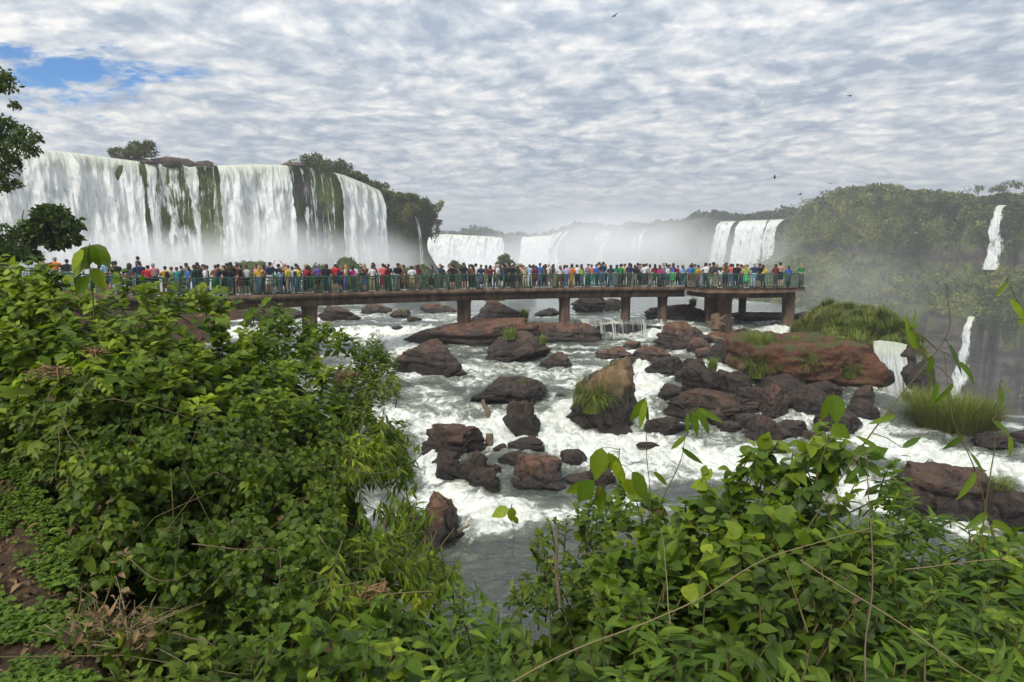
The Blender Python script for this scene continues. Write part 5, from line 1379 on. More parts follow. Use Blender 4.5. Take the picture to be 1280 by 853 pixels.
PIERN = [(387, "first pier"), (580, "second pier"), (705, "third pier"), (782, "fourth pier"), (828, "fifth pier"), (903, "thick corner pier"), (985, "last pier")]
COLW = {"tan": "no shirt"}
def top_words(r):
    if r[5] == "bare": return "bare torso"
    return r[1] + (" dress" if r[5] == "dress" else " top")
def hair_words(r):
    st, c = r[3].split(":")
    return {"cap": f"{c} cap", "hat": "straw hat", "long": f"long {c} hair", "short": f"short {c} hair", "bun": f"{c} hair in a bun"}[st]
def bottom_words(r):
    t, c = r[2].split(":")
    return f"{c} " + {"t": "trousers", "s": "shorts", "k": "skirt"}[t]
used = set()
NB = {"t": "trousers", "s": "shorts", "k": "skirt"}
people_objs = []
for i, r in enumerate(PEOPLE):
    px, top, bot, hair, pose, extra, row, hgt = r
    Lr = next((PEOPLE[j] for j in range(i - 1, -1, -1) if PEOPLE[j][6] <= 1), None)
    Rr = next((PEOPLE[j] for j in range(i + 1, len(PEOPLE)) if PEOPLE[j][6] <= 1), None)
    pn = min(PIERN, key=lambda q: abs(q[0] - px))
    where = ("over the " if abs(pn[0] - px) < 14 else "left of the " if px < pn[0] else "right of the ") + pn[1]
    lw = top_words(Lr).replace(" top", "") if Lr else "nobody"; rw = top_words(Rr).replace(" top", "") if Rr else "nobody"
    act = {"wave": "raising both arms", "camera": "holding hands up to eyes", "rail": "at the railing", "phone": "one hand raised", "fold": "arms folded", "hips": "hand on hip", "down": "arms down", "walk": "walking"}[pose]
    pk = f" and {extra.split(':')[1]} backpack" if extra.startswith("pack") else ""
    cands = []
    if row <= 1:
        cands += [f"person with {top_words(r)}{pk}, {hair_words(r)}, {act}, between {lw} and {rw}", f"person with {top_words(r)}{pk}, {bottom_words(r)}, {act}, {where}",
                  f"person with {top_words(r)}, {hair_words(r)}, {bottom_words(r)}, {where}"]
    cands += [f"person with {top_words(r)}, {hair_words(r)}, behind {lw} and {rw}, {where}", f"person with {top_words(r)}, {bottom_words(r)}, behind {lw} and {rw}, {where}"]
    if extra == "carries": cands.insert(0, "person with khaki top carrying a child on the shoulders")
    lab = next((c_ for c_ in cands if c_ not in used and len(c_.split()) <= 16), None)
    if lab is None: lab = f"person in {top}, {act}, {where}, beside {lw}"
    if lab in used: continue
    used.add(lab)
    loc, az = stand_at(px, row)
    rg = np.random.default_rng(i + 900)
    k = hgt / 1.74 * rg.uniform(0.955, 1.03)
    root = tag(empty("person", loc), lab, "person", "visitors on the walkway")
    face = 0.0 if pose in ("rail", "camera") else rg.normal() * 0.75
    turn = math.pi + (az - math.pi / 2) + face + (0.45 if px < 450 else 0.1)
    root.rotation_euler = (rg.uniform(0.02, 0.11) if pose in ('rail', 'phone') else rg.normal() * 0.025, rg.normal() * 0.03, turn)
    fat = rg.uniform(0.95, 1.16)
    root.scale = (k * fat, k * fat, k)
    skin = SKINS[int(rg.choice([0, 0, 1, 1, 2, 3, 4], p=[.2, .15, .2, .15, .15, .1, .05]))]
    g = FIG[pose]
    def part(nm, me, c):
        o = link(nm, me, root); o.color = (*c, 1); return o
    part("body", g["body"], skin)
    if extra != "bare": part("shirt", g["shirt"], CLR[top])
    t_, c_ = bot.split(":")
    part({"t": "trousers", "s": "shorts", "k": "skirt"}[t_], g[{"t": "trousers", "s": "shorts", "k": "skirt"}[t_]], CLR[c_])
    if t_ == "k": part("shorts", g["shorts"], CLR[c_])
    part("shoes", g["shoes"], CLR["white"] if rg.uniform() < 0.6 else CLR["dark grey"])
    hs, hc = hair.split(":")
    if hs == "cap": part("hair", HAIRM["short"], HAIRC["brown"]); part("cap", CAPM, CLR[hc])
    elif hs == "hat": part("hair", HAIRM["long"], HAIRC["brown"]); part("sun_hat", STRAWM, CLR["beige"])
    else: part("hair", HAIRM[hs], HAIRC[hc])
    if extra.startswith("pack"): part("backpack", PACKM, CLR[extra.split(":")[1]])
    people_objs.append(root)
    if extra == "carries":
        # the child sits astride the shoulders
        ch = tag(empty("person", loc + np.array([0.0, 0.02, 1.44 * k - 0.43])), "small child in navy top riding on a grown-up's shoulders", "person", "visitors on the walkway")
        ch.rotation_euler = (0, 0, turn); used.add(ch["label"])
        kid = [((0, 0.06, 0.52), (0, 0.05, 0.72), 0.095, 0.105, 0.8), ((-0.06, 0.04, 0.76), (0.06, 0.04, 0.76), 0.05, 0.05), ((0, 0.03, 0.78), (0, 0.02, 0.90), 0.045, 0.04), ((0, 0.0, 0.92), (0, 0.01, 0.96), 0.075, 0.085)]
        for sx in (1, -1):
            kid += [((sx * 0.07, 0.05, 0.50), (sx * 0.13, -0.17, 0.46), 0.06, 0.048), ((sx * 0.13, -0.17, 0.46), (sx * 0.11, -0.19, 0.20), 0.045, 0.035), ((sx * 0.11, -0.19, 0.2), (sx * 0.11, -0.26, 0.18), 0.035, 0.025), ((sx * 0.11, 0.04, 0.76), (sx * 0.15, -0.05, 0.62), 0.04, 0.03), ((sx * 0.15, -0.05, 0.62), (sx * 0.07, -0.12, 0.56), 0.03, 0.025)]
        for nm, cp, m_, c in (("body", kid, M_SKIN, SKINS[1]), ("shirt", [((0, 0.06, 0.50), (0, 0.05, 0.72), 0.115, 0.125, 0.8), ((-0.07, 0.04, 0.76), (0.07, 0.04, 0.76), 0.065, 0.065)], M_CLOTH, CLR["navy"]), ("hair", [((0, 0.02, 0.985), (0, 0.03, 0.99), 0.085, 0.08), ((0, 0.06, 0.93), (0, 0.06, 0.95), 0.06, 0.06)], M_HAIR, HAIRC["black"])):
            o = link(nm, remeshed(nm, cp, 0.02, m_, 2), ch); o.color = (*c, 1)
# ================================================================ mossy islets and spray beyond the walkway
M_ISLE = rock_material("mossy_islet_rock", brown=(0.075, 0.070, 0.030), dark=(0.045, 0.050, 0.022), scale=0.25, moss=1.0)
ISL = [(308, 327, 84, 92, "long low mossy islet under the dense white fall"), (440, 322, 78, 100, "tallest mossy islet under the slanting fall"), (398, 331, 50, 96, "small mossy islet left of the tallest one"), (520, 331, 60, 112, "flat mossy islet below the headland"),
       (571, 325, 26, 120, "narrow steep mossy islet in front of the distant fall"), (652, 330, 38, 150, "low green islet right of the round bush")]
for k, (px, py, wp_, D, lb) in enumerate(ISL):
    s = px_scale(D); h = z_at(py, D) - ZR
    v, f, tp = boulder_mesh(wp_ * s, wp_ * s * 0.6, h, 700 + k, 5, 0.2, facets=5)
    o = obj("mossy_islet", v, f, M_ISLE, None, True, {"top": 0.3 + 0.7 * tp}); o.location = at(px, 340, D) * [1, 1, 0] + [0, 0, ZR]
    tag(o, lb, "islet", "mossy islets below the falls")
    rq = np.random.default_rng(k + 70); up_ = v[v[:, 2] > 0.1 * h]
    Pm = up_[rq.choice(len(up_), 1500)] + rq.normal(size=(1500, 3)) * 0.12; vm, qm, lm = clump_leaves(Pm, rq.uniform(0.3, 0.8, 1500) * 0.55, rq)
    obj('greenery', vm, qm, M_FOL_FAR, o, False, {'tone': np.clip(0.5 + 0.3 * rq.normal(size=1500), 0, 1)[lm]})
distant_plant("shrub", at(631, 340, 150) * [1, 1, 0] + [0, 0, ZR], 16 * px_scale(150), z_at(317, 150) - ZR, "round bush standing alone in the spray beyond the walkway", "shrub", None, 1800, 0.5, seed=91, lobes=9, trunk_h=0.05, gaps=0.05)

# shore of the creeper bank under the start of the walkway
def left_shore(x, y):
    n_ = fbm(np.stack([x * 0.25, y * 0.25, 0 * x], -1), 4, 221)
    return -7.5 + 5.2 * sstep(-15.0, -22.0, x + 0.10 * (y - 20)) * sstep(9, 14, y) + 0.5 * n_
heightfield("bank", -60, -8, 9, 60, left_shore, m_earth, 110, 110)

# ================================================================ foreground bank
_DC = [(-150, 330, 6.6), (0, 331, 6.2), (60, 335, 6.2), (130, 350, 6.0), (190, 380, 6.2), (270, 388, 6.6), (330, 405, 7.2), (440, 430, 8.2), (505, 455, 8.6),
       (-150, 480, 4.7), (0, 450, 4.9), (130, 450, 5.0), (300, 470, 5.7), (420, 495, 6.8), (490, 520, 7.6), (525, 600, 7.4),
       (0, 550, 4.5), (150, 560, 4.3), (300, 575, 4.7), (430, 600, 5.4), (540, 660, 6.2), (565, 705, 5.9),
       (120, 660, 3.85), (230, 640, 4.3), (300, 680, 3.8), (450, 700, 4.2), (600, 745, 4.4), (150, 750, 3.3), (300, 770, 3.1), (450, 800, 3.0), (640, 805, 3.1), (600, 853, 2.65), (300, 853, 2.65),
       (-20, 640, 4.55), (40, 740, 3.44), (60, 853, 2.69), (-150, 700, 3.8), (-150, 853, 2.69), (-150, 990, 2.1), (150, 990, 2.1), (300, 990, 2.1), (640, 990, 2.1),
       (645, 765, 3.9), (700, 655, 4.8), (780, 625, 4.8), (850, 622, 4.3), (900, 600, 4.1), (1000, 560, 4.0), (1060, 556, 4.0), (1120, 625, 4.3), (1180, 668, 4.5), (1280, 662, 4.3), (1450, 650, 4.2), (1600, 650, 4.2),
       (700, 760, 3.5), (850, 740, 3.15), (1000, 700, 3.1), (1150, 740, 3.3), (1280, 760, 3.15), (1450, 760, 3.0), (700, 853, 2.75), (900, 853, 2.45), (1100, 853, 2.4), (1280, 853, 2.4), (1450, 900, 2.3), (1000, 990, 2.0), (1300, 990, 2.0), (1600, 990, 2.0)]
_c = np.array(_DC, float)
_X = _c[:, :2] / 100.0
_A = np.linalg.norm(_X[:, None] - _X[None], axis=2) - 0.15 * np.eye(len(_c))
_n = len(_c)
_M = np.block([[_A, np.ones((_n, 1))], [np.ones((1, _n)), np.zeros((1, 1))]])
_W = np.linalg.solve(_M, np.concatenate([np.log(_c[:, 2]), [0]]))
def Dc(px, py):
    p_ = np.stack([px, py], -1) / 100.0
    r = np.linalg.norm(p_[..., None, :] - _X, axis=-1)
    return np.exp(np.clip(r @ _W[:-1] + _W[-1], math.log(1.6), math.log(10)))
_TOP = np.array([(-300, 312), (0, 314), (60, 318), (130, 328), (190, 346), (270, 350), (330, 370), (400, 394), (440, 414), (480, 432), (500, 450), (505, 520), (515, 585), (528, 630), (545, 668), (565, 704), (590, 728), (620, 745), (640, 742), (650, 705), (680, 662), (720, 630), (780, 602), (830, 606), (870, 594), (905, 572), (950, 546), (1000, 530), (1050, 526), (1085, 545), (1110, 572), (1130, 608), (1160, 638), (1240, 650), (1300, 646), (1600, 635)], float)
def top_at(px): return np.interp(px, _TOP[:, 0], _TOP[:, 1])
def is_path(px, py):
    """1 on the bare trodden ground in the lower left corner"""
    xr = np.interp(py, [570, 600, 650, 720, 780, 853, 1000], [-10, 30, 70, 85, 105, 150, 190])
    return sstep(14, -14, px - xr) * sstep(575, 600, py)

# the soil of the slope
cols = np.linspace(-300, 1600, 240); nr = 110
tr = np.linspace(0, 1, nr)
PXg = np.repeat(cols[:, None], nr, 1); soil_top = np.max([top_at(cols + d_) for d_ in np.arange(-72, 73, 12)], axis=0) + 52
soil_top = np.convolve(np.pad(soil_top, 6, mode='edge'), np.ones(13) / 13, 'valid')
PYg = soil_top[:, None] * (1 - tr) + 1000 * tr
pth = is_path(PXg, PYg)
off = (0.95 + 0.25 * vnoise(np.stack([PXg / 60, PYg / 60, 0 * PXg], -1), 5)) * (1 - pth)
Vg = at(PXg, PYg, Dc(PXg, PYg) + off)
Vg[..., 2] -= 0.12 * (1 - pth)
bk_ = []
for dy_, dz_ in ((3.2, -7.5), (2.2, -4.6), (1.3, -2.2), (0.6, -0.7)):
    b_ = Vg[:, 0].copy(); b_[:, 1] += dy_; b_[:, 2] += dz_; bk_.append(b_)
Vg = np.concatenate([np.stack(bk_, 1), Vg], 1)
pth = np.concatenate([np.zeros((len(cols), 4)), pth], 1)
m_soil, nt = mat_new("leaf_litter_soil")
T = NT(nt)
p = T.pos()
a = T.noise(p, 4, 6, 0.65); b = T.vor(p, 22, 'F1'); c3 = T.noise(p, 45, 4, 0.7)
lit = T.mix(T.smooth(b, 0.05, 0.5), (0.16, 0.085, 0.04), (0.05, 0.032, 0.02))
c = T.mix(T.smooth(a, 0.35, 0.65), (0.040, 0.028, 0.018), lit)
c = T.mix(T.math('MULTIPLY', T.smooth(c3, 0.55, 0.75), 0.5), c, (0.15, 0.10, 0.06))
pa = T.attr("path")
c = T.mix(pa, T.mix(0.75, c, (0.012, 0.015, 0.007)), c)  # soil off the path blackened so gaps between leaves read as deep shade
T.out(T.bsdf(c, 0.95, 0.1, T.bump(T.math('ADD', a, T.math('MULTIPLY', c3, 0.4)), 0.8, 0.05)))
tag(obj("ground", Vg.reshape(-1, 3), grid_faces(len(cols), nr + 4), m_soil, None, True, {"path": pth.ravel()}), kind="structure")

# ---------------------------------------------------------------- leaves
def leaf_shape(kind):
    if kind == "ovate":   t, w = [0, .10, .32, .58, .82, 1], [0, .15, .27, .23, .10, 0]
    elif kind == "broad": t, w = [0, .08, .28, .55, .82, 1], [0, .22, .37, .33, .14, 0]
    elif kind == "heart": t, w = [.05, .02, .22, .52, .82, 1], [0, .30, .47, .38, .15, 0]
    elif kind == "lance": t, w = [0, .12, .36, .62, .84, 1], [0, .085, .125, .105, .05, 0]
    elif kind == "blade": t, w = [0, .12, .36, .62, .84, 1], [0, .050, .072, .060, .03, 0]
    elif kind == "disc":  t, w = [0, .12, .36, .66, .90, 1], [0, .28, .48, .50, .30, 0]
    return np.array(t), np.array(w)
def leaves(P, D, N, L, kind, rng, droop=0.25, fold=0.35):
    """real leaf blades: base P, midrib direction D, upper face N, length L"""
    n = len(P)
    D = D / np.linalg.norm(D, axis=1, keepdims=True)
    Yv = np.cross(N, D); Yv /= np.linalg.norm(Yv, axis=1, keepdims=True) + 1e-9
    Z = np.cross(D, Yv)
    t, w = leaf_shape(kind)
    dr = droop * rng.uniform(0.2, 1.7, n); fo_ = fold * rng.uniform(0.2, 1.5, n); tw = rng.normal(size=n) * 0.25
    L = np.broadcast_to(np.asarray(L, float), (n,))
    wv = rng.uniform(0.8, 1.2, n)
    pts = []
    for k in range(6):
        zc = -dr * t[k] ** 2
        mid = P + L[:, None] * (t[k] * D * (1 - 0.25 * dr[:, None] * t[k]) + zc[:, None] * Z)
        if k in (0, 5): pts.append(mid)
        else:
            h = (w[k] * wv)[:, None]
            e = L[:, None] * h
            tz = (tw * t[k])[:, None]
            pts += [mid - e * (Yv * (1 - 0.3 * fo_[:, None]) + tz * Z) + e * fo_[:, None] * Z, mid, mid + e * (Yv * (1 - 0.3 * fo_[:, None]) + tz * Z) + e * fo_[:, None] * Z]
    V = np.stack(pts, 1).reshape(-1, 3)          # 14 per leaf
    q = [[1 + 3 * k, 4 + 3 * k, 5 + 3 * k, 2 + 3 * k] for k in range(3)] + [[2 + 3 * k, 5 + 3 * k, 6 + 3 * k, 3 + 3 * k] for k in range(3)]
    tr_ = [[0, 1, 2], [0, 2, 3], [10, 13, 11], [11, 13, 12]]
    o = (np.arange(n) * 14)[:, None, None]
    return V, [(o + np.array(q)[None]).reshape(-1, 4), (o + np.array(tr_)[None]).reshape(-1, 3)], np.repeat(np.arange(n), 14)
def leaf_uv(nv, kind="ovate"):
    t, w = leaf_shape(kind)
    al = [t[0]] + [t[k] for k in (1, 2, 3, 4) for _ in range(3)] + [t[5]]
    ac = [0.0] + [-1.0, 0.0, 1.0] * 4 + [0.0]
    k = nv // 14
    return {"along": np.tile(al, k), "across": np.tile(ac, k)}

def plant_leaf_material(name, c_dark, c_mid, c_light, transl=0.34, rough=0.48, spec=0.22, veins=True):
    m, nt = mat_new(name)
    T = NT(nt)
    t = T.attr("tone")
    mott = T.noise(T.pos(), 30, 3, 0.6)
    t2 = T.math('ADD', t, T.math('MULTIPLY', T.math('SUBTRACT', mott, 0.5), 0.35))
    c = T.ramp(t2, [(0.0, c_dark), (0.45, c_mid), (0.86, c_light), (1.0, tuple(min(1, x * 1.5) for x in c_light))])
    if veins:
        u_ = T.attr('across'); vt = T.attr('along')
        rib = T.math('SUBTRACT', 1.0, T.smooth(T.math('ABSOLUTE', u_), 0.0, 0.16))
        lat = T.math('FRACT', T.math('ADD', T.math('MULTIPLY', vt, 7.0), T.math('MULTIPLY', T.math('ABSOLUTE', u_), -1.6)))
        lat = T.math('SUBTRACT', 1.0, T.smooth(T.math('ABSOLUTE', T.math('SUBTRACT', lat, 0.5)), 0.0, 0.14))
        c = T.mix(T.math('ADD', T.math('MULTIPLY', rib, 0.38), T.math('MULTIPLY', lat, 0.14), None, True), c, T.mix(0.5, c_light, c))
    brn = T.smooth(t, 1.02, 1.10)                 # dead leaves
    c = T.mix(brn, c, (0.12, 0.085, 0.040))
    bf = T.n('ShaderNodeNewGeometry').outputs['Backfacing']
    c = T.mix(bf, c, T.mix(1.0, c, (1.25, 1.25, 1.45), 'MULTIPLY'))
    df = T.bsdf(c, rough, spec)
    tl = T.n('ShaderNodeBsdfTranslucent')
    T.put(tl.inputs[0], T.mix(1.0, c, (1.35, 1.35, 0.5), 'MULTIPLY'))
    T.out(T.mixsh(transl, df, tl.outputs[0]))
    return m
ML_A = plant_leaf_material("large_fresh_leaf", (0.027, 0.058, 0.005), (0.072, 0.130, 0.007), (0.165, 0.215, 0.012))
ML_B = plant_leaf_material("dull_vine_leaf", (0.028, 0.054, 0.005), (0.068, 0.114, 0.007), (0.135, 0.175, 0.012))
ML_C = plant_leaf_material("hanging_slim_leaf", (0.030, 0.060, 0.005), (0.078, 0.134, 0.007), (0.175, 0.220, 0.012))
ML_D = plant_leaf_material("bluish_ivy_leaf", (0.027, 0.053, 0.006), (0.062, 0.106, 0.010), (0.115, 0.160, 0.016), rough=0.5)
ML_E = plant_leaf_material("bamboo_leaf", (0.028, 0.060, 0.006), (0.070, 0.130, 0.010), (0.150, 0.210, 0.016))
ML_T = plant_leaf_material("tree_leaf", (0.022, 0.040, 0.008), (0.046, 0.080, 0.014), (0.095, 0.135, 0.024), transl=0.22)
M_STEM = bark_material("green_brown_stem", (0.10, 0.085, 0.035))
M_TWIG = bark_material("dry_twig", (0.105, 0.078, 0.050))

def canopy_frame(px, py, D):
    P = at(px, py, D)
    e = 5.0
    Px = at(px + e, py, Dc(px + e, py)) - at(px - e, py, Dc(px - e, py))
    Py = at(px, py + e, Dc(px, py + e)) - at(px, py - e, Dc(px, py - e))
    N = np.cross(Py, Px); N /= np.linalg.norm(N, axis=1, keepdims=True) + 1e-9
    N *= np.where((N[:, 1:2] - N[:, 2:3] * 0.6) > 0, -1, 1)
    N = N * 0.6 + np.array([0, -0.45, 0.55]); N /= np.linalg.norm(N, axis=1, keepdims=True)
    return P, N

UP = np.array([0, 0, 1.0])
SPEC = {  # leaf kind, length, material, shoots or scattered, leaves per shoot, shoot length, droop of direction
 "A": dict(kind="broad", L=0.122, mat=ML_A, shoot=True, m=9, sl=0.42, hang=0.85, cover=2.6),
 "A2": dict(kind="ovate", L=0.122, mat=ML_A, shoot=True, m=10, sl=0.45, hang=0.80, cover=2.6),
 "B": dict(kind="heart", L=0.058, mat=ML_B, shoot=False, m=6, sl=0.30, hang=0.45, cover=2.8),
 "B2": dict(kind="ovate", L=0.078, mat=ML_B, shoot=True, m=9, sl=0.32, hang=0.45, cover=2.8),
 "C": dict(kind="lance", L=0.13, mat=ML_C, shoot=True, m=12, sl=0.5, hang=1.3, cover=2.9),
 "D": dict(kind="disc", L=0.046, mat=ML_D, shoot=False, m=6, sl=0.3, hang=0.4, cover=2.6),
 "E": dict(kind="lance", L=0.135, mat=ML_E, shoot=True, m=8, sl=0.45, hang=0.55, cover=2.6),
 "G": dict(kind="broad", L=0.10, mat=ML_A, shoot=True, m=7, sl=0.34, hang=0.45, cover=2.6),
 "H": dict(kind="ovate", L=0.112, mat=ML_B, shoot=True, m=7, sl=0.40, hang=1.0, cover=2.5),
}
PLANTS = [  # centre px, py, reach x, reach y, species, tone shift (leaf colour, plus shade painted into the low plants), name, label
 (-60, 430, 110, 110, "A", .05, "shrub", "leafy shrub cut by the view's edge beneath the tall tree"),
 (60, 395, 95, 80, "A", .12, "shrub", "bright large-leaved shrub just below the small dark tree"),
 (165, 420, 85, 80, "A2", .10, "shrub", "bright drooping-leaved shrub in front of the walkway's near end"),
 (275, 450, 85, 75, "A", .05, "shrub", "large-leaved shrub below the walkway, before the first pier"),
 (380, 470, 80, 75, "A2", .0, "shrub", "drooping-leaved shrub right under the first pier"),
 (465, 480, 60, 60, "B2", .05, "shrub", "small-leaved shrub on the shoulder of the bank beside the river"),
 (40, 545, 100, 70, "B2", -.05, "creeper", "dull green creeper above the bare ground"),
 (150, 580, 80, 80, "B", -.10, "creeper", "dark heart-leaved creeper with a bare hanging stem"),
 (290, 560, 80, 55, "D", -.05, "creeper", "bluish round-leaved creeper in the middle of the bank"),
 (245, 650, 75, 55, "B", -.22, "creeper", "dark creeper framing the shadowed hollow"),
 (390, 590, 70, 70, "B", .05, "creeper", "pale green heart-leaved creeper over the middle of the bank"),
 (360, 690, 80, 60, "D", -.02, "creeper", "round-leaved ivy below the pale green creeper"),
 (465, 600, 60, 85, "C", .05, "creeper", "curtain of slim hanging leaves on the bank's river side"),
 (530, 670, 45, 70, "C", .12, "creeper", "yellow green curtain of slim leaves beside the red brown rock"),
 (450, 720, 70, 60, "C", -.02, "creeper", "hanging slim-leaved creeper low on the bank"),
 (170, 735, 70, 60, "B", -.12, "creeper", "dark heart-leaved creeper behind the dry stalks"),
 (270, 800, 80, 70, "B2", -.10, "shrub", "dark low shrub right of the dry stalks"),
 (390, 820, 75, 70, "G", -.08, "shrub", "broad-leaved low plant at the bottom edge under the ivy"),
 (510, 800, 70, 70, "A2", -.12, "shrub", "pointed-leaved plant at the bottom edge, left of the gap to the water"),
 (600, 810, 55, 70, "E", -.08, "shrub", "slim-leaved plant closing the gap to the water"),
 (690, 705, 55, 60, "B2", .10, "shrub", "thin small-leaved shrub around the broken bare stem"),
 (690, 810, 60, 70, "H", -.08, "shrub", "dull oval-leaved plant below the broken bare stem"),
 (790, 690, 60, 65, "G", .02, "shrub", "small broad-leaved shrub against the pale rapids"),
 (880, 650, 60, 65, "A", .10, "shrub", "bright drooping shrub left of the highest bush"),
 (1010, 615, 75, 70, "A", .08, "shrub", "highest bush of the right bank with big hanging leaves"),
 (1100, 655, 60, 70, "E", .05, "shrub", "slim-leaved bush sloping down from the highest bush"),
 (800, 800, 65, 75, "E", -.06, "shrub", "feathery slim-leaved plant crossed by the long dry stalk"),
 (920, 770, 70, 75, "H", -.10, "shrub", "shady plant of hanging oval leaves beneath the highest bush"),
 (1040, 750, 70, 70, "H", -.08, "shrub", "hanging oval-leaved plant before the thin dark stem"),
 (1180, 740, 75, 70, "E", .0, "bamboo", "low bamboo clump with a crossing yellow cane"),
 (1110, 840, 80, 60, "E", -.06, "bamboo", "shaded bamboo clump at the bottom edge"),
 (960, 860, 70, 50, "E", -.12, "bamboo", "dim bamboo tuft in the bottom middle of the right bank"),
 (1270, 720, 60, 70, "G", .06, "shrub", "broad-leaved shrub against the dark rock at the view's edge"),
 (1280, 830, 80, 70, "E", .0, "bamboo", "bamboo clump filling the lower corner"),
 (1390, 760, 90, 110, "G", .0, "shrub", "shrub mostly beyond the view's edge"),
]
def inside_canopy(px, py):
    e = 17 * vnoise(np.stack([px / 34, py / 34, 0 * px], -1), 8) + 5 * vnoise(np.stack([px / 11, py / 11, 0 * px], -1), 9)
    ok = (py > top_at(px) + 4 + e * 0.7)
    # the steep river side is bounded sideways
    lim = np.interp(py, [440, 455, 520, 585, 630, 668, 704, 728, 745], [512, 500, 500, 510, 524, 540, 560, 585, 620])
    side = (px < 640) & (py > 440) & (py < 745)
    ok &= ~side | (px < lim + e)
    return ok & (is_path(px, py) < 0.45 + 0.05 * e)

rgp = np.random.default_rng(404)
AREA = 1480 * 660
NS = 150000
spx = rgp.uniform(-180, 1440, NS); spy = rgp.uniform(325, 960, NS)
okm = inside_canopy(spx, spy)
spx, spy = spx[okm], spy[okm]
per_px = len(spx) / (1620 * 635 * okm.mean())
cen = np.array([(p_[0], p_[1]) for p_ in PLANTS], float); rch = np.array([(p_[2], p_[3]) for p_ in PLANTS], float)
wob = 22 * np.stack([vnoise(np.stack([spx / 40, spy / 40, 0 * spx], -1), 61), vnoise(np.stack([spx / 40, spy / 40, 0 * spx + 5], -1), 62)], -1)
dd = (((np.stack([spx, spy], -1) + wob)[:, None] - cen[None]) / rch[None])
own = np.argmin((dd ** 2).sum(2), 1)
clumpn = vnoise(np.stack([spx / 26, spy / 20, 0 * spx], -1), 71) + 0.6 * vnoise(np.stack([spx / 60, spy / 50, 0 * spx], -1), 72)
hollow = np.exp(-(((spx - 268) / 75) ** 2 + ((spy - 632) / 24) ** 2)) + 0.8 * np.exp(-(((spx - 180) / 40) ** 2 + ((spy - 535) / 20) ** 2)) + 0.7 * np.exp(-(((spx - 260) / 40) ** 2 + ((spy - 765) / 30) ** 2)) + 0.7 * np.exp(-(((spx - 900) / 60) ** 2 + ((spy - 735) / 26) ** 2)) + .6 * np.exp(-(((spx - 1040) / 50) ** 2 + ((spy - 815) / 26) ** 2))
plant_of = {}
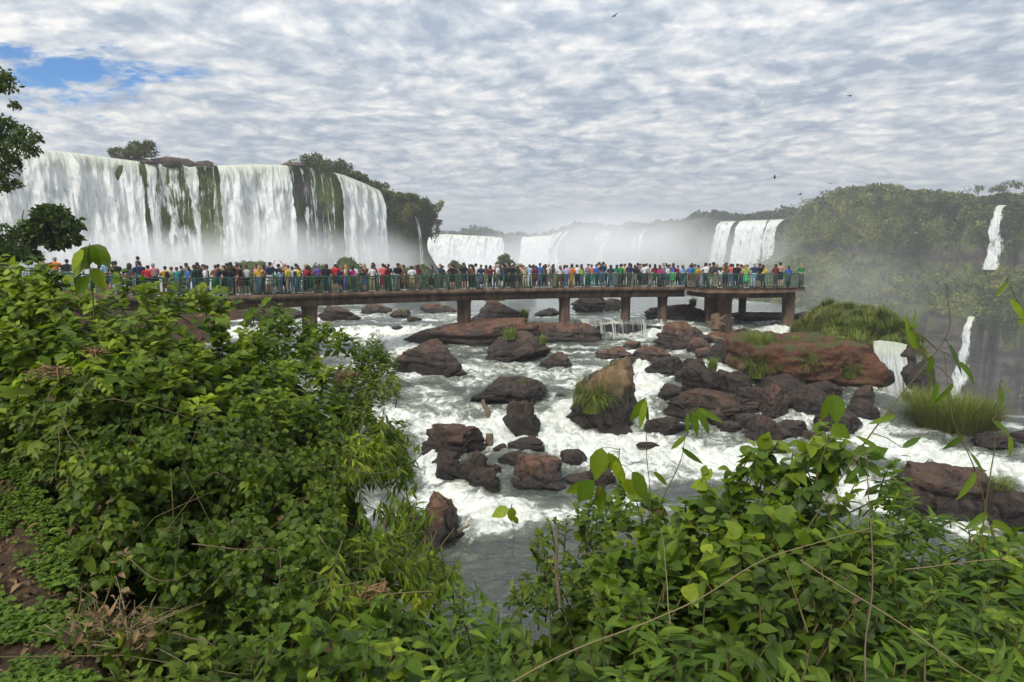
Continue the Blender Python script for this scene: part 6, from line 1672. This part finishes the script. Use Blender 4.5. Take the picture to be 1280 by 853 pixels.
for i, (cx, cyy, rx, ry, sp_, ts, nm, lb) in enumerate(PLANTS):
    S_ = SPEC[sp_]
    sel = own == i
    px, py = spx[sel], spy[sel]; cn = clumpn[sel]; ho = hollow[sel]
    if not len(px): continue
    Dm = float(np.median(Dc(px, py)))
    lpx = S_["L"] * F / Dm                                   # leaf length in pixels
    la = lpx * lpx * {"broad": .5, "ovate": .36, "heart": .62, "lance": .17, "blade": .1, "disc": .75}[S_["kind"]] * 0.62
    area = sel.sum() / per_px
    want = int(area * S_["cover"] * 2.6 / la)
    m_ = S_["m"] if S_["shoot"] else 1
    ns = max(8, want // m_)
    r = np.random.default_rng(i + 50)
    pk = r.choice(len(px), min(ns, len(px)), replace=ns > len(px), p=None)
    px, py, cn, ho = px[pk], py[pk], cn[pk], ho[pk]
    kp = r.uniform(0, 1, len(px)) > np.clip(ho * 0.7, 0, 0.8)
    px, py, cn, ho = px[kp], py[kp], cn[kp], ho[kp]
    n = len(px)
    depth = Dc(px, py) * (1 + 0.012) - 0.16 * cn + r.uniform(-0.08, 0.42, n) + 0.35 * np.clip(ho, 0, 1)
    B, N = canopy_frame(px, py, depth)
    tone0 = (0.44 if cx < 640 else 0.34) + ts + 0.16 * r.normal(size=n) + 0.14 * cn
    root = tag(empty(nm, at(cx, cyy, float(Dc(np.array(float(cx)), np.array(float(cyy)))) + 0.5) + np.array([0, 0, -0.3])), lb, {"shrub": "shrub", "creeper": "creeper", "bamboo": "bamboo"}[nm], "plants on the near bank")
    ro = np.array(root.location)
    if S_["shoot"]:
        m = S_["m"]
        if nm == "creeper": ax = N * 0.7 - UP * 0.5 + 0.4 * r.normal(size=(n, 3))
        else: ax = N * 0.55 + UP * 0.75 + 0.38 * r.normal(size=(n, 3))
        ax /= np.linalg.norm(ax, axis=1, keepdims=True)
        sl = S_["sl"] * r.uniform(0.55, 1.25, n)
        start = B - ax * (sl * 0.75)[:, None]
        tt = np.linspace(0.25, 1.0, m)
        bend = (-UP * 0.35 + N * 0.12)
        LP = start[:, None] + ax[:, None] * (sl[:, None] * tt)[..., None] + bend[:, None] * (sl[:, None] * tt ** 2)[..., None] * 0.5
        sd = np.cross(ax, UP + 0.01); sd /= np.linalg.norm(sd, axis=1, keepdims=True) + 1e-9
        alt = np.where(np.arange(m) % 2 == 0, 1.0, -1.0)
        Dl = ax[:, None] * (0.35 + 0.5 * tt[None, :, None]) + sd[:, None] * alt[None, :, None] * 0.75 - UP * S_["hang"] * r.uniform(0.4, 1.3, (n, m, 1)) + 0.28 * r.normal(size=(n, m, 3)) + N[:, None] * 0.25
        Nl = N[:, None] * 0.8 + UP * 0.55 + 0.4 * r.normal(size=(n, m, 3))
        tone = tone0[:, None] + 0.30 * (tt[None] - 0.55) + 0.10 * r.normal(size=(n, m))
        Ll = S_["L"] * r.uniform(0.6, 1.2, (n, m)) * (1 - 0.35 * (tt[None] > 0.9))
        LP, Dl, Nl, tone, Ll = LP.reshape(-1, 3), Dl.reshape(-1, 3), Nl.reshape(-1, 3), tone.ravel(), Ll.ravel()
        # stems of the outer shoots
        mb = MB()
        for k in r.choice(n, min(n, 50), replace=False):
            c_ = start[k] + np.outer([0, .4, .75, 1.0], ax[k] * sl[k]) + np.outer(np.array([0, .16, .56, 1.0]) * 0.5 * sl[k], bend[k])
            mb.tube(c_ - ro, [0.006, 0.005, 0.004, 0.002], 4)
    else:
        LP = B
        Dl = -UP * 0.75 + 0.55 * r.normal(size=(n, 3)) + N * 0.35
        Nl = N * 0.9 + UP * 0.35 + 0.38 * r.normal(size=(n, 3))
        tone = tone0 + 0.1 * r.normal(size=n); Ll = S_["L"] * r.uniform(0.55, 1.3, n)
        mb = MB()
        for k in r.choice(n, min(n, 14), replace=False):
            e_ = np.array([r.normal() * 0.25, r.normal() * 0.1, r.normal() * 0.25])
            mb.tube(np.stack([B[k] - ro - e_ - N[k] * 0.06, B[k] - ro - N[k] * 0.02 + r.normal(size=3) * 0.04, B[k] - ro + e_ - N[k] * 0.08]), [0.003, 0.0025, 0.002], 4)
    tone = np.clip(tone, 0, 0.99); dead = r.uniform(size=len(tone)) < 0.003; tone = np.where(dead, 1.2, tone)
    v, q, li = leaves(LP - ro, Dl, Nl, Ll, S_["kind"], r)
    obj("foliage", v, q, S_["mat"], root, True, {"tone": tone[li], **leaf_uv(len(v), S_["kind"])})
    mb.build("stem", M_STEM, root, True)
    plant_of[lb] = root

# ---------------------------------------------------------------- undergrowth clothing the soil of the slope
r = np.random.default_rng(87)
n = 26000
gi = r.uniform(2, len(cols) - 3, n); gj = r.uniform(0.5, nr + 2, n)
a_, b_ = gi.astype(int), gj.astype(int); fu, fv = (gi - a_)[:, None], (gj - b_)[:, None]
P = Vg[a_, b_] * (1 - fu) * (1 - fv) + Vg[a_ + 1, b_] * fu * (1 - fv) + Vg[a_, b_ + 1] * (1 - fu) * fv + Vg[a_ + 1, b_ + 1] * fu * fv
kp = pth[a_, b_] < 0.3
P = P[kp] + np.array([0, -0.05, 0.05]) + r.normal(size=(kp.sum(), 3)) * 0.05; n = len(P)
v, q, li = leaves(P, -UP * 0.5 + 0.7 * r.normal(size=(n, 3)) + [0, -0.4, 0], np.array([0, -0.7, 0.7]) + 0.4 * r.normal(size=(n, 3)), r.uniform(0.06, 0.13, n), "heart", r)
tone = np.clip(0.25 + 0.18 * r.normal(size=n), 0, .99)
tag(obj("undergrowth", v, q, ML_B, None, True, {"tone": tone[li], **leaf_uv(len(v), "heart")}), kind="stuff")

# ---------------------------------------------------------------- ground cover in the corner
r = np.random.default_rng(88)
n = 38000
px = r.uniform(-330, 210, n); py = 575 + 420 * r.uniform(0, 1, n) ** 0.8
pt = is_path(px, py)
cn = fbm(np.stack([px / 45, py / 38, 0 * px], -1), 3, 15)
bare = np.exp(-(((px - 15) / 40) ** 2 + ((py - 735) / 40) ** 2)) + np.exp(-(((px - 15) / 50) ** 2 + ((py - 815) / 18) ** 2)) * 0.8 + np.exp(-(((px - 130) / 45) ** 2 + ((py - 815) / 45) ** 2)) * 0.8
kp = (pt > 0.2) & (cn + 0.30 - 0.75 * bare > r.uniform(-0.25, 0.35, n))
px, py = px[kp], py[kp]
B = at(px, py, Dc(px, py)); n = len(B)
B[:, 2] += r.uniform(0.01, 0.06, n)
tri = np.repeat(B, 3, 0); an = (np.arange(3 * n) % 3) * 2.094 + np.repeat(r.uniform(0, 6.28, n), 3)
Dl = np.stack([np.cos(an), np.sin(an), 0.15 + 0 * an], -1); Nl = UP + 0.25 * r.normal(size=(3 * n, 3))
v, q, li = leaves(tri, Dl, Nl, np.repeat(r.uniform(0.014, 0.030, n), 3), "disc", r)
tone = np.repeat(np.clip(0.45 + 0.2 * r.normal(size=n), 0, .99), 3)
tag(obj("ground_cover", v, q, plant_leaf_material("clover_leaf", (0.032, 0.066, 0.008), (0.075, 0.135, 0.013), (0.135, 0.195, 0.022)), None, True, {"tone": tone[li], **leaf_uv(len(v), "disc")}), kind="stuff")
n = 1000
px = r.uniform(-330, 170, n); py = r.uniform(600, 990, n)
B = at(px, py, Dc(px, py)) + [0, 0, 0.02]
v, q, li = leaves(B, np.c_[r.normal(size=(n, 2)), 0.1 * r.normal(size=n)], UP + 0.35 * r.normal(size=(n, 3)), r.uniform(0.03, 0.075, n), "ovate", r, 0.5, 0.6)
m_dead, nt = mat_new("fallen_leaf")
T = NT(nt)
T.out(T.bsdf(T.ramp(T.attr("tone"), [(0, (0.055, 0.038, 0.020)), (0.6, (0.15, 0.100, 0.050)), (1, (0.24, 0.145, 0.065))]), 0.8, 0.2))
tag(obj("leaf_litter", v, q, m_dead, None, True, {"tone": r.uniform(0, 1, n)[li]}), kind="stuff")
# clump of dry stalks
dg_ = tag(empty("dry_plant", at(128, 790, 3.0)), "clump of dry straw-brown stalks at the edge of the bare ground", "dry plant")
ro = np.array(dg_.location); mb = MB()
for k in range(210):
    b_ = at(r.uniform(85, 180), r.uniform(775, 862), r.uniform(2.85, 3.15)) - ro + [0, 0, -0.05]
    d_ = np.array([r.normal() * 0.6, r.normal() * 0.45, r.uniform(0.15, 1.0)]); d_ /= np.linalg.norm(d_)
    L_ = r.uniform(0.10, 0.34)
    mb.tube(np.stack([b_, b_ + d_ * L_ * 0.55 + r.normal(size=3) * 0.015, b_ + d_ * L_ + r.normal(size=3) * 0.04 - [0, 0, 0.1 * L_]]), [0.0035, 0.003, 0.0012], 4)
M_STRAW = bark_material("straw", (0.17, 0.135, 0.070))
mb.build("stalk", M_STRAW, dg_, True)
n = 260
B = at(r.uniform(80, 185, n), r.uniform(760, 870, n), r.uniform(2.75, 3.05, n)) - ro
v, q, li = leaves(B, r.normal(size=(n, 3)) - UP * 0.6, r.normal(size=(n, 3)) + UP * 0.6, r.uniform(0.03, 0.07, n), "ovate", r, 0.8, 0.8)
obj("dead_leaf", v, q, m_dead, dg_, True, {"tone": r.uniform(0.3, 0.9, n)[li]})
# rusty seed heads in the left bank
for k, (px, py, w_, lb) in enumerate(((64, 465, 44, "rust brown seed spray among the bright shrubs above the dull creeper"), (118, 440, 14, "small rust brown seed spray right of the bigger one"), (430, 470, 26, "brown withered spray on the shrub under the first pier"), (470, 738, 34, "pale yellow withered spray low on the bank"))):
    D = float(Dc(np.array(float(px)), np.array(float(py)))) - 0.22; s = px_scale(D); mb = MB()
    for j in range(7):
        a_ = r.uniform(-0.3, 0.5); c_ = np.array([r.uniform(-.3, .3) * w_ * s, r.uniform(-.05, .05), r.uniform(-.2, .2) * w_ * s])
        e_ = np.array([math.cos(a_), 0.2, math.sin(a_)]) * w_ * s * 0.35
        for f_ in np.linspace(0, 1, 6):
            q_ = c_ + e_ * (f_ - 0.5) * 2; mb.tube(np.stack([q_, q_ + r.normal(size=3) * 0.012, q_ + r.normal(size=3) * 0.03]), [0.006, 0.006, 0.003], 4)
        mb.tube(np.stack([c_ - e_, c_, c_ + e_]), [0.003, 0.003, 0.002], 4)
    o = mb.build("seed_head", m_dead, None, True, attrs={"tone": np.full(sum(len(x) for x in mb.v), 0.8)}); o.location = at(px, py, D)
    tag(o, lb, "seed head")

# ---------------------------------------------------------------- bare canes and stems
def cane(pts, r0, r1, label, name="cane", mat=None, cat="cane", lv=None, Ll=0.13, kind="lance", mat_l=None, seed=0, group=None, sides=6):
    """a stem through (px, py, D) points with leaves at the listed places (px, py, leaf dx, dy in pixels)"""
    a_ = np.array(pts, float)
    C0 = at(a_[:, 0], a_[:, 1], a_[:, 2])
    t = np.linspace(0, 1, 24); tt = np.linspace(0, 1, len(C0))
    C = np.stack([np.interp(t, tt, C0[:, k]) for k in range(3)], -1)
    kk_ = np.ones(5) / 5
    for k in range(3): C[2:-2, k] = np.convolve(C[:, k], kk_, 'valid')
    Lc_ = np.linalg.norm(C[-1] - C[0])
    C = C + 0.035 * Lc_ * np.sin(t * math.pi)[:, None] * np.stack([vnoise(np.c_[t * 2.6 + px_, 0 * t, 0 * t + k], 3) for k, px_ in ((0, pts[0][0]), (1, pts[0][1]), (2, pts[0][0] + 9.0))], -1)
    root = tag(empty(name, C[0]), label, cat, group)
    if cat == 'bamboo': r0, r1 = r0 * 0.65, r1 * 0.7
    if cat in ('stem', 'stalk', 'twig'): r0, r1 = r0 * 0.55, r1 * 0.5
    mb = MB(); mb.tube(C - C[0], np.linspace(r0, r1, len(C)), sides)
    mb.build("stem", mat or M_STEM, root, True)
    if lv:
        rg = np.random.default_rng(seed)
        P, Dd, L = [], [], []
        stems = MB()
        for (px, py, dx, dy) in lv:
            D = np.interp(px, np.sort(a_[:, 0]), a_[np.argsort(a_[:, 0]), 2]) + rg.normal() * 0.05
            b_ = at(px, py, D); e_ = at(px + dx, py + dy, D + rg.normal() * 0.03)
            P.append(b_); Dd.append(e_ - b_); L.append(np.linalg.norm(e_ - b_))
            k = np.argmin(np.linalg.norm(C - b_, axis=1))
            if np.linalg.norm(C[k] - b_) > 0.01: stems.tube(np.stack([C[k] - C[0], (C[k] + b_) / 2 - C[0] + [0, 0, 0.01], b_ - C[0]]), [0.0025, 0.002, 0.0015], 4)
        P, Dd = np.array(P), np.array(Dd); n = len(P)
        for j in range(n):
            v, q, li = leaves(P[j:j + 1] - C[0], Dd[j:j + 1], np.array([[rg.normal() * 0.5, -0.9, 0.5]]), L[j], kind, rg, 0.15, 0.35)
            obj("leaf", v, q, mat_l or ML_E, root, True, {"tone": np.full(len(v), float(np.clip(0.6 + 0.2 * rg.normal(), 0, .95))), **leaf_uv(len(v), kind)})
        if stems.v: stems.build("petiole", mat or M_STEM, root, True)
    return root
GB = "bamboo stems rising over the rapids"
cane([(1010, 660, 3.1), (1060, 585, 3.0), (1100, 530, 3.0), (1150, 468, 2.95), (1190, 424, 2.95), (1187, 390, 2.95), (1184, 352, 2.95)], 0.006, 0.002, "longest bamboo stem, slanting up across the gorge to a thin tip", "bamboo_plant", None, "bamboo",
     [(1146, 438, -18, -46), (1136, 410, 14, -24), (1135, 412, 18, -8), (1166, 445, -6, 28), (1196, 452, 34, 36), (1192, 478, -26, 34), (1172, 478, -8, 36), (1100, 565, -30, -24), (1128, 560, 26, -16), (1075, 582, -20, 26), (1120, 520, -34, 10), (1185, 430, 26, 42)], seed=1, group=GB)
cane([(1252, 700, 2.9), (1232, 620, 2.9), (1200, 520, 2.85), (1180, 440, 2.85)], 0.005, 0.0018, "thin bare-topped bamboo stem before the big round tussock", "bamboo_plant", None, "bamboo",
     [(1212, 566, 24, 34), (1220, 590, -20, 38), (1205, 545, -28, 20), (1240, 650, 30, 20), (1236, 640, -30, 24)], seed=2, group=GB)
cane([(1225, 690, 2.7), (1232, 590, 2.7), (1246, 510, 2.7), (1252, 470, 2.7)], 0.0045, 0.0016, "upright bamboo stem with a pair of leaves against the gorge", "bamboo_plant", None, "bamboo",
     [(1250, 482, 4, 28), (1254, 478, 12, 16), (1240, 526, 28, 22), (1262, 545, 4, 30), (1262, 546, -22, -10)], seed=3, group=GB)
cane([(1320, 470, 2.4), (1300, 420, 2.4), (1272, 372, 2.4), (1258, 350, 2.4)], 0.004, 0.0015, "bamboo tip leaning in from the edge of the view at the height of the walkway", "bamboo_plant", None, "bamboo",
     [(1262, 374, 22, 30), (1270, 400, 34, 22), (1262, 352, -20, 20)], seed=4, group=GB)
cane([(822, 640, 3.6), (850, 585, 3.5), (862, 540, 3.5), (878, 496, 3.5)], 0.005, 0.0016, "bamboo stem with hanging leaves over the white rapids", "bamboo_plant", None, "bamboo",
     [(860, 516, -2, 30), (866, 512, 6, 36), (870, 512, 24, 34), (872, 510, 34, 20), (858, 545, -22, 18), (852, 560, 28, 22)], seed=5, group=GB)
cane([(812, 660, 3.8), (818, 600, 3.8), (808, 540, 3.8), (806, 500, 3.8)], 0.005, 0.0016, "bamboo stem with a drooping leaf pair before the pillar boulder", "bamboo_plant", None, "bamboo",
     [(806, 498, -20, 36), (808, 500, -10, 40), (806, 500, 4, 32), (816, 590, 22, 18)], seed=6, group=GB)
cane([(1020, 600, 3.2), (1036, 540, 3.2), (1040, 492, 3.2)], 0.0045, 0.0018, "bamboo stem topped by two broad leaves before the red earth bank", "bamboo_plant", None, "bamboo",
     [(1038, 494, -10, 36), (1042, 493, 6, 40), (1040, 530, 26, 22)], seed=7, group=GB, kind="ovate")
cane([(735, 640, 4.2), (752, 610, 4.1), (770, 580, 4.0), (775, 560, 4.0)], 0.006, 0.003, "leafy shoot with large folded leaves in front of the midstream rocks", "leafy_shoot", None, "shoot",
     [(752, 560, -8, 44), (760, 566, 18, 34), (770, 575, 10, 34), (742, 600, -22, 30), (738, 604, -34, 14), (748, 606, 4, 38), (778, 600, 30, 24), (790, 590, 22, 40)], seed=8, kind="ovate", mat_l=ML_A)
cane([(640, 700, 4.2), (642, 660, 4.2), (640, 625, 4.2)], 0.003, 0.0012, "small twig with three leaves against the white water", "leafy_shoot", None, "shoot",
     [(639, 634, 2, 22), (640, 645, 10, 12), (636, 636, -24, 10)], seed=9, kind="ovate", mat_l=ML_A)
cane([(700, 760, 3.7), (698, 700, 3.8), (696, 655, 3.85)], 0.020, 0.016, "broken bare brown stem standing in the thin shrub", "bare_stem", M_TWIG, "stem")
cane([(700, 720, 3.75), (676, 690, 3.75), (660, 672, 3.75)], 0.009, 0.006, "bare side branch slanting off the broken stem", "bare_stem", M_TWIG, "stem")
cane([(640, 853, 2.3), (800, 765, 2.4), (960, 695, 2.5), (1090, 660, 2.6)], 0.0055, 0.003, "long dry stalk crossing the right bank from the bottom edge", "dry_stalk", M_STRAW, "stalk")
cane([(1000, 700, 2.8), (1090, 760, 2.6), (1200, 830, 2.4), (1260, 870, 2.3)], 0.005, 0.004, "yellow cane slanting down into the lower corner", "dry_stalk", M_STRAW, "stalk")
cane([(1130, 712, 2.9), (1240, 700, 2.9), (1300, 690, 2.9)], 0.0045, 0.0035, "level yellow cane across the low bamboo clump", "dry_stalk", M_STRAW, "stalk")
cane([(1082, 853, 2.35), (1080, 740, 2.6), (1080, 620, 2.9), (1082, 560, 3.0)], 0.006, 0.004, "thin dark upright stem through the hanging oval-leaved plant", "bare_stem", M_TWIG, "stem")
cane([(838, 780, 2.7), (828, 700, 2.9), (826, 660, 3.0)], 0.005, 0.003, "short ochre stalk in the feathery plant", "dry_stalk", M_STRAW, "stalk")
cane([(680, 700, 3.9), (760, 690, 3.9), (800, 680, 3.9)], 0.005, 0.003, "thin reddish branch lying across the small shrubs", "bare_stem", M_TWIG, "stem")
for k, (pts, lb) in enumerate((([(75, 530, 4.4), (72, 570, 4.2), (70, 600, 4.1)], "bare hanging stem in the dull green creeper"), ([(78, 522, 4.4), (92, 545, 4.2), (108, 575, 4.1)], "thin twig slanting beside the bare hanging stem"), ([(240, 680, 3.5), (300, 690, 3.45), (345, 685, 3.5), (348, 720, 3.4), (342, 764, 3.3)], "bent dry cane hooked over the round-leaved ivy"),
                                 ([(150, 690, 3.5), (200, 728, 3.35), (250, 712, 3.4)], "looping green tendril before the dark creeper"), ([(215, 792, 2.9), (250, 798, 2.85), (270, 810, 2.8)], "pale forked twig in the dark low shrub"), ([(130, 500, 4.7), (180, 500, 4.6), (260, 530, 4.6)], "long yellow tendril across the middle of the bank"),
                                 ([(250, 600, 4.2), (270, 590, 4.2), (290, 603, 4.2)], "short pale twig over the shadowed hollow"))):
    cane(pts, 0.006, 0.003, lb, "twig", M_TWIG, "twig")

# sprig of big leaves standing up before the walkway
cane([(118, 400, 5.2), (114, 355, 5.1), (110, 318, 5.0), (112, 306, 5.0)], 0.006, 0.003, "sprig of big leaves standing up before the visitors", "leafy_shoot", None, "shoot",
     [(108, 308, -4, 34), (112, 306, 10, 32), (116, 306, 22, 30), (104, 312, -20, 28), (124, 312, 14, 24), (110, 330, -26, 18), (116, 335, 16, 30), (112, 345, -18, 26)], seed=12, kind="ovate", mat_l=ML_A)

# ---------------------------------------------------------------- the two trees by the left edge
def near_tree(name, foot, limbs, blobs, nleaf, L, label, kind, mat, seed, r0):
    rg = np.random.default_rng(seed)
    root = tag(empty(name, foot), label, "tree")
    mb = MB()
    main, rest = limbs[0], limbs[1:]
    mb.tube(np.array(main) - foot, np.linspace(r0, r0 * 0.45, len(main)), 9); mb.build("trunk", M_BARK, root, True)
    for l_ in rest:
        mb = MB(); mb.tube(np.array(l_) - foot, np.linspace(r0 * 0.38, r0 * 0.06, len(l_)), 6); mb.build("limb", M_BARK, root, True)
    P, tn = [], []
    wsum = np.array([b_[3] ** 2 for b_ in blobs]); wsum = wsum / wsum.sum()
    k = rg.choice(len(blobs), nleaf, p=wsum)
    c = np.array([b_[:3] for b_ in blobs], float)[k]; rr = np.array([b_[3] for b_ in blobs])[k]
    P = c + rand_dirs(nleaf, rg) * (rr * rg.uniform(0.2, 1, nleaf) ** 0.45)[:, None] * np.array([1.25, 1.1, 0.62])
    keep = vnoise(P / (0.34 * np.mean([b_[3] for b_ in blobs])) + 3, seed) > 0.02
    P = P[keep]; n = len(P)
    Dl = rand_dirs(n, rg) + (P - c[keep]) * 0.3 - UP * 0.3
    v, q, li = leaves(P - foot, Dl, UP + 0.7 * rg.normal(size=(n, 3)), L * rg.uniform(0.6, 1.3, n), kind, rg)
    tone = np.clip(0.42 + 0.2 * rg.normal(size=n) + 0.2 * vnoise(P / 1.3, 4), 0, .99)
    obj("crown", v, q, mat, root, True, {"tone": tone[li], **leaf_uv(len(v), kind)})
    return root
def B_(px, py, D, rp): return (*at(px, py, D), rp * px_scale(D))
ft = at(-95, 420, 17.0)
near_tree("tree", ft, [[ft, at(-90, 320, 17), at(-80, 200, 17), at(-60, 90, 17)], [at(-85, 250, 17), at(-50, 205, 16.8), at(-10, 190, 16.6), at(30, 175, 16.5)], [at(-80, 190, 17), at(-40, 140, 17), at(0, 105, 17)], [at(-88, 300, 17), at(-40, 250, 16.8), at(5, 235, 16.8)]],
          [B_(4, 105, 17, 15), B_(-20, 95, 17, 26), B_(12, 130, 17, 10), B_(8, 160, 17, 20), B_(32, 172, 16.6, 15), B_(-15, 165, 17, 28), B_(20, 187, 16.6, 22), B_(-5, 205, 16.8, 24), B_(4, 228, 16.8, 16), B_(-30, 230, 17, 28), B_(-60, 140, 17, 34), B_(-4, 290, 16.8, 20), B_(-50, 290, 17, 30), B_(14, 312, 16.8, 16), B_(-70, 60, 17, 30)],
          20000, 0.10, "tall feathery tree reaching in over the fall from the edge of the view", "ovate", ML_T, 31, 0.16)
ft = at(2, 372, 20.0)
near_tree("tree", ft, [[ft, at(6, 330, 20), at(22, 312, 20), at(44, 302, 20), at(60, 290, 20)], [at(22, 312, 20), at(40, 292, 20), at(50, 270, 20)], [at(44, 302, 20), at(72, 292, 20), at(88, 280, 20)], [at(10, 322, 20), at(24, 290, 20.2), at(30, 262, 20.2)]],
          [B_(62, 268, 20, 18), B_(58, 290, 20, 16), B_(80, 280, 20, 18), B_(46, 283, 20, 15), B_(88, 298, 20, 11), B_(70, 304, 20, 12), B_(40, 300, 20, 9), B_(22, 296, 20, 9), B_(12, 318, 20, 14), B_(36, 318, 20, 12), B_(-14, 305, 20, 18)],
          7000, 0.17, "small dark round-leaved tree leaning before the broadest white curtain", "broad", ML_T, 32, 0.13)

# a few birds high over the gorge
m_bird, nt = mat_new("dark_feathers"); T = NT(nt); T.out(T.bsdf((0.02, 0.02, 0.022), 0.7, 0.2))
for k, (px, py, tilt, lb) in enumerate(((1038, 230, 0.2, "dark bird farthest from the falls, over the green cliff"), (1000, 243, -0.3, "dark bird just above the headland skyline"), (968, 222, 0.5, "dark bird highest in the sky over the far falls"), (1062, 120, -0.1, "dark bird alone high in the cloud"), (768, 20, 0.3, "dark bird near the top of the sky"))):
    D = 90; bd = tag(empty("bird", at(px, py, D)), lb, "bird", "birds over the gorge")
    bd.rotation_euler = (0.2, tilt, 0.6 * k)
    mb = MB(); mb.tube([(0, -0.22, 0), (0, -0.12, 0), (0, 0.05, 0), (0, 0.25, 0.0)], [0.03, 0.07, 0.07, 0.01], 7); mb.build("body", m_bird, bd, True)
    for sx in (1, -1):
        wv = np.array([(0, -0.08, 0), (sx * 0.25, -0.12, 0.10), (sx * 0.55, 0.05, 0.04), (sx * 0.25, 0.06, 0.09), (0, 0.08, 0)], float)
        wv = np.concatenate([wv, wv + [0, 0, 0.015]])
        obj("wing", wv, [np.array([[0, 1, 3, 4], [9, 8, 6, 5]]), np.array([[1, 2, 3], [8, 7, 6]]), np.array([[0, 5, 6, 1], [1, 6, 7, 2], [2, 7, 8, 3], [3, 8, 9, 4]])], m_bird, bd, False)

# ================================================================ the air and the spray
haze_box(-330, 620, -12, 760, ZG - 1.5, 62, 0.00055)
def mist_at(px, py, D, rx, ry, dens, seed, label, rd=None, **kw):
    s = px_scale(D)
    return mist(label, at(px, py, D), (rx * s, rd or rx * s * 0.6, ry * s), dens, seed, **kw)
mist_at(150, 345, 112, 240, 72, 0.20, 1, "spray along the foot of the broadest curtain", rd=16)
mist_at(330, 345, 132, 150, 84, 0.24, 2, "spray at the foot of the dense white fall", rd=16)
mist_at(450, 345, 150, 110, 70, 0.19, 3, "spray at the foot of the slanting fall", rd=18)
mist_at(770, 318, 400, 210, 68, 0.042, 4, "great bank of spray over the middle of the gorge", rd=60)
mist_at(610, 335, 420, 120, 44, 0.030, 5, "spray before the distant falls", rd=50)
mist_at(940, 330, 330, 110, 56, 0.014, 6, "spray drifting below the far parted falls", rd=45)
mist_at(1075, 360, 240, 120, 70, 0.006, 7, "thin spray hanging in the gorge before the green cliff", rd=40)
